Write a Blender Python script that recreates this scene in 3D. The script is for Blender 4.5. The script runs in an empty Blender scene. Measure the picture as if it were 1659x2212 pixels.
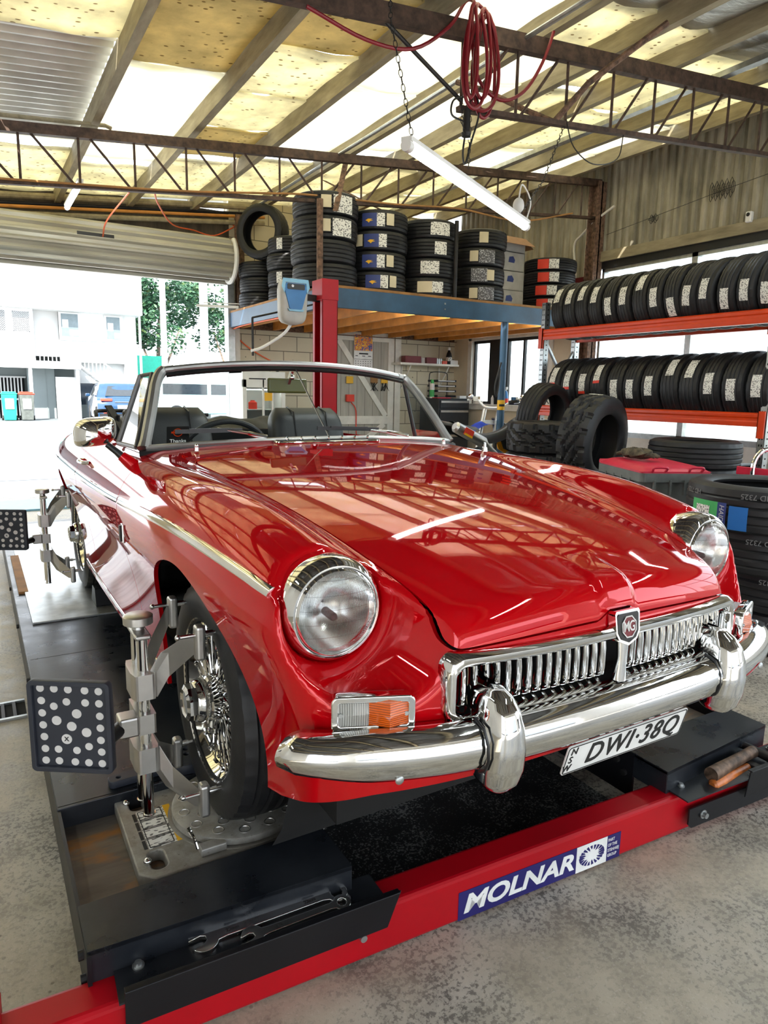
import bpy, math, random
import numpy as np
from mathutils import Vector, Matrix, Euler
random.seed(11)
SC = bpy.context.scene
COL = SC.collection
PI = math.pi
def rad(a): return a * PI / 180.0
def T(x, y, z): return Matrix.Translation((x, y, z))
def RX(a): return Matrix.Rotation(rad(a), 4, 'X')
def RY(a): return Matrix.Rotation(rad(a), 4, 'Y')
def RZ(a): return Matrix.Rotation(rad(a), 4, 'Z')
def S3(x, y, z): return Matrix.Diagonal((x, y, z, 1))

class MB:
    """collects shapes into one mesh"""
    def __init__(self):
        self.v = []; self.f = []; self.s = []; self.mi = []
    def add(self, vs, fs, smooth=False, M=None, mi=0):
        o = len(self.v)
        if M is not None: vs = [M @ Vector(p) for p in vs]
        self.v += [tuple(p) for p in vs]
        for q in fs:
            self.f.append(tuple(i + o for i in q)); self.s.append(smooth); self.mi.append(mi)
        return self
    def box(self, cx, cy, cz, sx, sy, sz, M=None, mi=0):
        x, y, z = sx / 2, sy / 2, sz / 2
        vs = [(cx + a * x, cy + b * y, cz + c * z) for a in (-1, 1) for b in (-1, 1) for c in (-1, 1)]
        fs = [(0, 1, 3, 2), (4, 6, 7, 5), (0, 4, 5, 1), (2, 3, 7, 6), (0, 2, 6, 4), (1, 5, 7, 3)]
        return self.add(vs, fs, False, M, mi)
    def bx(self, x0, x1, y0, y1, z0, z1, M=None, mi=0):
        return self.box((x0 + x1) / 2, (y0 + y1) / 2, (z0 + z1) / 2, abs(x1 - x0), abs(y1 - y0), abs(z1 - z0), M, mi)
    def bar(self, p0, p1, w, h, mi=0, up=(0, 0, 1)):
        p0, p1 = Vector(p0), Vector(p1); d = p1 - p0; L = d.length; d.normalize()
        u = Vector(up); sd = d.cross(u)
        if sd.length < 1e-4: sd = d.cross(Vector((1, 0, 0)))
        sd.normalize(); u = sd.cross(d)
        M = Matrix((( sd.x, d.x, u.x, p0.x), (sd.y, d.y, u.y, p0.y), (sd.z, d.z, u.z, p0.z), (0, 0, 0, 1)))
        return self.box(0, L / 2, 0, w, L, h, M, mi)
    def lathe(self, prof, n=32, M=None, closed=False, smooth=True, a0=0.0, a1=2 * PI, mi=0, caps=False):
        full = abs(a1 - a0 - 2 * PI) < 1e-6
        m = n if full else n + 1
        vs = []
        for i in range(m):
            a = a0 + (a1 - a0) * i / n
            c, s = math.cos(a), math.sin(a)
            vs += [(r * c, r * s, h) for r, h in prof]
        k = len(prof); fs = []
        for i in range(n):
            j = (i + 1) % m
            for q in range(k if closed else k - 1):
                q2 = (q + 1) % k
                fs.append((i * k + q, j * k + q, j * k + q2, i * k + q2))
        if caps and full:
            fs.append(tuple(i * k for i in range(n))[::-1]); fs.append(tuple(i * k + k - 1 for i in range(n)))
        return self.add(vs, fs, smooth, M, mi)
    def cyl(self, p0, p1, r0, r1=None, n=16, smooth=True, caps=True, mi=0):
        r1 = r0 if r1 is None else r1
        p0, p1 = Vector(p0), Vector(p1)
        return self.tube([p0, p1], [r0, r1], n, caps=caps, smooth=smooth, mi=mi)
    def tube(self, pts, r, n=8, closed=False, caps=True, smooth=True, mi=0, flat=None):
        pts = [Vector(p) for p in pts]; m = len(pts)
        rs = r if isinstance(r, (list, tuple)) else [r] * m
        tan = []
        for i in range(m):
            a = pts[(i - 1) % m] if (closed or i > 0) else pts[i]
            b = pts[(i + 1) % m] if (closed or i < m - 1) else pts[i]
            t = b - a
            tan.append(t.normalized() if t.length > 1e-9 else Vector((0, 0, 1)))
        u = tan[0].orthogonal().normalized(); vs = []
        for i in range(m):
            if i:
                q = tan[i - 1].rotation_difference(tan[i]); u = (q @ u); u = (u - tan[i] * u.dot(tan[i])).normalized()
            w = tan[i].cross(u)
            for k in range(n):
                a = 2 * PI * k / n
                vs.append(pts[i] + (u * math.cos(a) + w * math.sin(a)) * rs[i])
        fs = []
        for i in range(m if closed else m - 1):
            j = (i + 1) % m
            for k in range(n):
                k2 = (k + 1) % n
                fs.append((i * n + k, i * n + k2, j * n + k2, j * n + k))
        self.add(vs, fs, smooth, None, mi)
        if caps and not closed:
            self.add(vs[:n], [tuple(range(n))[::-1]], False, None, mi)
            self.add(vs[-n:], [tuple(range(n))], False, None, mi)
        return self
    def prism(self, poly, z0, z1, M=None, mi=0, smooth=False):
        n = len(poly)
        a = sum(poly[i][0] * poly[(i + 1) % n][1] - poly[(i + 1) % n][0] * poly[i][1] for i in range(n))
        if a < 0: poly = poly[::-1]
        vs = [(x, y, z0) for x, y in poly] + [(x, y, z1) for x, y in poly]
        self.add(vs, [tuple(range(n))[::-1], tuple(range(n, 2 * n))] , False, M, mi)
        self.add(vs, [(i, (i + 1) % n, n + (i + 1) % n, n + i) for i in range(n)], smooth, M, mi)
        return self
    def sphere(self, c, r, n=16, m=10, sx=1, sy=1, sz=1, M=None, mi=0):
        vs = []; fs = []
        for i in range(m + 1):
            t = PI * i / m
            for k in range(n):
                a = 2 * PI * k / n
                vs.append((c[0] + sx * r * math.sin(t) * math.cos(a), c[1] + sy * r * math.sin(t) * math.sin(a), c[2] + sz * r * math.cos(t)))
        for i in range(m):
            for k in range(n):
                k2 = (k + 1) % n
                fs.append((i * n + k, (i + 1) * n + k, (i + 1) * n + k2, i * n + k2))
        return self.add(vs, fs, True, M, mi)
    def grid(self, fn, nu, nv, smooth=True, M=None, mi=0, cu=False, cv=False):
        mu = nu if cu else nu + 1; mv = nv if cv else nv + 1
        vs = [fn(i / nu, j / nv) for i in range(mu) for j in range(mv)]
        fs = []
        for i in range(nu):
            for j in range(nv):
                i2 = (i + 1) % mu; j2 = (j + 1) % mv
                fs.append((i * mv + j, i2 * mv + j, i2 * mv + j2, i * mv + j2))
        return self.add(vs, fs, smooth, M, mi)
    def mesh(self, name, mats=(), sharp=35):
        me = bpy.data.meshes.new(name)
        me.from_pydata(self.v, [], self.f)
        me.polygons.foreach_set('use_smooth', self.s)
        if len(mats) > 1: me.polygons.foreach_set('material_index', self.mi)
        for m in mats: me.materials.append(m)
        me.update()
        if sharp and any(self.s): me.set_sharp_from_angle(angle=rad(sharp))
        return me

def link(o, parent=None):
    COL.objects.link(o)
    if parent is not None: o.parent = parent
    return o
def obj(name, mb, mat, parent=None, M=None, bevel=0, seg=2, sharp=35):
    mats = mat if isinstance(mat, (list, tuple)) else [mat]
    me = mb if isinstance(mb, bpy.types.Mesh) else mb.mesh(name, mats, sharp)
    if isinstance(mb, bpy.types.Mesh) and not me.materials:
        for m in mats: me.materials.append(m)
    o = bpy.data.objects.new(name, me); link(o, parent)
    if M is not None: o.matrix_basis = M
    if bevel:
        b = o.modifiers.new('bevel', 'BEVEL'); b.width = bevel; b.segments = seg; b.limit_method = 'ANGLE'; b.angle_limit = rad(40)
        b.harden_normals = False
    return o
def tag(o, label, cat, group=None):
    o['label'] = label; o['category'] = cat
    if group: o['group'] = group
    return o
def thing(name, label, cat, M=None, group=None):
    o = bpy.data.objects.new(name, None); o.empty_display_size = .1; link(o)
    if M is not None: o.matrix_basis = M
    return tag(o, label, cat, group)
def struct(name, mb, mat, parent=None, M=None, bevel=0, sharp=35):
    o = obj(name, mb, mat, parent, M, bevel, sharp=sharp)
    if parent is None: o['kind'] = 'structure'
    return o
def dup(root, M, label=None, group=None):
    r = root.copy(); COL.objects.link(r); r.matrix_basis = M
    if label: r['label'] = label
    if group: r['group'] = group
    for ch in list(root.children):
        c = ch.copy(); COL.objects.link(c); c.parent = r
        for g in list(ch.children):
            d = g.copy(); COL.objects.link(d); d.parent = c
    return r
def curve_mesh(splines, depth=0.002, bevel=0.0, mats=(), name='plate', res=1):
    """filled 2D outlines (holes allowed) -> mesh in XY, thickness +-depth"""
    cu = bpy.data.curves.new(name, 'CURVE'); cu.dimensions = '2D'; cu.fill_mode = 'BOTH'
    cu.extrude = depth; cu.bevel_depth = bevel; cu.bevel_resolution = res
    for sp in splines:
        s = cu.splines.new('POLY'); s.points.add(len(sp) - 1)
        for i, p in enumerate(sp): s.points[i].co = (p[0], p[1], 0, 1)
        s.use_cyclic_u = True
    o = bpy.data.objects.new(name, cu)
    me = bpy.data.meshes.new_from_object(o)
    bpy.data.objects.remove(o); bpy.data.curves.remove(cu)
    for m in mats: me.materials.append(m)
    return me
def text_mesh(s, size, depth=0.0006, offset=0.0, shear=0.0, mats=(), align='CENTER', sx=1.0, spacing=1.0):
    cu = bpy.data.curves.new('text', 'FONT'); cu.body = s; cu.size = size; cu.extrude = depth
    cu.offset = offset; cu.shear = shear; cu.align_x = align; cu.align_y = 'CENTER'; cu.resolution_u = 4; cu.space_character = spacing
    o = bpy.data.objects.new('text', cu)
    me = bpy.data.meshes.new_from_object(o)
    bpy.data.objects.remove(o); bpy.data.curves.remove(cu)
    if sx != 1.0: me.transform(S3(sx, 1, 1))
    for m in mats: me.materials.append(m)
    return me
def arc(cx, cy, r, a0, a1, n=8):
    return [(cx + r * math.cos(rad(a0 + (a1 - a0) * i / n)), cy + r * math.sin(rad(a0 + (a1 - a0) * i / n))) for i in range(n + 1)]
def rrect(w, h, r, n=5, cx=0, cy=0):
    x, y = w / 2 - r, h / 2 - r
    return (arc(cx + x, cy + y, r, 0, 90, n) + arc(cx - x, cy + y, r, 90, 180, n) + arc(cx - x, cy - y, r, 180, 270, n) + arc(cx + x, cy - y, r, 270, 360, n))
def circle(cx, cy, r, n=24): return [(cx + r * math.cos(2 * PI * i / n), cy + r * math.sin(2 * PI * i / n)) for i in range(n)]
def bez(p0, p1, p2, p3, n=16):
    p0, p1, p2, p3 = map(Vector, (p0, p1, p2, p3)); out = []
    for i in range(n + 1):
        t = i / n; u = 1 - t
        out.append(p0 * u**3 + p1 * 3 * u * u * t + p2 * 3 * u * t * t + p3 * t**3)
    return out
def catmull(P, n=8, closed=False):
    P = [Vector(p) for p in P]; m = len(P); out = []
    rng = range(m) if closed else range(m - 1)
    for i in rng:
        a = P[(i - 1) % m] if (closed or i > 0) else P[i] * 2 - P[i + 1]
        b = P[i]; c = P[(i + 1) % m]
        d = P[(i + 2) % m] if (closed or i + 2 < m) else c * 2 - b
        for k in range(n):
            t = k / n
            out.append(0.5 * ((2 * b) + (c - a) * t + (2 * a - 5 * b + 4 * c - d) * t * t + (3 * b - a - 3 * c + d) * t**3))
    if not closed: out.append(P[-1])
    return out
def sag(p0, p1, s, n=14):
    p0, p1 = Vector(p0), Vector(p1)
    return [p0.lerp(p1, i / n) - Vector((0, 0, s * 4 * (i / n) * (1 - i / n))) for i in range(n + 1)]
ORD = ['first', 'second', 'third', 'fourth', 'fifth', 'sixth', 'seventh', 'eighth', 'ninth', 'tenth', 'eleventh', 'twelfth', 'thirteenth', 'fourteenth', 'fifteenth']

# ---------------------------------------------------------------- materials
class NT:
    def __init__(self, name):
        self.m = bpy.data.materials.new(name); self.m.use_nodes = True
        self.t = self.m.node_tree; self.t.nodes.clear()
        self.out = self.n('ShaderNodeOutputMaterial')
    def n(self, typ, **kw):
        nd = self.t.nodes.new(typ)
        for k, v in kw.items():
            if k.startswith('i_'): nd.inputs[k[2:].replace('_', ' ')].default_value = v
            else: setattr(nd, k, v)
        return nd
    def l(self, a, b): self.t.links.new(a, b)
    def coord(self, kind='Object', scale=(1, 1, 1), rot=(0, 0, 0), loc=(0, 0, 0)):
        tc = self.n('ShaderNodeTexCoord'); mp = self.n('ShaderNodeMapping')
        mp.inputs['Scale'].default_value = scale; mp.inputs['Rotation'].default_value = rot; mp.inputs['Location'].default_value = loc
        if kind == 'World':
            g = self.n('ShaderNodeNewGeometry'); self.l(g.outputs['Position'], mp.inputs['Vector'])
        else: self.l(tc.outputs[kind], mp.inputs['Vector'])
        return mp.outputs['Vector']
    def noise(self, vec, scale, detail=4, rough=.55, dist=0):
        nd = self.n('ShaderNodeTexNoise'); nd.inputs['Scale'].default_value = scale; nd.inputs['Detail'].default_value = detail
        nd.inputs['Roughness'].default_value = rough; nd.inputs['Distortion'].default_value = dist
        self.l(vec, nd.inputs['Vector']); return nd.outputs['Fac']
    def voro(self, vec, scale, feature='F1', out='Distance', rnd=1.0):
        nd = self.n('ShaderNodeTexVoronoi', feature=feature); nd.inputs['Scale'].default_value = scale; nd.inputs['Randomness'].default_value = rnd
        self.l(vec, nd.inputs['Vector']); return nd.outputs[out]
    def ramp(self, fac, stops, interp='LINEAR'):
        nd = self.n('ShaderNodeValToRGB'); cr = nd.color_ramp; cr.interpolation = interp
        while len(cr.elements) < len(stops): cr.elements.new(0.5)
        for e, (p, c) in zip(cr.elements, stops):
            e.position = p; e.color = c4(c)
        self.l(fac, nd.inputs['Fac']); return nd.outputs['Color']
    def math(self, op, a, b=None, c=None, clamp=False):
        nd = self.n('ShaderNodeMath', operation=op); nd.use_clamp = clamp
        for i, x in enumerate((a, b, c)):
            if x is None: continue
            if isinstance(x, (int, float)): nd.inputs[i].default_value = x
            else: self.l(x, nd.inputs[i])
        return nd.outputs[0]
    def mix(self, fac, a, b, blend='MIX'):
        nd = self.n('ShaderNodeMix', data_type='RGBA', blend_type=blend)
        for s, x in ((0, fac), (6, a), (7, b)):
            if isinstance(x, (int, float)): nd.inputs[s].default_value = x
            elif isinstance(x, (tuple, list)): nd.inputs[s].default_value = c4(x)
            else: self.l(x, nd.inputs[s])
        return nd.outputs[2]
    def sep(self, vec):
        nd = self.n('ShaderNodeSeparateXYZ'); self.l(vec, nd.inputs[0]); return nd.outputs
    def bump(self, h, strength=.3, dist=.01):
        nd = self.n('ShaderNodeBump'); nd.inputs['Strength'].default_value = strength; nd.inputs['Distance'].default_value = dist
        self.l(h, nd.inputs['Height']); return nd.outputs['Normal']
    def pbr(self, col, rough=.5, metal=0.0, normal=None, coat=0.0, coat_rough=.03, spec=.5, alpha=None, trans=0.0, ior=1.5, emis=None, es=0.0, sheen=0.0):
        b = self.n('ShaderNodeBsdfPrincipled')
        def put(k, x):
            if x is None: return
            if isinstance(x, (int, float)): b.inputs[k].default_value = x
            elif isinstance(x, (tuple, list)): b.inputs[k].default_value = c4(x)
            else: self.l(x, b.inputs[k])
        put('Base Color', col); put('Roughness', rough); put('Metallic', metal); put('Normal', normal)
        put('Coat Weight', coat); put('Coat Roughness', coat_rough); put('Specular IOR Level', spec); put('Alpha', alpha)
        put('Transmission Weight', trans); put('IOR', ior); put('Emission Color', emis); put('Emission Strength', es); put('Sheen Weight', sheen)
        self.l(b.outputs[0], self.out.inputs['Surface']); return self.m
def c4(c): return tuple(c) if len(c) == 4 else (c[0], c[1], c[2], 1.0)
def mul(c, k): return tuple(min(1, x * k) for x in c[:3])
MATS = {}
def mat(name, col, rough=.5, metal=0.0, var=.12, scale=9, bump=0.0, bscale=60, coat=0.0, spec=.5, rvar=.15, kind='Object', trans=0.0, ior=1.5, sheen=0.0):
    """plain material with a little procedural unevenness in colour and gloss"""
    if name in MATS: return MATS[name]
    t = NT(name); v = t.coord(kind); n = t.noise(v, scale, 5)
    c = t.ramp(n, [(.3, mul(col, 1 - var)), (.7, mul(col, 1 + var))])
    r = t.math('ADD', t.math('MULTIPLY', n, rvar * rough), rough * (1 - rvar / 2), clamp=True)
    nm = t.bump(t.noise(v, bscale, 3), bump, .004) if bump else None
    MATS[name] = t.pbr(c, r, metal, nm, coat=coat, spec=spec, trans=trans, ior=ior, sheen=sheen)
    return MATS[name]
def build_mats():
    # glossy red car paint with clear coat
    t = NT('red_paint'); v = t.coord('Object')
    n = t.noise(v, 3, 3); c = t.ramp(n, [(.3, (.52, .0010, .0046)), (.7, (.57, .0014, .0056))])
    MATS['paint'] = t.pbr(c, .035, .16, coat=.45, coat_rough=.010, spec=.25)
    # worn chrome
    t = NT('chrome'); v = t.coord('Object'); n = t.noise(v, 22, 6)
    r = t.ramp(n, [(.45, (.035,) * 3), (.75, (.13,) * 3)])
    MATS['chrome'] = t.pbr((.80, .80, .79), r, 1.0)
    mat('steel', (.70, .70, .69), .22, 1.0)
    mat('alu', (.58, .57, .55), .38, 1.0, bump=.08)
    mat('alu_dark', (.16, .16, .165), .45, .9); mat('screen_alu', (.46, .46, .45), .44, 1.0)
    mat('galv', (.48, .50, .50), .38, .9, var=.2, scale=18)
    mat('rubber', (.012, .012, .0132), .50, bump=.10, bscale=140, var=.3, spec=.42)
    mat('black_trim', (.010, .010, .011), .35)
    mat('black_plastic', (.006, .006, .008), .42, bump=.05, spec=.35)
    mat('black_leather', (.020, .022, .024), .42, bump=.2, bscale=220)
    mat('black_void', (.004, .004, .004), .9)
    mat('white_paint', (.78, .77, .74), .5, var=.06)
    mat('white_label', (.82, .81, .77), .6, var=.04)
    mat('cream_label', (.66, .58, .40), .6, var=.05)
    mat('black_ink', (.012, .012, .012), .6)
    mat('blue_label', (.030, .050, .20), .5)
    mat('yellow', (.80, .44, .015), .5)
    mat('orange_rack', (.66, .050, .005), .30, var=.08, spec=.4)
    mat('red_lift', (.40, .0015, .008), .36, var=.12, scale=4, spec=.3)
    mat('red_plastic', (.55, .012, .045), .38)
    mat('green_grey_plastic', (.10, .11, .10), .5, var=.25)
    mat('blue_beam', (.030, .085, .16), .42, var=.25, scale=5)
    mat('rust', (.15, .085, .055), .8, var=.75, scale=30, bump=.3)
    mat('rusty_steel', (.075, .045, .032), .65, .3, var=.55, scale=20, bump=.25)
    mat('dark_steel', (.028, .026, .026), .5, .5, var=.3)
    mat('cardboard', (.36, .20, .105), .8)
    mat('white_card', (.46, .45, .42), .75)
    mat('hose_red', (.20, .004, .012), .4)
    mat('cable_orange', (.75, .11, .02), .5)
    mat('cable_black', (.012, .012, .012), .5)
    mat('pine', (.56, .235, .045), .55, var=.25, scale=6)
    mat('deck_board', (.34, .165, .05), .75, var=.3)
    mat('blue_plastic', (.02, .16, .42), .35)
    mat('light_blue_plastic', (.22, .47, .66), .4)
    mat('grey_plastic', (.46, .45, .42), .45)
    mat('amber', (.72, .105, .004), .12, var=.25, scale=60, coat=.6)
    mat('clear_lens', (.36, .36, .33), .15, var=.35, scale=50, coat=.6)
    mat('blue_tape', (.01, .13, .42), .6)
    mat('green_print', (.06, .42, .12), .6)
    mat('red_print', (.72, .045, .02), .55)
    mat('maroon', (.16, .012, .018), .4)
    mat('board_black', (.020, .024, .036), .5)
    mat('dot_white', (.62, .61, .60), .7)
    mat('navy_decal', (.014, .011, .12), .4)
    mat('decal_white', (.78, .78, .76), .45)
    mat('cabinet_dark', (.022, .027, .034), .45)
    mat('partition', (.70, .60, .44), .75, var=.08, scale=3)
    mat('trim_white', (.76, .73, .66), .6, var=.1)
    mat('frame_black', (.012, .012, .013), .4)
    mat('olive_glass', (.10, .10, .025), .25)
    mat('moto_black', (.018, .020, .019), .4)
    mat('moto_yellow', (.85, .36, .01), .35)
    mat('moto_blue', (.008, .045, .38), .3)
    mat('stamp', (.16, .16, .16), .8); mat('glove', (.075, .06, .035), .9, var=.7, scale=30)
    mat('green_bin', (.01, .36, .25), .5)
    mat('car_blue', (.005, .040, .105), .2, coat=.8)
    mat('dark_glass', (.02, .025, .03), .06, spec=.8)
    mat('wood_handle', (.40, .11, .02), .35, var=.5, scale=30)
    mat('rusty_ham', (.12, .075, .05), .55, .5, var=.8, scale=40, bump=.3)
    for nm, col, ax in (('amber', (.74, .115, .004), 1), ('clear_lens', (.40, .40, .37), 0)):
        t = NT(nm); v = t.coord('Object'); q = t.sep(v)[ax]; w = t.math('SINE', t.math('MULTIPLY', q, 1500.0)); k = t.math('MULTIPLY', t.math('ADD', w, 1.0), .5)
        c = t.mix(k, mul(col, .55), mul(col, 1.25)); MATS[nm] = t.pbr(c, .12, 0, t.bump(w, .6, .002), coat=.8)
    # thin glass: mostly see-through, with mirror-like sheen
    for nm, tint, k in (('glass', (.93, .96, .95), .5), ('lens_glass', (.90, .91, .90), .8), ('fridge_glass', (.80, .84, .84), .5)):
        t = NT(nm); tr = t.n('ShaderNodeBsdfTransparent'); tr.inputs[0].default_value = c4(tint)
        gl = t.n('ShaderNodeBsdfGlossy'); gl.inputs['Roughness'].default_value = .02
        lw = t.n('ShaderNodeLayerWeight'); lw.inputs['Blend'].default_value = .18
        v = t.coord('Object'); n = t.noise(v, 6, 4)
        f = t.math('MULTIPLY', t.math('MULTIPLY', lw.outputs['Fresnel'], k), t.math('ADD', t.math('MULTIPLY', n, .3), .85), clamp=True)
        if nm == 'lens_glass':
            sx = t.sep(v); w = t.math('SINE', t.math('MULTIPLY', sx[0], 2600.0)); b = t.bump(w, .6, .002); t.l(b, gl.inputs['Normal'])
            up = t.math('GREATER_THAN', sx[1], .008); band = t.math('LESS_THAN', t.math('ABSOLUTE', t.math('SUBTRACT', t.math('FRACT', t.math('MULTIPLY', sx[1], 38.0)), .5)), .03)
            dk = t.math('SUBTRACT', 1.0, t.math('ADD', t.math('MULTIPLY', t.math('MULTIPLY', up, .16), t.math('ADD', w, 1.0)), t.math('MULTIPLY', band, .30), clamp=True))
            cb = t.n('ShaderNodeCombineXYZ')
            for q in range(3): t.l(t.math('MULTIPLY', dk, (.86, .87, .86)[q]), cb.inputs[q])
            t.l(cb.outputs[0], tr.inputs[0]); f = t.math('ADD', f, .12, clamp=True)
        mx = t.n('ShaderNodeMixShader'); t.l(f, mx.inputs[0]); t.l(tr.outputs[0], mx.inputs[1]); t.l(gl.outputs[0], mx.inputs[2])
        t.l(mx.outputs[0], t.out.inputs['Surface']); MATS[nm] = t.m
    # lamp tube
    t = NT('tube_light'); e = t.n('ShaderNodeEmission'); e.inputs[0].default_value = (.93, 1.0, .97, 1); e.inputs[1].default_value = TUBE
    t.l(e.outputs[0], t.out.inputs['Surface']); MATS['tube_light'] = t.m
    t = NT('soft_tube'); e = t.n('ShaderNodeEmission'); e.inputs[0].default_value = (1, .98, .92, 1); e.inputs[1].default_value = 12.0; t.l(e.outputs[0], t.out.inputs['Surface']); MATS['soft_tube'] = t.m
    # concrete floor: worn, speckled
    t = NT('workshop_floor'); v = t.coord('World')
    big = t.noise(v, .9, 4); mid = t.noise(v, 7, 8, .7); fine = t.noise(v, 75, 4, .65)
    c = t.ramp(big, [(.32, (.37, .32, .24)), (.68, (.50, .44, .335))])
    c2 = t.ramp(mid, [(.3, (.24, .215, .175)), (.62, (.54, .48, .375))])
    c = t.mix(.55, c, c2)
    grit = t.noise(v, 75, 6, .72)
    worn = t.ramp(t.math('ADD', t.math('MULTIPLY', grit, .5), t.math('ADD', t.math('MULTIPLY', fine, .26), t.math('MULTIPLY', mid, .24))), [(.462, (1, 1, 1)), (.492, (0, 0, 0))])
    area = t.ramp(t.math('ADD', t.math('MULTIPLY', t.noise(v, 1.3, 4, .6), .8), t.math('MULTIPLY', t.sep(v)[0], .045)), [(.34, (0,) * 3), (.50, (1,) * 3)])
    c = t.mix(t.math('MULTIPLY', area, .65), c, t.ramp(mid, [(.3, (.23, .225, .22)), (.65, (.46, .45, .435))]))
    c = t.mix(t.math('MULTIPLY', worn, t.math('ADD', t.math('MULTIPLY', area, .78), .16)), c, (.032, .030, .029))
    spots = t.ramp(t.voro(v, 9.0), [(.06, (1,) * 3), (.12, (0,) * 3)])
    sp2 = t.ramp(t.noise(v, 2.3, 2), [(.52, (0,) * 3), (.6, (1,) * 3)])
    c = t.mix(t.math('MULTIPLY', spots, t.math('MULTIPLY', sp2, .8)), c, (.03, .026, .024))
    pits = t.ramp(t.voro(v, 34.0), [(.10, (1,) * 3), (.17, (0,) * 3)]); pm_ = t.ramp(t.noise(v, 3.1, 3), [(.40, (0,) * 3), (.55, (1,) * 3)])
    c = t.mix(t.math('MULTIPLY', pits, t.math('MULTIPLY', pm_, .62)), c, (.08, .068, .055))
    pale = t.ramp(t.noise(v, 120, 2, .5), [(.60, (0,) * 3), (.68, (1,) * 3)])
    c = t.mix(t.math('MULTIPLY', pale, .30), c, (.62, .57, .50))
    r = t.ramp(mid, [(.3, (.34,) * 3), (.7, (.60,) * 3)])
    MATS['floor'] = t.pbr(c, r, 0, t.bump(t.math('ADD', fine, mid), .25, .004))
    # speckled black floor under the lift bay
    t = NT('bay_floor'); v = t.coord('World'); f1 = t.noise(v, 150, 3, .6); f2 = t.noise(v, 5, 5, .6)
    k = t.ramp(t.math('ADD', t.math('MULTIPLY', f1, .6), t.math('MULTIPLY', f2, .4)), [(.535, (0,) * 3), (.56, (1,) * 3)])
    MATS['bay_floor'] = t.pbr(t.mix(k, (.009, .010, .012), (.20, .205, .20)), .6)
    # runway steel: black paint, scuffed, rust
    t = NT('runway_black'); v = t.coord('World'); n = t.noise(v, 7, 8, .65); s = t.noise(t.coord('World', (8, 60, 8)), 2.2, 4)
    c = t.ramp(n, [(.35, (.006, .008, .012)), (.75, (.026, .029, .035))])
    ru = t.ramp(t.noise(v, 3.7, 3, .5), [(.71, (0,) * 3), (.735, (1,) * 3)])
    c = t.mix(ru, c, (.42, .16, .02))
    r = t.ramp(n, [(.3, (.22,) * 3), (.7, (.40,) * 3)])
    MATS['runway'] = t.pbr(c, r, .1, t.bump(n, .12, .004))
    t = NT('pit_steel'); v = t.coord('World'); n = t.noise(t.coord('World', (1, 5, 1)), 5, 7, .6)
    c = t.ramp(n, [(.3, (.075, .062, .050)), (.7, (.17, .145, .12))])
    ru = t.ramp(t.noise(t.coord('World', (1, 2.2, 1)), 4.1, 4, .6), [(.53, (0,) * 3), (.66, (1,) * 3)])
    MATS['pit'] = t.pbr(t.mix(ru, c, (.28, .125, .03)), .5, .25)
    # cast aluminium turnplate, stained
    t = NT('turnplate_alu'); v = t.coord('World'); n = t.noise(v, 16, 8, .7); n2 = t.noise(v, 60, 3)
    c = t.ramp(n, [(.3, (.20, .185, .15)), (.6, (.37, .36, .33))])
    sp = t.ramp(n2, [(.66, (0,) * 3), (.72, (1,) * 3)])
    MATS['turnplate'] = t.pbr(t.mix(t.math('MULTIPLY', sp, .6), c, (.07, .05, .03)), .5, .35, t.bump(n, .1, .003))
    # painted concrete block wall
    t = NT('block_wall'); v = t.coord('World'); xyz = t.sep(v)
    cb = t.n('ShaderNodeCombineXYZ'); t.l(t.math('ADD', xyz[0], xyz[1]), cb.inputs[0]); t.l(xyz[2], cb.inputs[1])
    br = t.n('ShaderNodeTexBrick'); br.inputs['Scale'].default_value = 1.0; br.inputs['Brick Width'].default_value = .4; br.inputs['Row Height'].default_value = .2
    br.inputs['Mortar Size'].default_value = .006; br.inputs['Mortar Smooth'].default_value = .3; br.inputs['Bias'].default_value = 0
    br.inputs['Color1'].default_value = (.66, .60, .46, 1); br.inputs['Color2'].default_value = (.72, .66, .51, 1); br.inputs['Mortar'].default_value = (.17, .15, .11, 1)
    t.l(cb.outputs[0], br.inputs['Vector'])
    n = t.noise(v, 2.2, 6, .6); c = t.mix(.55, br.outputs['Color'], t.ramp(n, [(.35, (.45, .40, .30)), (.7, (.85, .80, .68))]), 'MULTIPLY')
    c = t.mix(.5, br.outputs['Color'], c)
    dots = t.ramp(t.voro(v, 5.5), [(.05, (1,) * 3), (.07, (0,) * 3)])
    c = t.mix(t.math('MULTIPLY', dots, .7), c, (.08, .07, .05))
    MATS['block'] = t.pbr(c, .7, 0, t.bump(br.outputs['Fac'], -.4, .01))
    t = NT('white_brick'); v = t.coord('World'); xyz = t.sep(v)
    cb = t.n('ShaderNodeCombineXYZ'); t.l(t.math('ADD', xyz[0], xyz[1]), cb.inputs[0]); t.l(xyz[2], cb.inputs[1])
    br = t.n('ShaderNodeTexBrick'); br.inputs['Scale'].default_value = 1.0; br.inputs['Brick Width'].default_value = .24; br.inputs['Row Height'].default_value = .086
    br.inputs['Mortar Size'].default_value = .005
    br.inputs['Color1'].default_value = (.72, .69, .64, 1); br.inputs['Color2'].default_value = (.78, .75, .70, 1); br.inputs['Mortar'].default_value = (.30, .28, .26, 1)
    t.l(cb.outputs[0], br.inputs['Vector'])
    MATS['white_brick'] = t.pbr(br.outputs['Color'], .7, 0, t.bump(br.outputs['Fac'], -.4, .008))
    # stained concrete lintel
    t = NT('dark_concrete'); v = t.coord('World', (5, 5, .8)); n = t.noise(v, 1.6, 7, .65)
    MATS['dark_concrete'] = t.pbr(t.ramp(n, [(.3, (.035, .026, .018)), (.7, (.12, .09, .06))]), .85)
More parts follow.
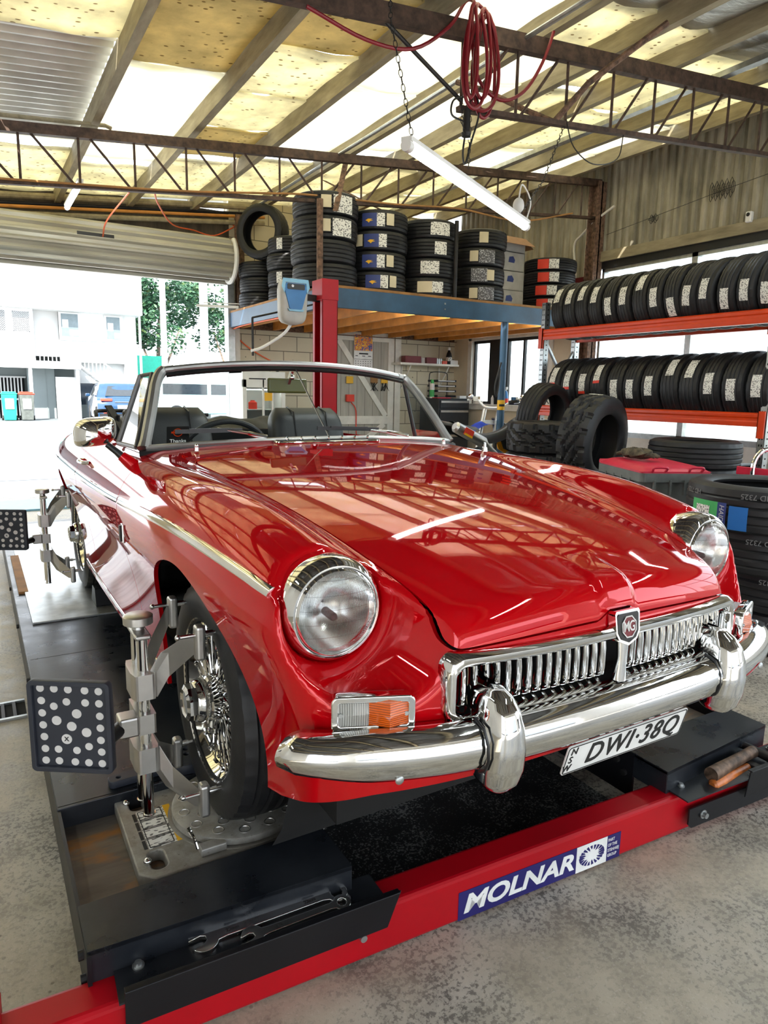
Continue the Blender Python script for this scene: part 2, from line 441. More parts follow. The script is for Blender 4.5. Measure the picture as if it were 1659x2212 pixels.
    # corrugated cladding, grimy
    t = NT('cladding'); v = t.coord('World', (1, 1, .35)); n = t.noise(v, 5, 8, .65); n2 = t.noise(t.coord('World', (7, 7, .5)), 2, 4)
    c = t.ramp(n, [(.28, (.14, .125, .085)), (.7, (.50, .455, .34))])
    MATS['cladding'] = t.pbr(t.mix(.35, c, t.ramp(n2, [(.35, (.08, .07, .055)), (.65, (.52, .47, .37))])), .6, .15)
    # roof insulation board: cream with holes, given translucency so the ceiling glows
    for nm, holes, base in (('board_holes', 1, (.86, .81, .60)), ('board_plain', 0, (.84, .82, .68)), ('board_brown', 1, (.72, .60, .30))):
        t = NT(nm); v = t.coord('World'); n = t.noise(v, 3.5, 7, .62)
        c = t.ramp(n, [(.3, mul(base, .72)), (.62, mul(base, 1.12))])
        if holes:
            d = t.voro(t.coord('World', (1.0, 1.6, 0)), 13, rnd=.8)
            h = t.ramp(d, [(.17, (1,) * 3), (.22, (0,) * 3)])
            ar = t.ramp(t.noise(v, 1.7, 3), [(.30, (.25,) * 3), (.42, (1,) * 3)])
            c = t.mix(t.math('MULTIPLY', h, t.math('MULTIPLY', ar, .85)), c, (.16, .10, .035))
        bn = t.bump(n, .25, .01); df = t.n('ShaderNodeBsdfDiffuse'); tl = t.n('ShaderNodeBsdfTranslucent'); mx = t.n('ShaderNodeMixShader'); mx.inputs[0].default_value = .38 if nm == 'board_holes' else .20
        t.l(c, df.inputs[0]); t.l(c, tl.inputs[0]); t.l(bn, df.inputs['Normal']); t.l(df.outputs[0], mx.inputs[1]); t.l(tl.outputs[0], mx.inputs[2]); t.l(mx.outputs[0], t.out.inputs['Surface']); MATS[nm] = t.m
    t = NT('timber_beam'); v = t.coord('World', (1, .2, 1)); n = t.noise(v, 16, 7, .6)
    MATS['timber'] = t.pbr(t.ramp(n, [(.3, (.20, .165, .10)), (.72, (.40, .34, .22))]), .75, 0, t.bump(n, .2, .004))
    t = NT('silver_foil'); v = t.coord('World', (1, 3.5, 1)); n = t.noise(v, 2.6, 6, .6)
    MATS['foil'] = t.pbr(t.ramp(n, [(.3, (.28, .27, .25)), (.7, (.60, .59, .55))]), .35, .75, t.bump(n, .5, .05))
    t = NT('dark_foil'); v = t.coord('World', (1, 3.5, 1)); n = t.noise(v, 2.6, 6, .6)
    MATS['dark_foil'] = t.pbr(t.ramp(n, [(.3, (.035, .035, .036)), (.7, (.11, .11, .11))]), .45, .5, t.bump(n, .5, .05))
    t = NT('skylight_sheet'); v = t.coord('World'); n = t.noise(v, 3, 6, .6)
    tl = t.n('ShaderNodeBsdfTranslucent'); df = t.n('ShaderNodeBsdfDiffuse'); cc = t.ramp(n, [(.3, (.80, .76, .58)), (.6, (.90, .88, .78))])
    t.l(cc, tl.inputs[0]); t.l(cc, df.inputs[0]); mx = t.n('ShaderNodeMixShader'); mx.inputs[0].default_value = .45
    t.l(tl.outputs[0], mx.inputs[1]); t.l(df.outputs[0], mx.inputs[2]); t.l(mx.outputs[0], t.out.inputs['Surface']); MATS['skylight'] = t.m
    mat('roof_steel', (.62, .63, .63), .42, .3, var=.2, scale=3)
    t = NT('shutter_steel'); v = t.coord('World', (.6, 1, 6)); n = t.noise(v, 2.0, 6, .6)
    MATS['shutter'] = t.pbr(t.ramp(n, [(.3, (.34, .325, .265)), (.7, (.50, .48, .41))]), .40, .3)
    # outside
    t = NT('street'); v = t.coord('World'); n = t.noise(v, 1.2, 6); MATS['street'] = t.pbr(t.ramp(n, [(.3, (.42, .42, .41)), (.7, (.55, .545, .53))]), .8)
    t = NT('asphalt'); v = t.coord('World'); n = t.noise(v, 8, 6); MATS['asphalt'] = t.pbr(t.ramp(n, [(.3, (.10, .12, .13)), (.7, (.17, .19, .20))]), .8)
    t = NT('leaf'); v = t.coord('World'); n = t.noise(v, 2.5, 4)
    MATS['leaf'] = t.pbr(t.ramp(n, [(.3, (.012, .050, .026)), (.55, (.035, .11, .05)), (.75, (.16, .19, .05))]), .6)
    mat('render_white', (.56, .56, .555), .7, var=.03, scale=1); mat('render_grey', (.25, .29, .295), .7, var=.06, scale=1); mat('pale_pane', (.12, .155, .17), .3); mat('van_paint', (.42, .66, .66), .3)
    mat('bark', (.16, .12, .09), .9, var=.4)
    mat('concrete_pole', (.62, .62, .60), .8)
    # barn door timber / painted
    t = NT('door_boards'); v = t.coord('World'); x = t.sep(v)[0]; n = t.noise(t.coord('World', (6, 1, .6)), 4, 6)
    g = t.math('FRACT', t.math('MULTIPLY', x, 7.5)); ln = t.ramp(g, [(.03, (1,) * 3), (.06, (0,) * 3)])
    MATS['door_boards'] = t.pbr(t.mix(ln, t.ramp(n, [(.3, (.36, .335, .285)), (.7, (.47, .44, .38))]), (.12, .11, .09)), .65)
    # shop calendar picture: generic bright blots
    t = NT('calendar_print'); v = t.coord('Object'); n = t.noise(v, 22, 3, .5, 1.2); n2 = t.noise(v, 9, 2)
    c = t.ramp(n, [(.30, (.02, .12, .40)), (.42, (.75, .18, .03)), (.5, (.85, .55, .08)), (.58, (.62, .05, .03)), (.68, (.75, .72, .60))], 'CONSTANT')
    MATS['calendar_print'] = t.pbr(c, .5)
    # paper label print: thin dark dashes
    for nm, base, sc in (('label_print', (.80, .79, .74), 1.0), ('label_dark', (.10, .10, .11), 1.0)):
        t = NT(nm); v = t.coord('Object'); br = t.n('ShaderNodeTexNoise'); br.inputs['Scale'].default_value = 90; br.inputs['Detail'].default_value = 1
        mp = t.coord('Object', (.6, 1.6, 1)); t.l(mp, br.inputs['Vector'])
        k = t.ramp(br.outputs['Fac'], [(.56, (0,) * 3), (.58, (1,) * 3)])
        MATS[nm] = t.pbr(t.mix(t.math('MULTIPLY', k, .85), base, (.03, .03, .03) if nm == 'label_print' else (.55, .56, .60)), .55)
# ---------------------------------------------------------------- car bodywork as one smooth implicit skin
def spl(xs, ys):
    xs = np.array(xs, float); ys = np.array(ys, float); n = len(xs); h = np.diff(xs)
    A = np.eye(n); r = np.zeros(n)
    for i in range(1, n - 1):
        A[i, i - 1] = h[i - 1]; A[i, i] = 2 * (h[i - 1] + h[i]); A[i, i + 1] = h[i]
        r[i] = 6 * ((ys[i + 1] - ys[i]) / h[i] - (ys[i] - ys[i - 1]) / h[i - 1])
    M = np.linalg.solve(A, r)
    tx = np.linspace(xs[0], xs[-1], 2000); k = np.clip(np.searchsorted(xs, tx) - 1, 0, n - 2)
    a = (xs[k + 1] - tx) / h[k]; b = (tx - xs[k]) / h[k]
    ty = a * ys[k] + b * ys[k + 1] + ((a**3 - a) * M[k] + (b**3 - b) * M[k + 1]) * h[k]**2 / 6
    return lambda x: np.interp(x, tx, ty)
S_zc = spl([-.95, -.75, -.6, -.4, -.2, 0, .3, .6, .8, 1.2, 2, 2.6, 3, 3.4], [.585, .668, .718, .768, .803, .830, .862, .888, .895, .88, .865, .845, .79, .68])
S_ze = spl([-.95, -.75, -.6, -.4, -.2, 0, .3, .6, .8, 1.2, 2, 2.6, 3, 3.4], [.53, .622, .682, .738, .775, .802, .834, .858, .868, .86, .85, .835, .785, .68])
S_zw = spl([-.95, -.75, -.6, -.48, -.38, -.26, -.08, .1, .4, .7, 1.2, 2, 2.6, 3, 3.4], [.58, .68, .738, .770, .792, .815, .836, .846, .853, .855, .850, .845, .83, .78, .68])
S_xc = spl([-.95, -.6, -.4, 0, .5, .8, 1.5, 3, 3.4], [.565, .568, .578, .605, .635, .65, .66, .60, .56])
S_xe = spl([-.95, -.75, -.65, -.5, -.3, 0, .35, .62, .9, 3.4], [.385, .402, .410, .432, .458, .490, .535, .562, .58, .58])
S_W = spl([-.95, -.72, -.6, -.5, -.4, -.3, -.15, 0, .3, .6, 1, 2, 2.6, 3.0, 3.2, 3.4], [.58, .648, .682, .700, .710, .719, .731, .742, .755, .761, .766, .766, .748, .69, .62, .5])
S_Yf = spl([0, .2, .35, .41, .5, .57, .63, .68, .73, .8], [-.706, -.701, -.687, -.677, -.653, -.626, -.594, -.552, -.47, -.30])
LC = (.562, .664)
def smax(a, b, k):
    h = np.maximum(k - np.abs(a - b), 0); return np.maximum(a, b) + h * h / (4 * k)
def sstep(t):
    t = np.clip(t, 0, 1); return t * t * (3 - 2 * t)
def Ztop(x, y):
    xe, xc = S_xe(y), S_xc(y); zc, ze, zw = S_zc(y), S_ze(y), S_zw(y)
    a = zc - (zc - ze) * (np.minimum(x, xe) / xe)**2.4
    t = sstep((x - xe) / (xc - xe)); b = ze + (zw - ze) * t
    c = zw - .8 * (x - xc)**2
    z = np.where(x < xe, a, np.where(x < xc, b, c))
    # raised rib running up the bonnet behind the badge
    rib = sstep((.055 + .01 * np.clip(y + .7, 0, 1) - x) / .018) * sstep((-.55 - y) / .16)
    return z + .012 * rib
def F_body(P):
    x = np.abs(P[..., 0]); y = P[..., 1]; z = P[..., 2]
    d = np.maximum(.655 - z, 0)
    tuck = .075 * (1 - np.exp(-(d / .2)**1.5)) + .05 * np.maximum(z - .72, 0)
    f_top = z - Ztop(x, y)
    f_side = x - (S_W(y) - tuck)
    f = smax(f_top, f_side, .17)
    yf = S_Yf(x) + .22 * np.maximum(.43 - z, 0) + .05 * np.maximum(z - .6, 0)
    f = smax(f, yf - y, .055)
    rear = y - (3.20 - .25 * (z - .5)**2 - .12 * (x / .6)**3)
    f = smax(f, rear, .12)
    r = np.sqrt((x - LC[0])**2 + (z - LC[1])**2)
    up = sstep((z - LC[1] - .02) / .07)
    cone = smax(r - (.1045 + .004 * up + .36 * np.maximum(-.500 - y, 0)), y + .478 - .030 * up, .012)
    f = smax(f, -cone, .022)
    return np.maximum(f, .12 - z)
def grad(P, e=2e-4):
    g = np.empty_like(P)
    for k in range(3):
        d = np.zeros(3); d[k] = e; g[:, k] = (F_body(P + d) - F_body(P - d)) / (2 * e)
    return g
def project(P, it=4):
    for _ in range(it):
        f = F_body(P); g = grad(P); P = P - g * (f / np.maximum((g * g).sum(1), 1e-6))[:, None]
    return P
def isosurface(h=.0125):
    xs = np.arange(-.86, .861, h); ys = np.arange(-.84, 3.32, h); zs = np.arange(.14, .99, h)
    nx, ny, nz = len(xs), len(ys), len(zs)
    F = np.empty((nx, ny, nz), np.float32)
    for i in range(nx):
        Y, Z = np.meshgrid(ys, zs, indexing='ij'); P = np.stack([np.full_like(Y, xs[i]), Y, Z], -1); F[i] = F_body(P)
    ins = F < 0
    cnt = np.zeros((nx - 1, ny - 1, nz - 1), np.int16); acc = np.zeros((nx - 1, ny - 1, nz - 1, 3)); num = np.zeros((nx - 1, ny - 1, nz - 1))
    for ax in range(3):
        sl0 = [slice(None)] * 3; sl1 = [slice(None)] * 3; sl0[ax] = slice(0, -1); sl1[ax] = slice(1, None)
        a, b = F[tuple(sl0)], F[tuple(sl1)]; cr = (a < 0) != (b < 0)
        t = np.where(cr, a / np.where(cr, a - b, 1), 0)
        o = [q for q in range(3) if q != ax]
        for da in (0, 1):
            for db in (0, 1):
                s = [None] * 3; s[ax] = slice(None)
                s[o[0]] = slice(da, da + (cnt.shape[o[0]])); s[o[1]] = slice(db, db + cnt.shape[o[1]])
                c = cr[tuple(s)]; tt = t[tuple(s)]
                num += c
                acc[..., ax] += c * tt; acc[..., o[0]] += c * da; acc[..., o[1]] += c * db
    act = num > 0; idx = -np.ones(act.shape, np.int64); idx[act] = np.arange(act.sum())
    cell = np.argwhere(act); V = acc[act] / num[act][:, None]
    V = np.array([xs[0], ys[0], zs[0]]) + (cell + V) * h
    Q = []
    for ax in range(3):
        o = [q for q in range(3) if q != ax]
        a = ins[tuple(slice(0, -1) if q == ax else slice(1, -1) for q in range(3))]
        b = ins[tuple(slice(1, None) if q == ax else slice(1, -1) for q in range(3))]
        e = np.argwhere(a != b)
        if not len(e): continue
        sgn = a[tuple(e.T)]
        base = e.copy(); base[:, o[0]] += 1; base[:, o[1]] += 1
        def ci(d0, d1):
            c = base.copy(); c[:, o[0]] -= d0; c[:, o[1]] -= d1; return idx[tuple(c.T)]
        q = np.stack([ci(1, 1), ci(0, 1), ci(0, 0), ci(1, 0)], 1)
        flip = sgn if ax != 1 else ~sgn
        q[~flip] = q[~flip][:, ::-1]
        Q.append(q)
    Q = np.concatenate(Q); V = project(V)
    Tr = np.concatenate([Q[:, [0, 1, 2]], Q[:, [0, 2, 3]]])
    fn = np.cross(V[Tr[:, 1]] - V[Tr[:, 0]], V[Tr[:, 2]] - V[Tr[:, 0]])
    bad = (fn * grad(V[Tr].mean(1))).sum(1) < 0
    Tr[bad] = Tr[bad][:, ::-1]
    return V, Tr
def clip(V, Tr, g, proj=True):
    """keep the part of the triangle mesh where g(P) < 0, with a clean cut line"""
    s = g(V); ins = s < 0; k = ins[Tr].sum(1)
    keep = Tr[k == 3]; mix = Tr[(k == 1) | (k == 2)]
    new = {}; NV = []; pairs = []
    def cut(a, b):
        key = (a, b) if a < b else (b, a)
        if key not in new: new[key] = len(V) + len(pairs); pairs.append(key)
        return new[key]
    out = []
    for tr in mix.tolist():
        i = [ins[q] for q in tr]
        if sum(i) == 1:
            r = i.index(True); a, b, c = tr[r], tr[(r + 1) % 3], tr[(r + 2) % 3]
            out.append((a, cut(a, b), cut(a, c)))
        else:
            r = i.index(False); a, b, c = tr[r], tr[(r + 1) % 3], tr[(r + 2) % 3]
            p, q = cut(a, b), cut(a, c); out += [(p, b, c), (p, c, q)]
    if pairs:
        pr = np.array(pairs); A, B = V[pr[:, 0]], V[pr[:, 1]]
        ga, gb = s[pr[:, 0]], s[pr[:, 1]]
        lo, hi = np.zeros(len(pr)), np.ones(len(pr))
        for _ in range(14):
            t = (lo + hi) / 2; gm = g(A + (B - A) * t[:, None]); left = (gm < 0) == (ga < 0)
            lo = np.where(left, t, lo); hi = np.where(left, hi, t)
        N = A + (B - A) * ((lo + hi) / 2)[:, None]
        V = np.concatenate([V, project(N, 2) if proj else N])
    Tr = np.concatenate([keep, np.array(out, np.int64).reshape(-1, 3)])
    used = np.unique(Tr); rm = -np.ones(len(V), np.int64); rm[used] = np.arange(len(used))
    return V[used], rm[Tr]
def skin_mesh(name, V, Tr, mats, flange=.012):
    """body panel with analytic normals and turned-in edges"""
    N = grad(V); N /= np.linalg.norm(N, axis=1)[:, None]
    E = {}
    for a, b, c in Tr.tolist():
        for p, q in ((a, b), (b, c), (c, a)):
            if (q, p) in E: del E[(q, p)]
            else: E[(p, q)] = 1
    be = list(E); bv = sorted({p for e in be for p in e})
    n0 = len(V); m1 = {p: n0 + i for i, p in enumerate(bv)}; m2 = {p: n0 + len(bv) + i for i, p in enumerate(bv)}
    VA = np.concatenate([V, V[bv], V[bv] - N[bv] * flange]) if bv else V
    nb = np.zeros((len(bv), 3)); bi = {p: i for i, p in enumerate(bv)}
    quads = []
    for p, q in be:
        quads.append((m1[q], m1[p], m2[p], m2[q]))
        d = V[q] - V[p]; w = np.cross(d, N[p]); nb[bi[p]] += w; nb[bi[q]] += w
    nb /= np.maximum(np.linalg.norm(nb, axis=1), 1e-9)[:, None]
    NA = np.concatenate([N, nb, nb]) if bv else N
    me = bpy.data.meshes.new(name)
    me.from_pydata(VA.tolist(), [], Tr.tolist() + quads)
    me.polygons.foreach_set('use_smooth', [True] * len(me.polygons))
    for m in mats: me.materials.append(m)
    me.update()
    me.normals_split_custom_set_from_vertices(NA.tolist())
    return me
def rbox(qx, qy, k):  # smooth intersection
    return smax(qx, qy, k)
def g_hood(P):
    x = np.abs(P[:, 0]); y = P[:, 1]; z = P[:, 2]
    edge = x - S_xe(y)
    back = y - (.60 - .10 * (x / .55)**3)
    lip = (.611 + .013 * (1 - (x / .41)**2) + .018 * np.clip((.06 - x) / .03, 0, 1) * np.clip((-.6 - y) / .05, 0, 1)) - z
    lip = np.where(y < -.55, lip, -.3)
    return smax(smax(edge, back, .05), lip, .02)
def g_arch(P, yc, zc, r):
    return np.where(np.abs(P[:, 0]) > .34, r - np.sqrt((P[:, 1] - yc)**2 + (P[:, 2] - zc)**2), -1.0)
def g_door(P, off=0):
    x = np.abs(P[:, 0]); y = P[:, 1]; z = P[:, 2]
    f = .607 + .02 * np.sin((z - .25) * 4) - y
    f = smax(f, y - 1.56, .05); f = smax(f, .245 - z, .06)
    return smax(f, .64 - x, .01)
def build_body(car):
    V, Tr = isosurface()
    zb = lambda P: np.interp(P[:, 1], [-.75, -.62, -.5, -.42, -.2, 3.3], [.36, .335, .285, .255, .205, .205]) - P[:, 2]
    V, Tr = clip(V, Tr, zb)
    V, Tr = clip(V, Tr, lambda P: g_arch(P, 0, .30, .362))
    V, Tr = clip(V, Tr, lambda P: g_arch(P, 2.31, .30, .345))
    # holes: cockpit, grille, lamp buckets
    ck = lambda P: smax(smax(np.abs(P[:, 0]) - .605, .80 - P[:, 1], .06), P[:, 1] - (2.02), .12)
    V, Tr = clip(V, Tr, lambda P: np.where(P[:, 2] > .70, -ck(P), -1))
    gr = lambda P: smax(np.abs(P[:, 0]) - .405, np.abs(P[:, 2] - .545) - .062, .03)
    V, Tr = clip(V, Tr, lambda P: np.where(P[:, 1] < -.5, -gr(P), -1))
    lp = lambda P: .085 - np.sqrt((np.abs(P[:, 0]) - LC[0])**2 + (P[:, 2] - LC[1])**2)
    V, Tr = clip(V, Tr, lambda P: np.where((P[:, 1] < -.3), lp(P), -1))
    pt = MATS['paint']
    hv, ht = clip(V, Tr, lambda P: g_hood(P) + .0022)
    obj('hood', skin_mesh('hood', hv, ht, [pt]), pt, car)
    bv, bt = clip(V, Tr, lambda P: -g_hood(P) + .0022)
    for s in (-1, 1):
        dv, dt = clip(bv, bt, lambda P: np.where(P[:, 0] * s > 0, g_door(P) + .002, 1))
        obj('door_panel', skin_mesh('door_panel', dv, dt, [pt]), pt, car)
    bv, bt = clip(bv, bt, lambda P: -g_door(P) + .002)
    obj('body_shell', skin_mesh('body_shell', bv, bt, [pt]), pt, car)
def surf(y, z, s=-1):
    """point and outward normal of the car's flank at (y, z)"""
    lo, hi = .25, .9
    for _ in range(30):
        m = (lo + hi) / 2
        if F_body(np.array([[m, y, z]]))[0] < 0: lo = m
        else: hi = m
    p = np.array([[lo, y, z]]); n = grad(p)[0]; n /= np.linalg.norm(n)
    return Vector((s * lo, y, z)), Vector((s * n[0], n[1], n[2]))
def nose(x, z):
    """point and normal of the car's front at (x, z)"""
    lo, hi = -.9, 0.2
    for _ in range(30):
        m = (lo + hi) / 2
        if F_body(np.array([[x, m, z]]))[0] > 0: lo = m
        else: hi = m
    p = np.array([[x, hi, z]]); n = grad(p)[0]; n /= np.linalg.norm(n)
    return Vector((x, hi, z)), Vector(n)
def strip(mb, pts, nrm, w, h, up=None):
    """half-round bead laid on a surface along pts"""
    k = 7; vs = []; m = len(pts)
    for i in range(m):
        t = (pts[min(i + 1, m - 1)] - pts[max(i - 1, 0)]).normalized(); n = nrm[i]; u = t.cross(n).normalized()
        for j in range(k):
            a = PI * j / (k - 1); vs.append(pts[i] + u * (w * math.cos(a)) + n * (h * math.sin(a)**.7 - .001))
    fs = [(i * k + j, i * k + j + 1, (i + 1) * k + j + 1, (i + 1) * k + j) for i in range(m - 1) for j in range(k - 1)]
    mb.add(vs, fs, True); mb.add(vs[:k], [tuple(range(k))[::-1]]); mb.add(vs[-k:], [tuple(range(k))])
def tyre_mesh(name, R, W, r, kind='road', n=None):
    """hollow tyre lying flat, axis z, tread cut into the outer band"""
    n = n or {'road': 90, 'at': 132, 'far': 48}[kind]
    h = W / 2; sh = R - .012
    side = [(r + .004, -.36 * W), (r, -.42 * W), (r + .012, -.46 * W), (r + .35 * (R - r), -h), (r + .62 * (R - r), -h * 1.0), (R - .022, -.455 * W)]
    rows = {'road': 24, 'at': 18, 'far': 18}[kind]; tw = .43 * W
    tread = [(-tw + 2 * tw * i / rows) for i in range(rows + 1)]
    prof = side + [(None, t) for t in tread] + [(a, -b) for a, b in side[::-1]]
    inner = [(r + .004, .36 * W), (R - .03, .40 * W), (R - .018, .2 * W), (R - .018, -.2 * W), (R - .03, -.40 * W)]
    vs = []; P = prof + inner; k = len(P)
    for i in range(n):
        a = 2 * PI * i / n; c, s = math.cos(a), math.sin(a)
        for q, (rr, z) in enumerate(P):
            if rr is None:
                u = z / tw
                rr = R - .010 * abs(u)**3
                j = q - len(side)
                if kind in ('road', 'far'):
                    if j in ((4, 9, 14, 19) if rows == 24 else (3, 7, 11, 15)): rr -= .007
                    elif abs(u) > .72 and (i % 3 == 0) and kind == 'road': rr -= .004
                    elif kind == 'road' and (i + j // 2) % 6 == 0 and abs(u) < .45: rr -= .002
                else:
                    ph = (i + (4 if (j // 3) % 2 else 0) + (j % 3)) % 8
                    g = (j in (6, 12)) and (i // 4) % 3 != 0
                    if abs(u) > .66: ph = (i + (j > 9) * 4) % 8
                    if ph < 2 or g: rr -= .017
            vs.append((rr * c, rr * s, z))
    fs = []
    for i in range(n):
        j = (i + 1) % n
        for q in range(k):
            q2 = (q + 1) % k; fs.append((i * k + q, j * k + q, j * k + q2, i * k + q2))
    b = MB(); b.add(vs, fs, True)
    return b.mesh(name, [MATS['rubber']], 32)

def wheel(car, x, y, z, steer=0):
    s = -1 if x < 0 else 1
    M = T(x, y, z) @ RZ(steer) @ RY(90 * s)   # local +z points outward
    w = bpy.data.objects.new('wheel', None); link(w, car); w.matrix_basis = M
    obj('tyre', tyre_mesh('car_tyre', .302, .185, .196, 'road', 120), MATS['rubber'], w)
    ch = MATS['chrome']
    b = MB()
    b.lathe([(.197, .078), (.206, .084), (.207, .078), (.204, .070), (.196, .068), (.193, .055), (.188, .03), (.170, .012), (.168, -.02), (.186, -.05), (.196, -.07), (.204, -.082)], 72)
    b.lathe([(.204, .070), (.199, .074), (.192, .060), (.180, .035), (.160, .020), (.160, -.01), (.175, -.05)], 72)
    obj('rim', b, ch, w)
    b = MB()
    for i in range(24):
        a = 2 * PI * i / 24
        for (r0, h0, da, r1, h1, ph) in ((.045, .055, 3.2, .182, .045, .3), (.045, .055, -3.2, .186, .056, -.3), (.050, -.035, 2.2, .168, .010, .1), (.045, .040, 1.6, .165, .004, .5)):
            a0 = a + ph * .13; a1 = a + da * .13 * .9
            b.tube([(r0 * math.cos(a0), r0 * math.sin(a0), h0), (r1 * math.cos(a1), r1 * math.sin(a1), h1)], .0024, 5, caps=False)
            b.sphere((r1 * math.cos(a1), r1 * math.sin(a1), h1), .0055, 6, 4)
    obj('spokes', b, ch, w)
    b = MB(); b.lathe([(.0, -.06), (.058, -.06), (.060, -.02), (.046, .0), (.044, .05), (.055, .062), (.057, .078), (.050, .085), (.0, .085)], 40)
    obj('hub', b, ch, w)
    b = MB(); M8 = RZ(22.5)
    b.lathe([(.0, .085), (.054, .085), (.056, .10), (.050, .112), (.0, .112)], 40)
    b.lathe([(.0, .112), (.047, .112), (.046, .132), (.036, .138), (.030, .134), (.0, .134)], 8, M8, smooth=False)
    obj('spinner', b, ch, w)
    b = MB(); b.lathe([(.0, -.03), (.155, -.03), (.155, -.05), (0, -.05)], 32); b.bx(-.10, -.05, .06, .14, -.09, -.02)
    obj('brake_disc', b, MATS['dark_steel'], w)
    return w

def build_car():
    car = thing('sports_car', 'glossy red open two-seater with chrome grille and bumper standing on the lift', 'car')
    build_body(car)
    ch, bt = MATS['chrome'], MATS['black_trim']
    # underside and wheel-arch liners
    b = MB()
    for yc in (0, 2.31):
        for s in (-1, 1):
            b.lathe([(.38, .20), (.38, .60), (.335, .60), (.375, .62), (.375, .66)][:2], 24, T(0, yc, .30) @ RY(90 * s), a0=0, a1=2 * PI)
            b.lathe([(.01, .36), (.38, .36)], 24, T(0, yc, .30) @ RY(90 * s))
    b.bx(-.52, .52, -.44, 3.05, .16, .22); b.bx(-.60, .60, .45, 1.9, .16, .24)
    b.bx(-.36, .36, -.56, -.52, .30, .62); b.bx(-.55, .55, -.40, -.36, .2, .66); b.bx(-.55, .55, .50, .54, .2, .80)
    obj('underbody', b, MATS['black_void'], car)
    # wheels
    wheel(car, -.588, 0, .30); wheel(car, .588, 0, .30); wheel(car, -.597, 2.31, .30); wheel(car, .597, 2.31, .30)
    # headlamps
    for s in (-1, 1):
        h = bpy.data.objects.new('headlamp', None); link(h, car); h.matrix_basis = T(s * LC[0], -.486, LC[1]) @ RX(90)   # local z forward
        b = MB(); b.lathe([(.100, -.050), (.1035, -.044), (.1035, .006), (.102, .014), (.097, .026), (.090, .034), (.0875, .034), (.0865, .030), (.0850, .036), (.0815, .040), (.080, .036), (.080, .028)], 64)
        obj('rim', b, ch, h)
        b = MB(); b.lathe([(.0, .058), (.02, .0575), (.04, .055), (.06, .049), (.072, .042), (.0808, .034)], 48)
        obj('lens', b, MATS['lens_glass'], h)
        b = MB(); b.lathe([(.081, .030), (.075, .012), (.055, -.018), (.03, -.034), (.0, -.040)], 40)
        obj('reflector', b, MATS['steel'], h)
        b = MB(); b.cyl((0, -.012, -.02), (0, -.014, .016), .0085, .0085, 16); b.sphere((0, -.014, .016), .0085, 12, 8)
        obj('bulb_shield', b, MATS['black_plastic'], h)
    # grille
    g = bpy.data.objects.new('grille', None); link(g, car)
    yg = lambda x: float(S_Yf(abs(x))) - .010 + .004
    n = 40
    out = rrect(.850, .136, .030, 8, -.002, .5425); inn = rrect(.803, .090, .022, 8, -.002, .5365)
    b = MB(); m = len(out); vs = []
    def dens(poly):  # add points on long edges so the frame can follow the curved nose
        r = []
        for i in range(len(poly)):
            p, q = poly[i], poly[(i + 1) % len(poly)]; k = max(1, int(math.dist(p, q) / .03))
            r += [(p[0] + (q[0] - p[0]) * t / 24, p[1] + (q[1] - p[1]) * t / 24) for t in range(24)] if k > 2 else [p]
        return r
    out, inn = dens(out), dens(inn); m = len(out)
    prof = [(0, .018), (0.02, -.004), (.25, -.016), (.6, -.017), (.85, -.010), (1.0, .004), (1.02, .030)]
    for i in range(m):
        for t, dy in prof:
            x = out[i][0] + (inn[i][0] - out[i][0]) * t; z = out[i][1] + (inn[i][1] - out[i][1]) * t
            vs.append((x, yg(x) + dy, z))
    k = len(prof)
    b.add(vs, [(i * k + j, i * k + j + 1, ((i + 1) % m) * k + j + 1, ((i + 1) % m) * k + j) for i in range(m) for j in range(k - 1)], True)
    obj('grille_frame', b, ch, g, sharp=50)
    nb = 15
    for s in (-1, 1):
        for i in range(nb):
            x = s * (.034 + .0247 * i)
            if abs(x) > .388: continue
            b = MB()
            pth = [(x, yg(x) + .012, .588), (x, yg(x) + .008, .56), (x, yg(x) + .008, .52), (x, yg(x) + .010, .503), (x, yg(x) + .024, .494)]
            vs = []
            for (px, py, pz) in pth:
                vs += [(px - .0042, py + .022, pz), (px - .0042, py + .004, pz), (px - .0018, py - .001, pz), (px + .0018, py - .001, pz), (px + .0042, py + .004, pz), (px + .0042, py + .022, pz)]
            b.add(vs, [(a * 6 + c, a * 6 + c + 1, a * 6 + 7 + c, a * 6 + 6 + c) for a in range(4) for c in range(5)], True)
            obj('slat', b, ch, g, sharp=30)
    b = MB(); b.tube([(0, yg(0) - .002, .60), (0, yg(0) - .006, .54), (0, yg(0) - .002, .492)], [.012, .010, .016], 12)
    obj('centre_bar', b, ch, g)
    b = MB(); b.bx(-.41, .41, -.60, -.59, .47, .61); obj('grille_backing', b, MATS['black_void'], g)
    # badge shield
    bd = bpy.data.objects.new('badge', None); link(bd, car); bd.matrix_basis = T(0, -.726, .608) @ RX(90 - 8) @ S3(.92, .90, 1)
    sh = [(-.036, .040), (-.040, .034), (-.038, -.012), (-.028, -.030), (0, -.042), (.028, -.030), (.038, -.012), (.040, .034), (.036, .040)]
    sc = lambda k: [(x * k, y * k) for x, y in sh]
    b = MB(); b.prism(sh, -.016, .003); obj('badge_frame', b, ch, bd, bevel=.003)
    b = MB(); b.prism(sc(.84), .003, .0045); obj('badge_field', b, MATS['black_trim'], bd)
    oc = [(.027 * math.cos(rad(22.5 + 45 * i)) * .92, .027 * math.sin(rad(22.5 + 45 * i)) - .000) for i in range(8)]
    oc2 = [(x * .88, y * .88) for x, y in oc]
    me = curve_mesh([oc, oc2], .0012, 0, [MATS['alu']]); obj('octagon_rim', me, MATS['alu'], bd, T(0, .002, .0055))
    b = MB(); b.prism(oc2, .0045, .0052); obj('octagon_field', b, MATS['maroon'], bd, T(0, .002, 0))
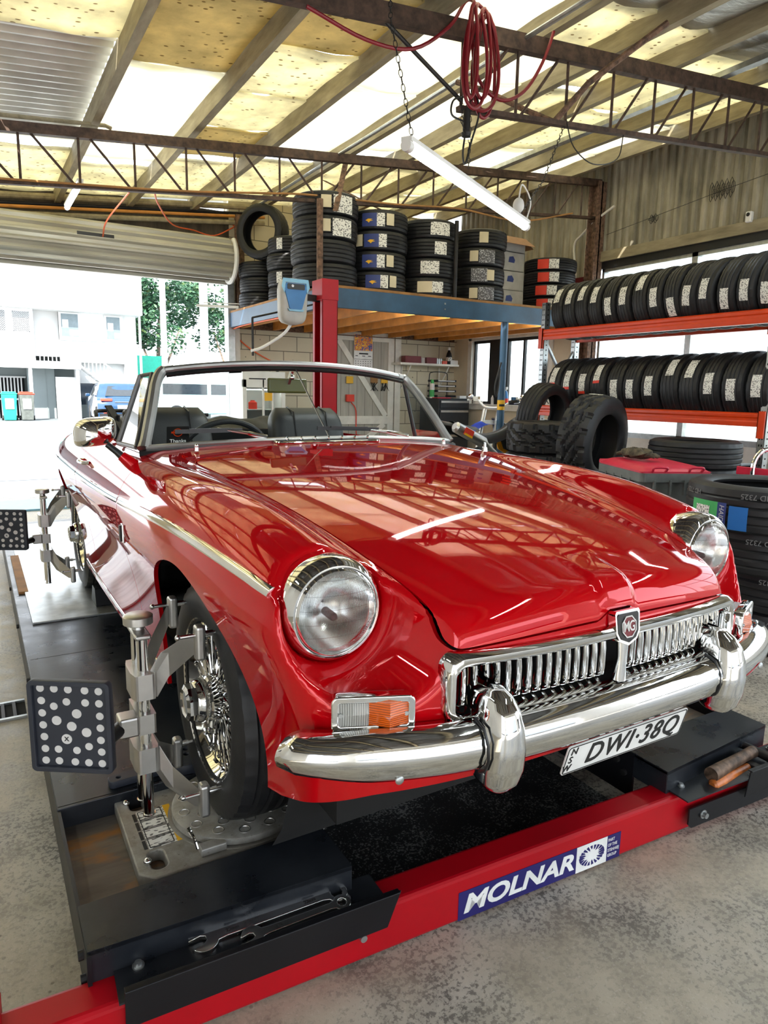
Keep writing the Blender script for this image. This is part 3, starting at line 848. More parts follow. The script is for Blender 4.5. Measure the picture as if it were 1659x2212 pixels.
    me = text_mesh('MG', .034, .0008, .0006, 0, [MATS['alu']], sx=.78, spacing=.86); obj('badge_letters', me, MATS['alu'], bd, T(0, .002, .0058))
    # bumper
    bp_ = bpy.data.objects.new('front_bumper', None); link(bp_, car)
    YB = spl([0, .2, .33, .45, .55, .62, .68, .715, .735], [-.744, -.741, -.732, -.714, -.686, -.655, -.612, -.570, -.53])
    xs = list(np.linspace(-.703, .703, 75)); pr = [(-.034, .484), (-.012, .487), (.006, .480), (.017, .466), (.022, .452), (.023, .440), (.020, .430), (.018, .418), (.008, .404), (-.010, .396), (-.030, .396)]
    b = MB(); vs = []
    for x in xs:
        e = 1e-3; t = Vector((e * 2, float(YB(abs(x + e)) - YB(abs(x - e))), 0)).normalized(); nn = Vector((t.y, -t.x, 0))
        tap = (1 - .22 * sstep((abs(x) - .56) / .12)) * (1 - max(0, (abs(x) - .672) / .033)**3 * .42)
        zc = .441 + .006 * sstep((abs(x) - .3) / .4)
        for d, z in pr: vs.append(Vector((x, float(YB(abs(x))), 0)) + nn * d + Vector((0, 0, zc + (z - .441) * tap)))
    k = len(pr); m = len(xs)
    b.add(vs, [(i * k + j, (i + 1) * k + j, (i + 1) * k + j + 1, i * k + j + 1) for i in range(m - 1) for j in range(k - 1)], True)
    for e in (0, m - 1): b.add(vs[e * k:e * k + k], [tuple(range(k)) if e == 0 else tuple(range(k))[::-1]])
    o = obj('bumper_bar', b, ch, bp_, sharp=60); so = o.modifiers.new('thick', 'SOLIDIFY'); so.thickness = .002
    for s in (-1, 1):
        px, pz = s * .535, .413; py = float(YB(.535)) - .018
        b = MB(); b.sphere((px, py, pz), .009, 12, 8, 1, .5, 1); obj('bumper_bolt', b, MATS['galv'], bp_)
        b = MB(); prof = [(q[0], q[1], q[2] + .032, q[3] + .045) for q in [(.352, .012, -.775, -.735), (.356, .026, -.79, -.73), (.370, .037, -.802, -.725), (.40, .043, -.812, -.72), (.44, .0425, -.816, -.715), (.48, .039, -.812, -.705), (.512, .034, -.802, -.695), (.532, .027, -.785, -.69), (.544, .018, -.765, -.69), (.549, .008, -.745, -.695)]]
        def ring(u, v):
            q = u * (len(prof) - 1); i = min(int(q), len(prof) - 2); t = q - i
            z, w, y0, y1 = [a + (c - a) * t for a, c in zip(prof[i], prof[i + 1])]
            a = 2 * PI * v; c, sn = math.cos(a), math.sin(a)
            return (s * .335 + w * math.copysign(abs(c)**.75, c), (y0 + y1) / 2 + (y1 - y0) / 2 * math.copysign(abs(sn)**.8, sn), z + .012 * max(0, sn))
        b.grid(ring, 36, 40, cv=True)
        ov = obj('overrider', b, ch, bp_, sharp=0)
        q = 1
        b = MB(); b.tube([(s * .335 - q * .044, -.715, .492), (s * .335 - q * .045, -.742, .484), (s * .335 - q * .046, -.758, .458), (s * .335 - q * .046, -.760, .43), (s * .335 - q * .046, -.752, .408), (s * .335 - q * .044, -.734, .396)], .0030, 8)
        obj('gasket', b, bt, ov)
    # plate
    pl = bpy.data.objects.new('number_plate', None); link(pl, car); pl.matrix_basis = T(.036, -.722, .347) @ RX(90 + 15)
    b = MB(); b.prism(rrect(.374, .074, .008), -.0015, .0015); obj('plate_backing', b, MATS['decal_white'], pl, bevel=.0008)
    me = curve_mesh([rrect(.370, .070, .007), rrect(.366, .066, .006)], .0004, 0, [MATS['black_ink']]); obj('plate_border', me, MATS['black_ink'], pl, T(0, 0, .002))
    me = text_mesh('DWI·38Q', .070, .0012, .0006, .16, [MATS['black_ink']], sx=.93, spacing=1.12); obj('plate_number', me, MATS['black_ink'], pl, T(.018, 0, .002))
    for i, c in enumerate('NSW'):
        me = text_mesh(c, .023, .0008, .0003, .1, [MATS['black_ink']]); obj('state_letter', me, MATS['black_ink'], pl, T(-.172 + .005 * (1 - i), .021 * (1 - i), .002))
    # indicator lamps
    for s in (-1, 1):
        a = Vector((s * .612, -.614, .514)); c = Vector((s * .490, -.666, .514)); mid = (a + c) / 2; L = (c - a).length
        ang = math.degrees(math.atan2((c - a).y * s, abs((c - a).x)))
        lm = bpy.data.objects.new('indicator_lamp', None); link(lm, car)
        lm.matrix_basis = T(*mid) @ RZ(ang if s < 0 else -ang) @ RX(90) @ S3(-s, 1, 1) if False else T(*mid) @ RZ(math.degrees(math.atan2((c - a).y, (c - a).x)) + (0 if s < 0 else 180)) @ RX(90)
        me = curve_mesh([rrect(L + .012, .062, .010), rrect(L - .004, .047, .006)], .010, .0025, [ch], res=2); obj('lamp_frame', me, ch, lm, T(0, 0, .0))
        b = MB(); b.prism(rrect(L, .05, .008), -.03, -.002); obj('lamp_base', b, MATS['galv'], lm)
        f = -s
        def wedge(x0, x1, pk):
            bb = MB(); h = .0225; t = .012
            for (u0, u1, p0, p1) in ((x0, (x0 + x1) / 2, .006, pk), ((x0 + x1) / 2, x1, pk, .006)):
                bb.add([(u0, -h, 0), (u1, -h, 0), (u1, -h, p1), (u0, -h, p0), (u0, h, 0), (u1, h, 0), (u1, h, p1), (u0, h, p0), (u0, 0, p0 + t * .4), (u1, 0, p1 + t * .4)],
                       [(3, 2, 9, 8), (8, 9, 6, 7), (0, 1, 2, 3), (5, 4, 7, 6)])
            bb.add([(x0, -h, 0), (x0, h, 0), (x0, h, .006), (x0, -h, .006)], [(0, 1, 2, 3)]); bb.add([(x1, -h, 0), (x1, h, 0), (x1, h, .006), (x1, -h, .006)], [(3, 2, 1, 0)])
            return bb
        xl, xr = -L / 2 + .003, L / 2 - .003; xm = -.008 * f
        if s < 0: ca, aa = (xl, xm), (xm, xr)
        else: ca, aa = (xm, xr), (xl, xm)
        obj('clear_lens', wedge(*ca, .010), MATS['clear_lens'], lm); obj('amber_lens', wedge(*aa, .022), MATS['amber'], lm)
        for q in (-1, 1):
            b = MB(); b.cyl((q * (L / 2 - .008), 0, .006), (q * (L / 2 - .008), 0, .014), .004, .004, 10); obj('lamp_screw', b, MATS['galv'], lm)
    # chrome flank mouldings
    ZT = spl([-.54, -.4, -.2, .0, .3, .56, 1.08, 2.0, 2.6, 3.0], [.694, .713, .731, .740, .738, .729, .714, .704, .698, .690])
    for s in (-1, 1):
        for y0, y1 in ((-.468, .598), (.616, 1.55), (1.565, 2.95)):
            pn = [surf(y, float(ZT(y)), s) for y in np.linspace(y0, y1, 26)]
            b = MB(); strip(b, [p for p, _ in pn], [n_ for _, n_ in pn], .0125, .007); obj('side_moulding', b, ch, car)
        p, n_ = surf(.545, .635, s); b = MB(); b.box(p.x, p.y, p.z, .010, .026, .060); e = obj('side_badge', b, ch, car, bevel=.003)
        b = MB(); b.box(p.x + s * .006, p.y, p.z, .010, .017, .050); obj('side_badge_field', b, bt, e)
        p, n_ = surf(1.40, .775, s)
        b = MB(); b.tube([p + Vector((s * .0, -.09, .0)), p + Vector((s * .022, -.075, 0)), p + Vector((s * .028, 0, 0)), p + Vector((s * .022, .04, 0)), p + Vector((0, .05, 0))], [.007, .008, .009, .008, .007], 10)
        obj('door_handle', b, ch, car)
        # sill finisher
        pn = [surf(y, .232, s) for y in np.linspace(.40, 1.94, 20)]
        b = MB(); strip(b, [q for q, _ in pn], [m_ for _, m_ in pn], .010, .005); obj('sill_moulding', b, ch, car)
    # windscreen
    ws = bpy.data.objects.new('windscreen', None); link(ws, car)
    XB, YBs, ZB = .632, .785, .868
    def wb(u): return Vector((XB * u, YBs - .085 * (1 - abs(u)**2.4), ZB + .026 * (1 - abs(u)**2)))          # along the base
    def wt(u): return Vector((.535 * u, .985 - .070 * (1 - abs(u)**2.4), 1.132 + .040 * (1 - abs(u)**2.2)))      # along the top
    def wp(u, v): return wb(u).lerp(wt(u), v) + Vector((0, -.012 * math.sin(PI * v), 0))
    b = MB(); b.grid(lambda a, c: wp(-.985 + 1.97 * a, .015 + .975 * c), 32, 8); obj('windscreen_glass', b, MATS['glass'], ws)
    al = MATS['screen_alu']
    for s in (-1, 1):
        b = MB(); pth = [wp(s, t / 10) + Vector((s * .004, .006, 0)) for t in range(9)]
        cn = catmull([wp(s, .8) + Vector((s * .004, .006, 0)), wp(s * .995, .93) + Vector((0, .006, 0)), wp(s * .965, 1.0) + Vector((0, .006, .002)), wp(s * .9, 1.0) + Vector((0, .006, .004))], 5)
        P = pth[:-1] + cn; b.tube(P, [.024] + [.020] * (len(P) - 6) + [.014] * 5, 10)
        obj('windscreen_pillar', b, al, ws)
    b = MB(); b.tube([wp(u, 1.0) + Vector((0, .006, .004)) for u in np.linspace(-.93, .93, 31)], .0125, 10); obj('windscreen_header', b, al, ws)
    b = MB(); b.tube([wp(u, .985) + Vector((0, .002, -.012)) for u in np.linspace(-.95, .95, 31)], .008, 8)
    b.tube([wp(u, -.07) + Vector((0, .004, 0)) for u in np.linspace(-1.02, 1.02, 31)], .018, 8); obj('windscreen_seal', b, bt, ws)
    b = MB(); b.tube([wp(u, .02) + Vector((0, -.004, .0)) for u in np.linspace(-1, 1, 31)], .010, 8); obj('windscreen_lower_rail', b, MATS['alu'], ws)
    for s in (-1, 1):   # quarter lights
        q = bpy.data.objects.new('quarter_light', None); link(q, car)
        A = Vector((s * .655, .82, .872)); B = Vector((s * .665, 1.10, .868)); Cc = Vector((s * .580, 1.075, 1.118)); D = Vector((s * .553, 1.0, 1.125))
        b = MB(); b.tube([A, B], .008, 8); b.tube([B, Cc], .010, 8); b.tube([Cc, D], .007, 8); b.tube([D, A], .009, 8); obj('quarter_frame', b, MATS['alu_dark'], q)
        b = MB(); b.add([A, B, Cc, D], [(0, 1, 2, 3)]); obj('quarter_glass', b, MATS['glass'], q)
    # wipers
    for (pv, m1, b0, b1) in (((-.225, .715, .902), (-.39, .765, .937), (-.535, .772, .927), (-.305, .745, .932)), ((.383, .73, .898), (.13, .745, .937), (-.02, .725, .937), (.25, .735, .929))):
        w = bpy.data.objects.new('wiper', None); link(w, car)
        b = MB(); b.cyl(Vector(pv) - Vector((0, 0, .03)), Vector(pv), .012, .010, 12); b.tube([Vector(pv) + Vector((0, 0, .002)), Vector(pv).lerp(Vector(m1), .4) + Vector((0, -.01, .006))], [.012, .007], 8)
        obj('wiper_base', b, ch, w)
        b = MB(); b.tube([Vector(pv).lerp(Vector(m1), .38) + Vector((0, -.01, .006)), m1], [.006, .004], 8); obj('wiper_arm', b, MATS['steel'], w)
        b = MB(); b.bar(b0, b1, .007, .014); b.bar(Vector(b0).lerp(Vector(b1), .2) + Vector((0, -.006, .006)), Vector(b0).lerp(Vector(b1), .8) + Vector((0, -.006, .006)), .008, .006); obj('wiper_blade', b, bt, w)
    # scuttle vent with chrome fins
    vt = bpy.data.objects.new('scuttle_vent', None); link(vt, car)
    zsv = lambda x, y: float(Ztop(np.array([abs(x)]), np.array([y]))[0])
    b = MB(); ring = [(x, .668 + y, 0) for x, y in rrect(.42, .055, .022)]; b.tube([(x, y, zsv(x, y) + .003) for x, y, _ in ring], .005, 8, closed=True); obj('vent_rim', b, ch, vt)
    b = MB(); b.bx(-.20, .20, .645, .69, .888, .899); obj('vent_mesh', b, bt, vt)
    for i in range(7):
        x = -.165 + i * .055; b = MB(); b.tube([(x - .012, .648, .902), (x, .668, .908), (x + .012, .69, .902)], .0045, 6); obj('vent_fin', b, ch, vt)
    for s in (-1, 1):
        b = MB(); b.cyl((s * .50, .64, .872), (s * .50, .64, .884), .009, .007, 10); b.sphere((s * .50, .638, .888), .007, 8, 6); obj('washer_jet', b, ch, car)
    # aerial base on the far wing
    b = MB(); b.cyl((.60, .50, .845), (.60, .50, .868), .013, .010, 12); b.cyl((.60, .50, .868), (.60, .50, .886), .006, .005, 10); obj('aerial_base', b, ch, car)
    # door mirror
    mr = bpy.data.objects.new('door_mirror', None); link(mr, car)
    def mh(u, v):
        a = 2 * PI * v; d = u; k = (1 - (1 - d)**2.2)**.5 if d < 1 else 1
        c, s_ = math.cos(a), math.sin(a)
        return (-.792 + (.066 * (k * .8 + .2 if d > .02 else .02)) * math.copysign(abs(c)**.62, c), .705 + .075 * d, .930 + (.047 * (k * .8 + .2 if d > .02 else .02)) * math.copysign(abs(s_)**.62, s_) + .012 * c)
    b = MB(); b.grid(mh, 14, 36, cv=True); b.add([mh(1, j / 36) for j in range(36)], [tuple(range(36))]); obj('mirror_shell', b, ch, mr, sharp=60)
    b = MB(); b.tube([(-.762, .735, .892), (-.735, .725, .868), (-.715, .72, .848)], [.010, .011, .014], 12); obj('mirror_stalk', b, bt, mr)
    b = MB(); b.tube([(-.722, .722, .855), (-.70, .715, .835), (-.675, .71, .815)], [.016, .021, .024], 12); obj('mirror_foot', b, MATS['paint'], mr)
    # cockpit
    lt = MATS['black_leather']
    b = MB(); b.bx(-.60, .60, .80, 2.0, .24, .27); b.bx(-.62, -.60, .8, 2.0, .25, .83); b.bx(.60, .62, .8, 2.0, .25, .83); b.bx(-.6, .6, 1.98, 2.02, .25, .86); obj('cockpit_tub', b, MATS['black_void'], car)
    b = MB(); b.grid(lambda u, v: (-.60 + 1.2 * u, .80 + .16 * math.sin(v * PI / 2), .868 - .03 * v - .10 * max(0, v - .6)), 20, 10); b.bx(-.60, .60, .94, .96, .62, .80); obj('dashboard', b, lt, car)
    for s in (-1, 1):
        st = bpy.data.objects.new('seat', None); link(st, car); cx = s * .355 + .01
        def bk(u, v):
            a = 2 * PI * v; c, s_ = math.cos(a), math.sin(a); z = .36 + .625 * u
            w = (.225 - .03 * u) * (1 if u < .85 else math.sqrt(max(0.02, 1 - ((u - .85) / .15)**2 * .35)))
            d = .075 * (1 if u < .9 else math.sqrt(max(.02, 1 - ((u - .9) / .1)**2)))
            return (cx + w * math.copysign(abs(c)**.45, c), 1.52 + .20 * u + d * math.copysign(abs(s_)**.6, s_), z)
        b = MB(); b.grid(bk, 30, 40, cv=True); b.add([bk(1, j / 40) for j in range(40)], [tuple(range(40))]); obj('backrest', b, lt, st, sharp=60)
        for q in (-.09, .09):
            b = MB(); b.tube([(cx + q, 1.445 + .20 * u, .36 + .625 * u) for u in np.linspace(.5, .97, 8)] + [(cx + q, 1.52 + .2, .99), (cx + q, 1.79, .95)], .004, 6)
            obj('seat_piping', b, MATS['black_trim'], st)
        b = MB(); b.box(cx, 1.28, .36, .44, .46, .14); obj('seat_cushion', b, lt, st, bevel=.04, seg=4)
    sw = bpy.data.objects.new('steering_wheel', None); link(sw, car); sw.matrix_basis = T(-.265, 1.10, .772) @ RX(-66)
    b = MB(); b.tube([(.195 * math.cos(a), .195 * math.sin(a), 0) for a in np.linspace(0, 2 * PI, 49)[:-1]], .012, 10, closed=True); obj('wheel_rim', b, lt, sw)
    b = MB()
    for a in (90, 210, 330): b.bar((0, 0, -.03), (.19 * math.cos(rad(a)), .19 * math.sin(rad(a)), 0), .03, .004)
    b.cyl((0, 0, -.09), (0, 0, -.01), .035, .045, 20); obj('wheel_spokes', b, MATS['steel'], sw)
    b = MB(); b.cyl((-.265, 1.06, .755), (-.265, .92, .70), .03, .03, 14); obj('steering_column', b, bt, car)
    im = bpy.data.objects.new('interior_mirror', None); link(im, car)
    b = MB(); b.tube([(-.03, .91, 1.16), (.02, .70, .90)], .003, 6); b.sphere((-.035, .93, 1.125), .012, 8, 6); b.bar((-.035, .93, 1.15), (-.04, .955, 1.10), .012, .012); obj('mirror_rod', b, MATS['steel'], im)
    b = MB(); b.box(0, 0, 0, .175, .018, .058); obj('mirror_back', b, MATS['olive_glass'], im, T(-.04, .965, 1.092) @ RZ(6), bevel=.008, seg=3)
    # folded hood behind the seats
    b = MB(); b.grid(lambda u, v: (-.63 + 1.26 * u, 2.0 + .34 * v, .862 + .055 * math.sin(PI * min(1, v * 1.1)) + .012 * math.sin(u * 31) * math.sin(v * 9)), 40, 12)
    for q in (.45, .52, .58): b.tube(catmull([(-q, 1.95, .80), (-q - .03, 2.0, .93), (-q + .05, 2.12, .955), (.0, 2.2, .93)], 6), .010, 6)
    obj('folded_hood', b, MATS['black_plastic'], car)
    b = MB(); b.bar((-.50, 1.90, .86), (-.56, 1.96, .985), .05, .006); b.bar((-.53, 1.92, .80), (-.52, 1.93, .94), .012, .012); obj('hood_strap', b, MATS['black_plastic'], car)
    # sticker on the screen
    sk = bpy.data.objects.new('screen_sticker', None); link(sk, car)
    c0 = wp(-.845, .145) + Vector((0, .004, 0)); ex = (wp(-.80, .145) - wp(-.89, .145)).normalized(); ez = (wp(-.845, .25) - wp(-.845, .05)).normalized(); ey = ez.cross(ex)
    M = Matrix(((ex.x, ez.x, -ey.x, c0.x), (ex.y, ez.y, -ey.y, c0.y), (ex.z, ez.z, -ey.z, c0.z), (0, 0, 0, 1))); sk.matrix_basis = M
    fz = -1 if (M.to_3x3() @ Vector((0, 0, 1))).y > 0 else 1
    b = MB(); b.box(0, 0, 0, .075, .070, .0006); obj('sticker_sheet', b, MATS['black_trim'], sk)
    me = text_mesh('Thanks', .019, .0002, .0002, 0, [MATS['decal_white']]); obj('sticker_text', me, MATS['decal_white'], sk, T(0, -.024, .0012 * fz))
    me = curve_mesh([circle(0, 0, .016), circle(0, 0, .0135)], .0003, 0, [MATS['orange_rack']]); obj('sticker_ring', me, MATS['orange_rack'], sk, T(0, .010, .0012 * fz))
    b = MB(); b.box(0, .010, .0012 * fz, .044, .007, .0006); obj('sticker_band', b, MATS['orange_rack'], sk)
    return car
# ---------------------------------------------------------------- lift under the car
FZ = -.20
def LM(x=0, y=0, z=0): return T(-1.0, -.425, 0) @ RZ(-2.8) @ T(x, y, z)
def build_lift():
    lf = thing('car_lift', 'red and black vehicle lift with two runways carrying the red open car', 'lift')
    rw = MATS['runway']; rd = MATS['red_lift']; bl = MATS['black_plastic']
    for s in (-1, 1):
        x0, x1 = (-1.012, -.450) if s < 0 else (.540, 1.085)
        r = bpy.data.objects.new('runway', None); link(r, lf)
        b = MB(); b.bx(x0, x1, .180, 4.45, -.028, 0); b.bx(x0, x1, .172, .186, -.075, 0)
        for y in (1.30, 2.26, 3.25): b.bx(x0 + .01, x1 - .01, y, y + .006, -.002, .0008)
        obj('deck', b, rw, r, bevel=.004)
        b = MB(); b.bx(x0 - .002, x0 + .006, -.36, 4.45, -.145, -.004); obj('side_rail', b, bl, r)
        b = MB(); b.bx(x1 - .006, x1 + .002, .18 if s < 0 else -.36, 4.45, -.145, -.004); b.bx(x1 - .006, x1 + .002, -.36, .18, -.145, -.060); obj('side_rail', b, bl, r)
        b = MB(); b.bx(x0 + .006, x1 - .006, -.23, .18, -.072, -.056); obj('turnplate_pit', b, MATS['pit'], r)
        yl = -.352 if s < 0 else -.478; yr = -.384 if s < 0 else -.446
        yb = -.214 if s < 0 else -.30
        b = MB(); b.prism([(x0, yl), (x1, yr), (x1, yb), (x0, yb)], -.010, 0)
        b.prism([(x0, yl), (x1, yr), (x1, yr + .008), (x0, yl + .008)], -.078, -.001); b.bx(x0, x0 + .008, yl + .002, yb, -.078, -.001); obj('stop_cover', b, rw, r, bevel=.003)
        for y in (-.30, -.33, .6, 1.2, 1.9, 2.6):
            b = MB(); b.cyl((x0 - .012, y, -.045 if y > -.32 else -.075), (x0, y, -.045 if y > -.32 else -.075), .010, .010, 10); obj('side_bolt', b, MATS['dark_steel'], r)
        b = MB(); b.bx(x0 + .05, x1 - .05, 1.75, 4.3, -.0, .010); obj('slip_plate', b, MATS['galv'], r, bevel=.002)
    # front crossbeam
    cb = bpy.data.objects.new('cross_beam', None); link(cb, lf); cb.matrix_basis = LM()
    b = MB(); b.bx(-.18, 2.62, 0, .085, FZ + .006, -.070); obj('beam', b, rd, cb, bevel=.012, seg=3)
    dc = bpy.data.objects.new('maker_decal', None); link(dc, cb); dc.matrix_basis = T(1.068, -.0012, -.1515) @ RX(90)
    return lf, dc, cb
def decal(lf, cb):
    W, H = .540, .077
    d = bpy.data.objects.new('maker_decal', None); link(d, lf); d.matrix_basis = LM(1.070, -.0008, -.1515) @ RX(90)
    nv, wh = MATS['navy_decal'], MATS['decal_white']
    b = MB(); b.box(0, 0, 0, W, H, .0008); obj('decal_field', b, nv, d)
    xs0, xs1 = -W / 2 + .700 * W, -W / 2 + .905 * W
    b = MB(); b.bx(xs0, xs1, -H / 2, H / 2, .0004, .0009); obj('decal_square', b, wh, d)
    me = text_mesh('MOLNAR', .068, .0004, .0022, .22, [wh], sx=1.02, spacing=1.0)
    xs = [v.co.x for v in me.vertices]; k = .355 / (max(xs) - min(xs)); me.transform(S3(k, .98, 1))
    obj('maker_name', me, wh, d, T(-W / 2 + .700 * W / 2 + .001, -.001, .0008))
    cx, cy = (xs0 + xs1) / 2, 0
    rays = []
    for i in range(20):
        a = rad(18 * i + 4); r0 = .020 + .006 * ((i * 7) % 3) / 2; r1 = .043
        ux, uy = math.cos(a), math.sin(a); px, py = -uy, ux
        ex = lambda r, w: (r * ux * 1.08 + w * px, r * uy * .68 + w * py)
        rays.append([ex(r0, 0.0), ex(r1 * .96, .0052), ex(r1, -.0035), ex(r0 + .006, -.003)])
    me = curve_mesh(rays, .0003, 0, [nv]); obj('star_burst', me, nv, d, T(cx, cy, .0012))
    for i, s in enumerate(('PART', 'OF THE', 'STENHØJ', 'GROUP')):
        me = text_mesh(s, .0125, .0003, .0001, 0, [wh], align='LEFT', sx=.82); obj('small_print', me, wh, d, T(xs1 + .0035, .024 - .0155 * i, .0008))
def tool_tray(lf, name, M, W, lipL, lipR, bx0, bx1, bz):
    """folded black tray: base sheet, leaning lip, bolted bracket"""
    bl = MATS['black_plastic']
    t = bpy.data.objects.new('tool_tray', None); link(t, lf); t.matrix_basis = M
    b = MB(); b.bx(0, W, -.030, .078, -.004, 0); obj('tray_base', b, MATS['runway'], t)
    b = MB()
    zt, zb = .028, -.064
    fr = [(lipL, -.036, zt), (lipR, -.036, zt), (lipR - .028, -.026, zb), (lipL + .0, -.026, zb)]
    bk = [(x, y + .004, z) for x, y, z in fr]
    b.add(fr + bk, [(0, 1, 2, 3), (7, 6, 5, 4), (0, 4, 5, 1), (1, 5, 6, 2), (2, 6, 7, 3), (3, 7, 4, 0)])
    b.bx(lipL, lipR - .004, -.040, -.024, zt - .004, zt)
    obj('tray_lip', b, bl, t, bevel=.0015)
    b = MB(); b.prism([(bx0, -.045), (bx1, -.045), (bx1, bz + .014), (bx1 - .014, bz), (bx0 + .014, bz), (bx0, bz + .014)], 0, .005, T(0, -.008, 0) @ RX(90)); obj('tray_bracket', b, bl, t)
    return t
def bolt(par, M, r=.008, h=.010):
    b = MB(); b.cyl((0, 0, 0), (0, 0, .003), r * 1.5, r * 1.5, 16); b.cyl((0, 0, .003), (0, 0, h), r, r * .9, 14)
    b.cyl((0, 0, h), (0, 0, h + .0004), r * .45, r * .45, 6, mi=0)
    return obj('bolt', b, MATS['galv'], par, M, sharp=40)
def wrench_mesh(L, s):
    """combination spanner outline in XY: open jaw at x=0, ring at x=L"""
    ro, ri, J, w, hw = .024 * s, .0165 * s, .029 * s, .024 * s, .0095 * s
    d = rad(190); u = (math.cos(d), math.sin(d)); n = (-u[1], u[0]); al = math.degrees(math.asin(w / 2 / J))
    pt = lambda k, q: (u[0] * k + n[0] * q, u[1] * k + n[1] * q)
    up = arc(0, 0, J, 24, 190 - al, 12); dn = arc(0, 0, J, 190 + al, 336, 12)
    slot = [pt(.004 * s, -w / 2), pt(-.006 * s, -w / 4), pt(-.006 * s, w / 4), pt(.004 * s, w / 2)]
    out = up + slot + dn + [(.045 * s, -hw), (L - ro - .012 * s, -hw * .85)] + arc(L, 0, ro, -150, 150, 22) + [(L - ro - .012 * s, hw * .85), (.045 * s, hw)]
    hole = [(L + ri * (1 if i % 2 else .88) * math.cos(2 * PI * i / 24), ri * (1 if i % 2 else .88) * math.sin(2 * PI * i / 24)) for i in range(24)]
    return curve_mesh([out, hole], .0042 * s, .0018, [MATS['steel']], 'wrench', 2)
def build_tools(lf):
    t = tool_tray(lf, 'L', LM(.030, .018, -.060), .575, .010, .600, .40, .535, -.098)
    bolt(t, T(.045, .045, .0)); bolt(t, T(.492, .028, .0), .007, .009); bolt(t, T(.512, -.013, -.070) @ RX(90), .009, .014)
    t2 = tool_tray(lf, 'R', LM(1.555, -.012, -.062), .62, .27, .64, .035, .52, -.108)
    bolt(t2, T(.095, -.014, -.075) @ RX(90), .009, .014); bolt(t2, T(.05, .035, 0), .007, .009); bolt(t2, T(.50, .055, 0), .007, .009)
    M = LM(.205, .061, -.0535) @ RZ(.5) @ RX(8)
    o = obj('wrench', wrench_mesh(.300, 1.0), MATS['steel'], None, M); tag(o, 'longer chrome spanner lying at the back of the black tool tray', 'wrench', 'spanners on the tool tray')
    for tx, px in (('22mm', .06), ('22mm', .235)):
        obj('size_stamp', text_mesh(tx, .011, .0004, .0003, 0, [MATS['dark_steel']]), MATS['dark_steel'], o, T(px, 0, .0063))
    M = LM(.298, .026, -.0535) @ RZ(1.2) @ RX(8)
    o = obj('wrench', wrench_mesh(.206, .78), MATS['steel'], None, M); tag(o, 'shorter polished spanner lying nearer the lip of the black tool tray', 'wrench', 'spanners on the tool tray')
    obj('size_stamp', text_mesh('16', .009, .0004, .0003, 0, [MATS['dark_steel']]), MATS['dark_steel'], o, T(.06, 0, .0050))
    # hammer on the right-hand tray
    h = thing('hammer', 'old rust-stained hammer lying on the right-hand black tool tray', 'hammer', LM(1.70, -.004, -.036) @ RZ(8) @ RY(1))
    b = MB(); b.tube([(0, 0, 0), (.05, 0, .001), (.12, 0, .002), (.20, 0, .002), (.25, 0, .001)], [.022, .021, .0185, .0175, .019], 18); obj('handle', b, MATS['rusty_ham'], h)
    b = MB(); b.tube([(.262, -.05, 0), (.262, -.02, 0), (.265, .01, 0), (.262, .04, .004)], [.017, .014, .014, .012], 14)
    for q in (-.007, .007): b.tube([(.262 + q, .035, .004), (.255 + q * 1.4, .075, .006), (.238 + q * 1.6, .105, -.002)], [.009, .007, .003], 8)
    b.cyl((.262, -.066, 0), (.262, -.048, 0), .020, .020, 18); obj('claw_head', b, MATS['dark_steel'], h)
    h = thing('mallet', 'orange varnished wooden tool handle under the rusty hammer on the tray', 'hammer', LM(1.690, -.018, -.062) @ RZ(5))
    b = MB(); b.tube([(0, 0, 0), (.006, 0, 0), (.05, 0, .001), (.12, .004, 0), (.20, .006, -.002)], [.010, .0165, .017, .014, .012], 16); obj('handle', b, MATS['wood_handle'], h)
    b = MB(); b.box(.215, .006, 0, .03, .05, .02); obj('head', b, MATS['dark_steel'], h, bevel=.003)
def build_posts(lf):
    rd = MATS['red_lift']
    p = thing('hoist_post', 'tall red steel channel post standing in front of the loft corner', 'post', T(1.60, 4.02, 0))
    h, w, d = 2.02, .075, .10
    b = MB()
    b.bx(w - .012, w, -d, d, FZ, h); b.bx(-w, w, -d, -d + .012, FZ, h); b.bx(-w, w, d - .012, d, FZ, h)
    b.bx(-w, -w + .010, -d, -d + .045, FZ, h); b.bx(-w, -w + .010, d - .045, d, FZ, h)
    obj('post_channel', b, rd, p, bevel=.004)
    b = MB(); b.bx(-w - .004, w + .004, -d - .004, d + .004, h - .17, h + .004); obj('post_cap', b, rd, p, bevel=.003)
    b = MB(); b.bx(-w - .05, w + .05, -d - .05, d + .05, FZ, FZ + .015); obj('base_plate', b, rd, p)
    b = MB(); b.bx(w - .03, w - .015, -.05, .05, FZ + .02, h - .2); obj('lock_ladder', b, MATS['dark_steel'], p)
    b = MB(); b.bx(-.20, -.165, -.02, .11, FZ, -.045); b.bx(2.60, 2.64, -.02, .11, FZ, -.045); obj('beam_end_plate', b, rd, lf, LM(), bevel=.006)
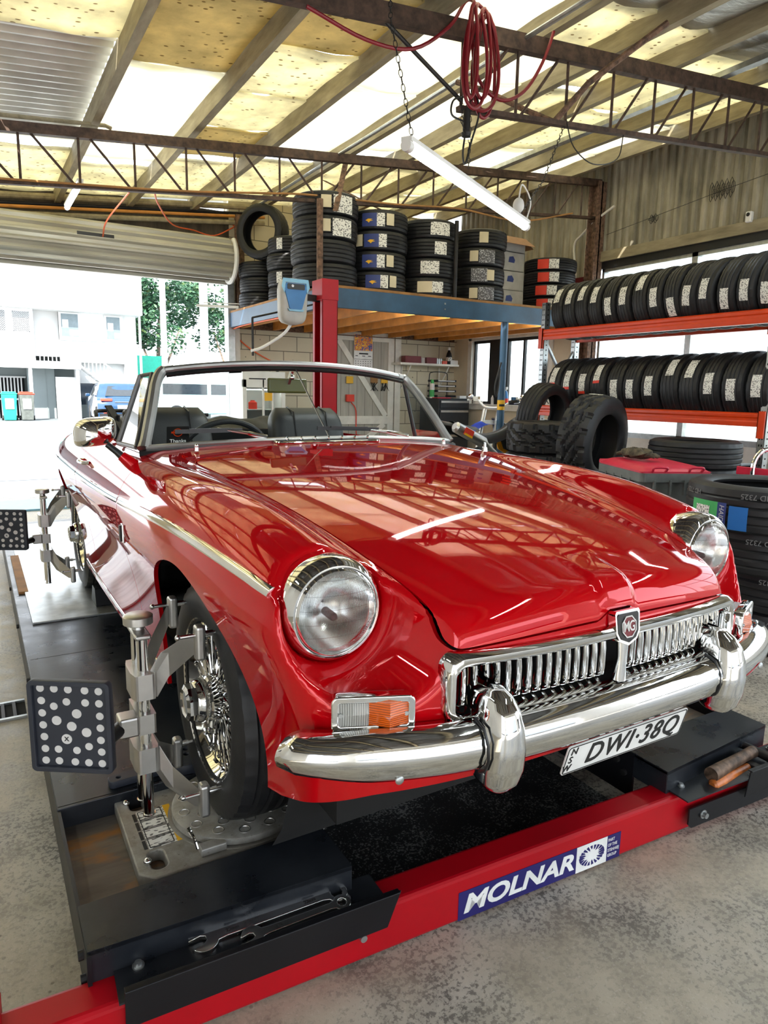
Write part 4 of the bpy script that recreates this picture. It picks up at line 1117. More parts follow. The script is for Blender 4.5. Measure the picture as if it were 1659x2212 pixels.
def turnplate():
    t = thing('turnplate', 'round aluminium turning plate under the near front wheel of the car', 'turnplate', None)
    al = MATS['turnplate']
    x0, x1, y0, y1 = -.872, -.372, -.172, .205
    out = [(x0, y0 + .03), (x0 + .03, y0), (x1 - .06, y0), (x1, y0 + .05), (x1, y0 + .13), (x1 - .10, y1), (x0 + .03, y1), (x0, y1 - .03)]
    slot = lambda cy: rrect(.045, .080, .020, 6, x0 + .046, cy)
    me = curve_mesh([out, slot(y0 + .062), slot(y1 - .058)], .012, .004, [al], 'base', 2); obj('base_plate', me, al, t, T(0, 0, -.040))
    b = MB(); b.lathe([(0, -.022), (.182, -.022), (.184, -.026)], 72, T(-.588, .005, 0)); b.lathe([(.0, 0), (.166, 0), (.172, -.003), (.173, -.019), (.168, -.021)], 72, T(-.588, .005, 0)); obj('turning_disc', b, al, t, sharp=40)
    for k, (r, n) in enumerate(((.145, 14), (.108, 10), (.07, 6))):
        for i in range(n):
            a = 2 * PI * (i + .4 * k) / n; b = MB(); b.tube([(-.588 + r * math.cos(a) + .0135 * math.cos(q), .005 + r * math.sin(a) + .0135 * math.sin(q), .0002) for q in np.linspace(0, 2 * PI, 17)[:-1]], .0013, 5, closed=True); obj('stud_ring', b, MATS['alu'], t)
    b = MB(); b.bx(-.735, -.672, -.158, -.128, -.024, -.004); obj('pin_block', b, al, t, bevel=.003)
    b = MB(); b.tube([(-.742, -.150, -.002), (-.745, -.146, .012), (-.745, -.130, .016), (-.748, -.10, .022)], [.004, .004, .004, .006], 8); obj('pin_handle', b, MATS['chrome'], t)
    b = MB(); b.bx(-.835, -.768, -.066, .100, -.0250, -.0232); obj('instruction_label', b, MATS['label_print'], t)
    b = MB(); b.bx(-.768, -.750, -.066, .100, -.0250, -.0230); obj('warning_strip', b, MATS['yellow'], t)
    for k in range(4):
        b = MB(); zz = -.0229; y = -.063 + .041 * k
        for p, q in (((-.832, y), (-.775, y)), ((-.775, y), (-.775, y + .036)), ((-.775, y + .036), (-.832, y + .036)), ((-.832, y + .036), (-.832, y))): b.bar((p[0], p[1], zz), (q[0], q[1], zz), .0022, .0006)
        b.bx(-.846, -.838, y, y + .034, -.025, -.0229); obj('label_panel', b, MATS['black_ink'], t)
    for y in (-.115, .150):
        b = MB(); b.sphere((-.850, y, -.020), .010, 12, 8); obj('plate_stud', b, MATS['chrome'], t)
    # black spacer bars behind the plate
    s = thing('spacer_bar', 'black holed plastic spacer bar lying behind the turning plate', 'spacer')
    me = curve_mesh([rrect(.16, .036, .012), circle(-.055, 0, .008), circle(.0, 0, .006)], .008, .002, [MATS['board_black']]); obj('bar', me, MATS['board_black'], s, T(-.80, .222, .012) @ RZ(4))
    s = thing('wheel_stop', 'black holed plastic block lying between the turning plate and tyre', 'spacer')
    me = curve_mesh([[(-.045, -.06), (.03, -.06), (.05, -.02), (.05, .05), (-.03, .06)], circle(0, .03, .010), circle(.0, -.0, .010)], .012, .003, [MATS['board_black']]); obj('block', me, MATS['board_black'], s, T(-.665, .235, .016) @ RZ(-10))
DOTS = [(208,457,0),(267,461,0),(327,466,0),(398,472,0),(457,477,0),(213,513,0),(267,540,0),(321,521,0),(401,527,0),(460,532,0),(217,569,0),(365,576,1),(464,589,0),(279,605,1),(221,624,0),(344,633,1),(467,643,0),(226,678,0),(323,691,2),(408,662,1),(470,699,0),(230,733,0),(287,737,0),(367,744,0),(419,727,0),(474,753,0),(233,787,0),(291,791,0),(360,797,0),(419,802,0),(477,807,0)]
def wheel_clamp(y, dx, label, tilt, front):
    c = thing('wheel_clamp', label, 'wheel clamp', T(dx, y, 0), 'alignment clamps')
    al, ch = MATS['alu'], MATS['chrome']
    X = -.826
    for k, q in enumerate((-.035, .035)):
        b = MB(); b.cyl((X, q, .052), (X, q, .508), .0125, .0125, 18); b.cyl((X, q, .050), (X, q, .054), .015, .015, 18); obj('rod', b, ch, c)
    b = MB(); b.bx(X - .018, X + .018, -.056, .056, .500, .512); b.cyl((X, 0, .512), (X, 0, .524), .014, .012, 14); obj('top_yoke', b, al, c, bevel=.004)
    b = MB(); n = 48
    b.lathe([(.0, .548), (.028, .548), (.034, .544), (.034, .526), (.028, .523), (0, .523)], n, T(X, 0, 0)); obj('knob', b, al, c, sharp=40)
    for nm, z, dz in (('upper_bracket', .385, .115), ('lower_bracket', .200, -.095)):
        k = bpy.data.objects.new(nm, None); link(k, c)
        b = MB(); b.prism([(-.022, -.058), (.022, -.058), (.026, -.04), (.026, .04), (.022, .058), (-.022, .058), (-.028, .03), (-.028, -.03)], z - .031, z + .031, T(X, 0, 0)); obj('collar', b, al, k, bevel=.006)
        for q in (-1, 1):
            b = MB(); w = .012
            zz = z + dz
            P = [(X + .02, q * .045, z), (X + .045, q * .060, z + .05 * dz / abs(dz)), (X + .098, q * .118, zz)]
            hs = [.032, .030, .022]
            vs = []
            for (px, py, pz), h in zip(P, hs):
                vs += [(px - w * .6, py - q * .008, pz - h), (px + w * .6, py + q * .008, pz - h), (px + w * .6, py + q * .008, pz + h), (px - w * .6, py - q * .008, pz + h)]
            b.add(vs, [(i * 4 + j, i * 4 + (j + 1) % 4, i * 4 + 4 + (j + 1) % 4, i * 4 + 4 + j) for i in range(2) for j in range(4)] + [(3, 2, 1, 0), (8, 9, 10, 11)])
            obj('arm', b, al, k, bevel=.003)
            b = MB(); b.box(X + .110, q * .125, zz, .024, .030, .085); obj('end_pad', b, al, k, bevel=.008, seg=3)
            b = MB(); b.cyl((X + .06, q * .128, zz + .02), (X + .152, q * .128, zz + .02), .0048, .0048, 10); b.cyl((X + .122, q * .128, zz + .02), (X + .140, q * .128, zz + .02), .0075, .0075, 12); b.sphere((X + .06, q * .128, zz + .02), .007, 8, 6); obj('grip_pin', b, MATS['steel'], k)
    k = bpy.data.objects.new('board_mount', None); link(k, c)
    b = MB(); b.prism([(-.020, -.056), (.022, -.056), (.022, .056), (-.020, .056)], .268, .316, T(X, 0, 0)); b.bx(X - .062, X - .018, -.062, -.010, .270, .318); obj('mount_collar', b, al, k, bevel=.005)
    b = MB(); b.cyl((X - .055, -.04, .292), (X - .090, -.085, .292), .017, .015, 14); b.cyl((X - .088, -.083, .292), (X - .108, -.118, .300), .011, .011, 12); obj('stub', b, MATS['black_plastic'], k)
    # dotted target board
    BW, BH = .172, .200
    A = Vector((-1.067, -.098, .372)); B = Vector((-.922, -.193, .370)); mid = (A + B) / 2
    ang = math.degrees(math.atan2((B - A).y, (B - A).x)) + tilt
    t = bpy.data.objects.new('target_board', None); link(t, c); t.matrix_basis = T(*mid) @ RZ(ang) @ RX(90) @ RX(0)
    b = MB(); b.prism(rrect(BW - .012, BH - .012, .006), -.006, 0); obj('board_face', b, MATS['board_black'], t)
    me = curve_mesh([rrect(BW, BH, .010), rrect(BW - .014, BH - .014, .005)], .008, .0015, [MATS['board_black']]); obj('board_frame', me, MATS['board_black'], t, T(0, 0, .0))
    for u, v, k_ in DOTS:
        yy = v - (u - 175) * .057; xx = u - (yy - 430) * .062
        px = ((xx - 160) / 345 - .5) * BW; py = -((yy - 420) / 405 - .5) * BH
        r = (.0082, .0102, .0112)[k_]
        b = MB(); b.prism(circle(px, py, r, 24), 0, .0008); dd = obj('dot', b, MATS['dot_white'], t)
        if k_ == 2: obj('dot_mark', text_mesh('X', .013, .0003, .0004, 0, [MATS['black_ink']]), MATS['black_ink'], dd, T(px, py, .0012))
    return c
def build_lift_area():
    lf, dc, cb = build_lift(); bpy.data.objects.remove(dc)
    decal(lf, cb); build_tools(lf); build_posts(lf); turnplate()
    wheel_clamp(0, 0, 'silver clamp with dotted black board on the front wheel', 0, True)
    wheel_clamp(2.31, -.022, 'silver clamp with dotted black board on the rear wheel', 6, False)
    b = MB(); b.prism([(0, 0), (.16, 0), (.11, .085), (.03, .085)], -.075, .075, T(-.60, 1.86, .011) @ RZ(90) @ RX(90)); o = obj('wheel_chock', b, MATS['black_plastic'], bevel=.006); tag(o, 'black wedge chock against the rear tyre of the red car', 'wheel chock')
    b = MB(); b.bx(-.990, -.945, 2.30, 3.20, .0, .012); o = obj('wood_strip', b, MATS['deck_board']); tag(o, 'thin brown timber strip lying along the outer edge of the runway', 'wood strip')
    g = thing('drain_grate', 'steel drain grate set in the floor left of the lift', 'drain grate', T(-1.30, 1.30, FZ))
    b = MB(); b.bx(-.38, .27, -.085, -.07, .001, .010); b.bx(-.38, .27, .07, .085, .001, .010); obj('grate_frame', b, MATS['galv'], g)
    b = MB(); b.bx(-.38, .27, -.07, .07, .0005, .002); obj('grate_slot', b, MATS['black_void'], g)
    for i in range(16): b = MB(); b.bar((-.37 + .04 * i, -.07, .007), (-.37 + .04 * i, .07, .007), .012, .006); obj('grate_bar', b, MATS['dark_steel'], g)
# ---------------------------------------------------------------- building
XR, YB, XL, YF = 5.5, 7.4, -4.0, -6.0
def roof(x): return 3.08 + .095 * x
def corrugated(p0, p1, z0, z1, pitch=.11, amp=.014, nrm=(0, 1, 0)):
    """vertical-ribbed sheet between two plan points"""
    p0, p1 = Vector(p0), Vector(p1); L = (p1 - p0).length; n = int(L / pitch * 6); b = MB(); vs = []
    nv = Vector(nrm)
    for i in range(n + 1):
        t = i / n; ph = (t * L / pitch) % 1; a = amp * max(-1, min(1, 2.2 * math.sin(2 * PI * ph)))
        p = p0.lerp(p1, t) + nv * a
        zt = z1(p.x) if callable(z1) else z1
        vs += [(p.x, p.y, z0), (p.x, p.y, zt)]
    b.add(vs, [(2 * i, 2 * i + 2, 2 * i + 3, 2 * i + 1) for i in range(n)], True); return b
def build_room():
    b = MB(); b.bx(XL, XR + .1, YF - 4, YB + .2, FZ - .1, FZ); struct('floor', b, MATS['floor'])
    b = MB(); b.bx(-.45, .54, -.345, 4.2, FZ, FZ + .002); o = struct('trim_1', b, MATS['bay_floor'])
    # back wall: block part right of the roller door, lintel over it
    b = MB(); b.bx(1.86, XR, YB, YB + .2, FZ, 3.62); b.bx(XL, -3.3, YB, YB + .2, FZ, 3.2); struct('wall_back', b, MATS['block'])
    b = MB(); b.bx(-3.3, 1.86, YB, YB + .2, 2.66, 3.3); struct('wall_back_lintel', b, MATS['dark_concrete'])
    b = MB(); b.bx(XL - .2, XL, -3.2, YB, FZ, 2.9); struct('wall_left', b, MATS['white_brick'])
    b = MB(); b.bx(XL - .2, XR + .1, YF - .2, YF, 2.62, 3.75); b.bx(XL - .2, -3.0, YF - .2, YF, FZ, 2.62); b.bx(4.2, XR + .1, YF - .2, YF, FZ, 2.62); struct('added_front_wall', b, MATS['white_brick'])  # unseen front wall added to keep high sky out of the chrome
    # right wall
    b = corrugated((XR + .02, -3.6, 0), (XR + .02, 4.62, 0), 2.73, roof(XR) + .30, nrm=(1, 0, 0)); struct('wall_right_upper', b, MATS['cladding'])
    b = corrugated((XR + .03, 4.62, 0), (XR + .03, YB, 0), 1.98, roof(XR) + .30, nrm=(1, 0, 0)); struct('wall_right_rear', b, MATS['cladding'])
    b = MB(); b.bx(XR, XR + .12, -3.6, 4.62, FZ, .60); struct('wall_right_lower', b, MATS['white_paint'])
    b = MB()
    b.bx(XR, XR + .1, 4.62, 5.30, FZ, 2.0); b.bx(XR, XR + .1, 6.95, YB, FZ, 2.0); b.bx(XR, XR + .1, 5.30, 6.95, FZ, .90); b.bx(XR, XR + .1, 5.30, 6.95, 1.86, 2.0); struct('wall_right_partition', b, MATS['partition'])
    b = MB(); b.bx(XR - .05, XR + .06, -3.6, 4.55, 2.655, 2.77); struct('trim_2', b, MATS['timber'], bevel=.004)
    b = MB(); b.bx(XR - .02, XR + .06, -3.6, 4.55, 2.575, 2.655); struct('trim_3', b, MATS['frame_black'])
    # big shop windows on the right
    edges = [4.47, 3.22, 1.95, .70, -.55, -1.8, -3.05]
    for i in range(6):
        y1, y0 = edges[i], edges[i + 1]
        w = bpy.data.objects.new('window_%d' % (i + 1), None); link(w); w['kind'] = 'structure'
        b = MB(); f = .035
        b.bx(XR, XR + .07, y0, y1, .60, .66); b.bx(XR, XR + .07, y0, y1, 2.535, 2.575); b.bx(XR, XR + .07, y0, y0 + f, .60, 2.575); b.bx(XR, XR + .07, y1 - f, y1, .60, 2.575); b.bx(XR + .02, XR + .06, y0, y1, 2.02, 2.06)
        obj('window_frame', b, MATS['galv'], w)
        b = MB(); b.bx(XR + .035, XR + .039, y0 + f, y1 - f, .66, 2.535); obj('pane', b, MATS['glass'], w)
    # sliding window in the partition
    w = bpy.data.objects.new('window_7', None); link(w); w['kind'] = 'structure'
    b = MB()
    b.bx(XR - .02, XR + .02, 5.21, 7.02, 1.86, 2.0); b.bx(XR - .02, XR + .02, 5.21, 5.31, .84, 1.9); b.bx(XR - .02, XR + .02, 6.94, 7.03, .84, 1.9); b.bx(XR - .05, XR + .02, 5.21, 7.03, .84, .925); obj('window_trim', b, MATS['trim_white'], w, bevel=.004)
    b = MB()
    b.bx(XR + .02, XR + .028, 6.13, 6.53, .93, 1.84)
    for y in (5.31, 5.80, 6.13, 6.53, 6.90): b.bx(XR + .03, XR + .07, y, y + .035, .925, 1.86)
    b.bx(XR + .03, XR + .07, 5.3, 6.94, .925, .965); b.bx(XR + .03, XR + .07, 5.3, 6.94, 1.82, 1.86); obj('window_frame', b, MATS['frame_black'], w)
    b = MB(); b.bx(XR + .048, XR + .052, 5.31, 6.94, .94, 1.84); obj('pane', b, MATS['glass'], w)
    # roller door
    d = bpy.data.objects.new('door_1', None); link(d); d['kind'] = 'structure'
    b = MB(); cy, cz, R = 7.08, 2.66, .235
    prof = []
    for i in range(76):
        a = 2 * PI * i / 75; r = R + (.016 if i % 5 in (0, 1) else -.016); prof.append((r * math.cos(a), r * math.sin(a)))
    vs = [(x, cy + p, cz + q) for x in (-3.28, 1.74) for p, q in prof]; k = len(prof)
    b.add(vs, [(i, i + 1, k + i + 1, k + i) for i in range(k - 1)], True); obj('shutter_roll', b, MATS['shutter'], d, sharp=15)
    b = MB(); b.bx(-3.28, 1.78, 7.26, 7.30, 2.41, 2.62); b.bx(-3.28, 1.78, 7.245, 7.315, 2.385, 2.425); obj('shutter_curtain', b, MATS['shutter'], d, bevel=.004)
    b = MB(); b.tube([(1.76, cy + (R + .03) * math.cos(a), cz + (R + .03) * math.sin(a)) for a in np.linspace(2.2, 5.2, 20)], .028, 8); obj('shutter_end_cap', b, MATS['white_paint'], d)
    b = MB(); b.bx(1.77, 1.86, 7.22, 7.38, FZ, 2.45); obj('door_track', b, MATS['galv'], d, bevel=.004)
    b = MB(); b.bx(1.86, 1.95, 7.30, 7.40, FZ, 2.02); obj('door_jamb', b, MATS['trim_white'], d)
    b = MB(); b.bx(-.02, .36, cy - R - .016, cy - R - .004, 2.70, 2.735); obj('shutter_tag', b, MATS['frame_black'], d)
    # barn door in the back wall
    d = bpy.data.objects.new('door_2', None); link(d); d['kind'] = 'structure'
    b = MB(); b.bx(3.22, 4.36, 7.37, 7.40, FZ, 1.98); obj('door_leaf', b, MATS['door_boards'], d)
    b = MB()
    for x in (3.30, 4.30, 4.42): b.bx(x - .05, x + .05, 7.345, 7.37, FZ, 1.96)
    for z in (1.86, .66, -.02): b.bx(3.26, 4.34, 7.346, 7.37, z - .06, z + .06)
    b.bar((3.42, 7.358, 1.80), (4.22, 7.358, .72), .08, .02, up=(0, 1, 0)); b.bar((4.2, 7.358, .60), (3.4, 7.358, .05), .08, .02, up=(0, 1, 0)); obj('door_ledges', b, MATS['trim_white'], d)
    # rusty columns
    b = MB(); b.bx(5.34, 5.48, 4.47, 4.485, FZ, 3.55); b.bx(5.34, 5.48, 4.60, 4.615, FZ, 3.55); b.bx(5.40, 5.42, 4.47, 4.61, FZ, 3.55); struct('column', b, MATS['rust'])
    b = MB(); b.bx(1.90, 2.00, 7.22, 7.30, 2.06, 3.25); struct('column', b, MATS['rust'])
    b = MB(); b.bx(1.84, 1.98, 7.30, 7.40, 2.0, 2.50); struct('trim_4', b, MATS['block'])
    # ceiling: steel sheet, timber beams, insulation boards
    sky = []
    PX = [-3.3, -2.5, -1.72, -.93, -.14, .64, 1.40, 2.20, 2.86, 3.48, 4.42, 5.12]
    for x in PX:
        b = MB(); b.bx(x - .030, x + .030, -5.2, YB + .1, roof(x) + .035, roof(x) + .185); struct('ceiling_beam', b, MATS['timber'])
    random.seed(5)
    bounds = [XL - .1] + PX + [XR]
    holes, plain, brown = MATS['board_holes'], MATS['board_plain'], MATS['board_brown']
    over = {5: [(-5, -3.6, 0), (-3.6, -2.4, 1), (-2.4, -1.2, 0), (-1.2, .0, 1), (.0, 1.2, 0), (1.2, 2.5, 0), (2.5, 3.62, 2), (3.62, 5.95, 1), (6.15, YB, 0)],
            6: [(-5, -3.8, 1), (-3.8, -2.6, 0), (-2.6, -1.4, 0), (-1.4, -.2, 1), (-.2, 1.0, 0), (1.0, 2.2, 0), (2.2, 3.02, 2), (3.02, 3.9, 0), (3.9, 4.75, 0), (4.75, 5.55, 2), (5.8, YB, 0)],
            7: [(-5, -3.5, 0), (-3.5, -2, 1), (-2, -.5, 0), (-.5, .7, 0), (.7, 1.6, 0), (1.6, 2.5, 1), (2.5, 3.5, 1), (3.5, 5.2, 1), (5.5, YB, 0)],
            8: [(-5, -3.5, 1), (-3.5, -2, 0), (-2, -.5, 0), (-.5, .7, 0), (.7, 1.7, 0), (1.7, 2.3, 0), (2.3, 3.0, 1), (3.0, 4.9, 1), (5.1, YB, 0)],
            4: [(-5, -3.5, 0), (-3.5, -2, 0), (-2, -.5, 1), (-.5, .9, 0), (.9, 2.0, 1), (2.0, 3.35, 0), (5.75, YB, 0)]}
    for i in range(len(bounds) - 1):
        x0, x1 = bounds[i] + .032, bounds[i + 1] - .032
        if i in over: segs = over[i]
        else:
            segs = []; y = -5.0
            while y < YB - .2:
                L = random.uniform(.95, 1.35); segs.append((y, min(y + L, YB), random.choice([0, 0, 0, 1]))); y += L + random.choice([.01, .01, .06])
        for (y0, y1, k) in segs:
            xm = (x0 + x1) / 2
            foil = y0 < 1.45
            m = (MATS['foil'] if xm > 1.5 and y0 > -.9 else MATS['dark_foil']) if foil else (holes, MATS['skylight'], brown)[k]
            if not foil and i < len(bounds) - 2: sky.append((bounds[i], bounds[i + 1], y0 + .02, y1 - .02))
            s = random.uniform(.01, .035) if not foil else .075; tl = random.uniform(-.012, .012); ed = random.uniform(.0, .03)
            ph = random.uniform(0, 6)
            def fn(u, v, x0=x0, x1=x1, y0=y0, y1=y1, s=s, tl=tl, ph=ph, ed=ed):
                x = x0 + (x1 - x0) * u; y = y0 + (y1 - y0) * v
                return (x, y + .012 * math.sin(u * 9 + ph), roof(x) + .175 - s * math.sin(PI * u) * (.4 + .6 * math.sin(PI * v)) + tl * (v - .5) - ed * (1 - v)**6 + .006 * math.sin(v * 11 + ph) * math.sin(u * 7))
            b = MB(); b.grid(fn, 8, 10); o = struct('ceiling_board', b, m); so = o.modifiers.new('t', 'SOLIDIFY'); so.thickness = .02; so.offset = 1
    # ribbed roof sheet, left out above skylights and boards to add daylight glow
    b = MB(); cols = [XL - .2] + PX + [XR + .3]; dy = .02
    for x0, x1 in zip(cols[:-1], cols[1:]):
        n = int((YB + 6.9) / dy); vs = []; fs = []
        for i in range(n + 1):
            y = -6.3 + dy * i; a = .020 * math.sin(2 * PI * y / .12)
            vs += [(x0, y, roof(x0) + .265 + a), (x1, y, roof(x1) + .265 + a)]
            if i and not any(abs(q[0] - x0) < .2 and q[2] < y < q[3] for q in sky): fs.append((2 * i - 2, 2 * i - 1, 2 * i + 1, 2 * i))
        b.add(vs, fs, True)
    struct('ceiling', b, MATS['roof_steel'])
    return PX
def truss(y, label, x0, x1, xb0, mirror, hdep=.42, vs=None, heavy=False):
    t = thing('roof_truss', label, 'truss')
    m = MATS['rusty_steel']
    def P(x, lo): return Vector((x, y, roof(x) - .010 - (hdep if lo else 0)))
    b = MB(); h = .075 if not heavy else .10
    b.bar(P(x0, 0) - Vector((0, 0, .035)), P(x1, 0) - Vector((0, 0, .035)), .055, h); obj('top_chord', b, m, t)
    b = MB(); b.bar(P(xb0, 1), P(x1, 1), .045, .030); obj('bottom_chord', b, m, t)
    xs = list(vs)
    for x in xs:
        b = MB(); b.cyl(P(x, 1), P(x, 0) - Vector((0, 0, .05)), .010, .010, 8); obj('upright', b, m, t)
    for a, c in zip(xs[:-1], xs[1:]):
        lo_first = (a + c) / 2 > mirror
        p, q = (P(a + .03, 1), P(c - .02, 0)) if lo_first else (P(a + .03, 0), P(c - .03, 1))
        b = MB(); b.cyl(p, q, .010, .010, 8); obj('diagonal', b, m, t)
    return t, P
def build_trusses():
    vs = [-3.2 + .418 * i for i in range(21)]
    t, P = truss(4.55, 'long rusty steel roof truss above the front edge of the tyre loft', -3.9, 5.45, -3.7, 1.62, .425, vs)
    b = MB(); b.bar((1.86, 4.35, 2.70), (2.10, 4.62, 3.22), .05, .008); b.bar((2.5, 4.50, 2.80), (2.3, 5.5, 3.30), .05, .008); obj('brace', b, MATS['rust'], t)
    b = MB(); b.tube(catmull([(-3.5, 4.52, 2.36), (-.5, 4.52, 2.61), (.5, 4.52, 2.70), (1.2, 4.52, 2.79), (1.7, 4.52, 2.85), (2.6, 4.52, 2.90), (3.4, 4.52, 2.97), (4.2, 4.52, 2.96), (5.0, 4.52, 3.15)], 6), .009, 6); obj('cable_bundle', b, MATS['deck_board'], t)
    b = MB(); b.tube([(-3.6, 4.60, roof(-3.6) + .055), (-.06, 4.60, roof(-.06) + .045), (-.02, 4.58, roof(0) + .02)], .016, 8); obj('conduit', b, MATS['timber'], t)
    vs = [1.52 + .425 * i for i in range(10)]
    t, P = truss(2.0, 'nearer dark steel roof truss with red hose looped over it', -3.9, 5.45, 1.50, 1.0, .46, vs, True)
    b = MB(); b.cyl((.98, 2.0, roof(.98) - .08), (1.52, 2.0, 2.80), .012, .012, 8); obj('end_diagonal', b, MATS['dark_steel'], t)
    b = MB(); b.tube([(2.28, 2.0, 2.84), (2.42, 1.86, 3.05), (2.60, 1.70, 3.22), (2.75, 1.55, 3.36)], .020, 6); b.tube([(2.32, 2.02, 2.84), (2.2, 2.2, 2.95), (2.05, 2.45, 3.12), (1.95, 2.65, 3.22)], .018, 6); obj('brace', b, MATS['rust'], t)
    b = MB(); b.tube(catmull([(2.36, 1.98, 2.86), (2.42, 1.96, 2.70), (2.6, 1.95, 2.62), (2.85, 1.97, 2.70), (2.92, 1.99, 2.88)], 6), .004, 5); obj('loose_wire', b, MATS['cable_black'], t)
    vs = [-3.2 + .418 * i for i in range(21)]
    truss(-.55, 'rusty steel roof truss overhead behind the camera nearest the car bonnet', -3.9, 5.45, -3.7, 1.0, .44, vs)
    truss(-3.1, 'rusty steel roof truss furthest behind the camera near the open front', -3.9, 5.45, -3.7, 1.0, .44, vs)
    # pipes and cable trays along the back lintel
    for k, (dy, dz, r, mt) in enumerate(((7.30, .14, .035, 'timber'), (7.28, .02, .018, 'cable_orange'), (7.30, -.05, .03, 'timber'), (7.33, .07, .016, 'dark_steel'))):
        b = MB(); f = lambda x: 2.965 + .095 * (x + .71)
        b.tube([(x, dy, f(x) + dz) for x in (-3.7, 0, 1.9, 2.3)], r, 8); o = obj('wall_pipe', b, MATS[mt if mt != 'cable_orange' else 'pine'])
        tag(o, ['thick cream pipe running above the roller door lintel', 'thin orange pipe strapped above the roller door lintel', 'lowest cream conduit above the roller door lintel', 'thin dark pipe between the pipes above the roller door'][k], 'pipe', 'pipes above the roller door')
    b = MB(); b.tube([(1.98, -3, roof(2) - .02), (1.98, 1.2, roof(2) - .02), (1.98, 6.9, roof(2) - .02)], .014, 8); b.tube([(2.02, -3, roof(2) + .0), (2.02, 6.9, roof(2) + .0)], .012, 8); o = obj('conduit', b, MATS['galv']); tag(o, 'grey metal conduit pair running under the roof beams', 'conduit')
    b = MB(); b.bx(3.90, 3.97, -2, 7.2, roof(3.9) + .01, roof(3.9) + .05); o = obj('light_rail', b, MATS['galv']); tag(o, 'bright metal rail running between the right hand roof beams', 'rail')
def chain(name, pts, r, label, par=None):
    b = MB(); P = [Vector(p) for p in pts]
    seg = []
    for a, c in zip(P[:-1], P[1:]):
        n = max(1, int((c - a).length / .028))
        seg += [a.lerp(c, i / n) for i in range(n)]
    seg.append(P[-1])
    for i in range(len(seg) - 1):
        a, c = seg[i], seg[i + 1]; d = (c - a); L = d.length; d.normalize(); u = d.orthogonal().normalized(); w = d.cross(u)
        if i % 2: u, w = w, u
        m = (a + c) / 2
        b.tube([m + d * (L * .62) * math.cos(t) + u * .008 * math.sin(t) for t in np.linspace(0, 2 * PI, 9)[:-1]], .0022, 4, closed=True)
    o = obj(name, b, MATS['dark_steel'], par)
    if label: tag(o, label, 'chain')
    return o
def tube_lamp(A, B, label, caps=True):
    A, B = Vector(A), Vector(B); d = (B - A).normalized()
    l = thing('tube_lamp', label, 'lamp', None, 'fluorescent tube lamps')
    b = MB(); b.tube([A, B], .022, 14); obj('lamp_tube', b, MATS['tube_light'], l)
    b = MB(); b.bar(A - d * .03 + Vector((0, 0, .026)), B + d * .03 + Vector((0, 0, .026)), .05, .018); obj('lamp_body', b, MATS['white_paint'], l)
    for p, s in ((A, -1), (B, 1)): b = MB(); b.tube([p, p + d * s * .035], .025, 12); obj('end_cap', b, MATS['white_paint'], l)
    return l
def build_lamps():
    A, B = Vector((.549, 1.026, 2.10)), Vector((1.884, 1.79, 2.10))
    tube_lamp(A, B, 'long glowing tube lamp hung on chains in mid air above the car')
    Q = A.lerp(B, .02) + Vector((0, 0, .03))
    chain('lamp_chain', [(.60, 1.32, 3.15), (.50, 1.12, 2.62), Q], .002, 'thin chain holding the left end of the hanging tube lamp')
    chain('lamp_chain', [(2.37, 2.0, 2.84), (2.10, 1.88, 2.42), B.lerp(A, .08) + Vector((0, 0, .03))], .002, 'thin chain holding the right end of the hanging tube lamp')
    b = MB(); b.sphere((1.80, 1.76, 2.20), .035, 12, 8, 1, 1, 1.3); b.tube(catmull([(1.80, 1.76, 2.24), (1.84, 1.78, 2.33), (1.93, 1.80, 2.25), (1.90, 1.8, 2.13)], 6), .005, 6); o = obj('lamp_plug', b, MATS['white_paint']); tag(o, 'white plug and lead at the right end of the hanging tube lamp', 'plug')
    tube_lamp((-.20, 5.1, 2.78), (-.18, 6.2, 2.82), 'short glowing tube lamp under the far truss near the roller door')
    for (p, q, nm) in (((.55, -2.2, 2.58), (.95, -1.0, 2.61), 'lamp behind the camera'), ((2.6, -1.6, 2.63), (2.9, -.6, 2.65), 'lamp near the right windows'), ((-2.6, -.4, 2.53), (-2.5, .8, 2.53), 'lamp on the left side'), ((3.9, .2, 2.78), (3.9, 1.4, 2.78), 'lamp above the rack end')):
        for e, z in ((p, 'first'), (q, 'second')): chain('lamp_chain', [e, (e[0], e[1], roof(e[0]) + .04)], .002, 'thin chain at the %s end of the %s' % (z, nm))
    tube_lamp((2.3, 4.50, 1.925), (4.6, 4.50, 1.925), 'added hidden strip lamp behind the blue front beam brightening the loft underside')  # unseen lamp added to brighten the underside of the loft
    tube_lamp((.55, -2.2, 2.55), (.95, -1.0, 2.58), 'glowing tube lamp hung behind the camera above the lift front')
    tube_lamp((2.6, -1.6, 2.6), (2.9, -.6, 2.62), 'glowing tube lamp behind the camera towards the right windows')
    tube_lamp((-2.6, -.4, 2.5), (-2.5, .8, 2.5), 'glowing tube lamp out of frame on the left side')
    tube_lamp((3.9, .2, 2.75), (3.9, 1.4, 2.75), 'glowing tube lamp above the tyre rack out of frame')
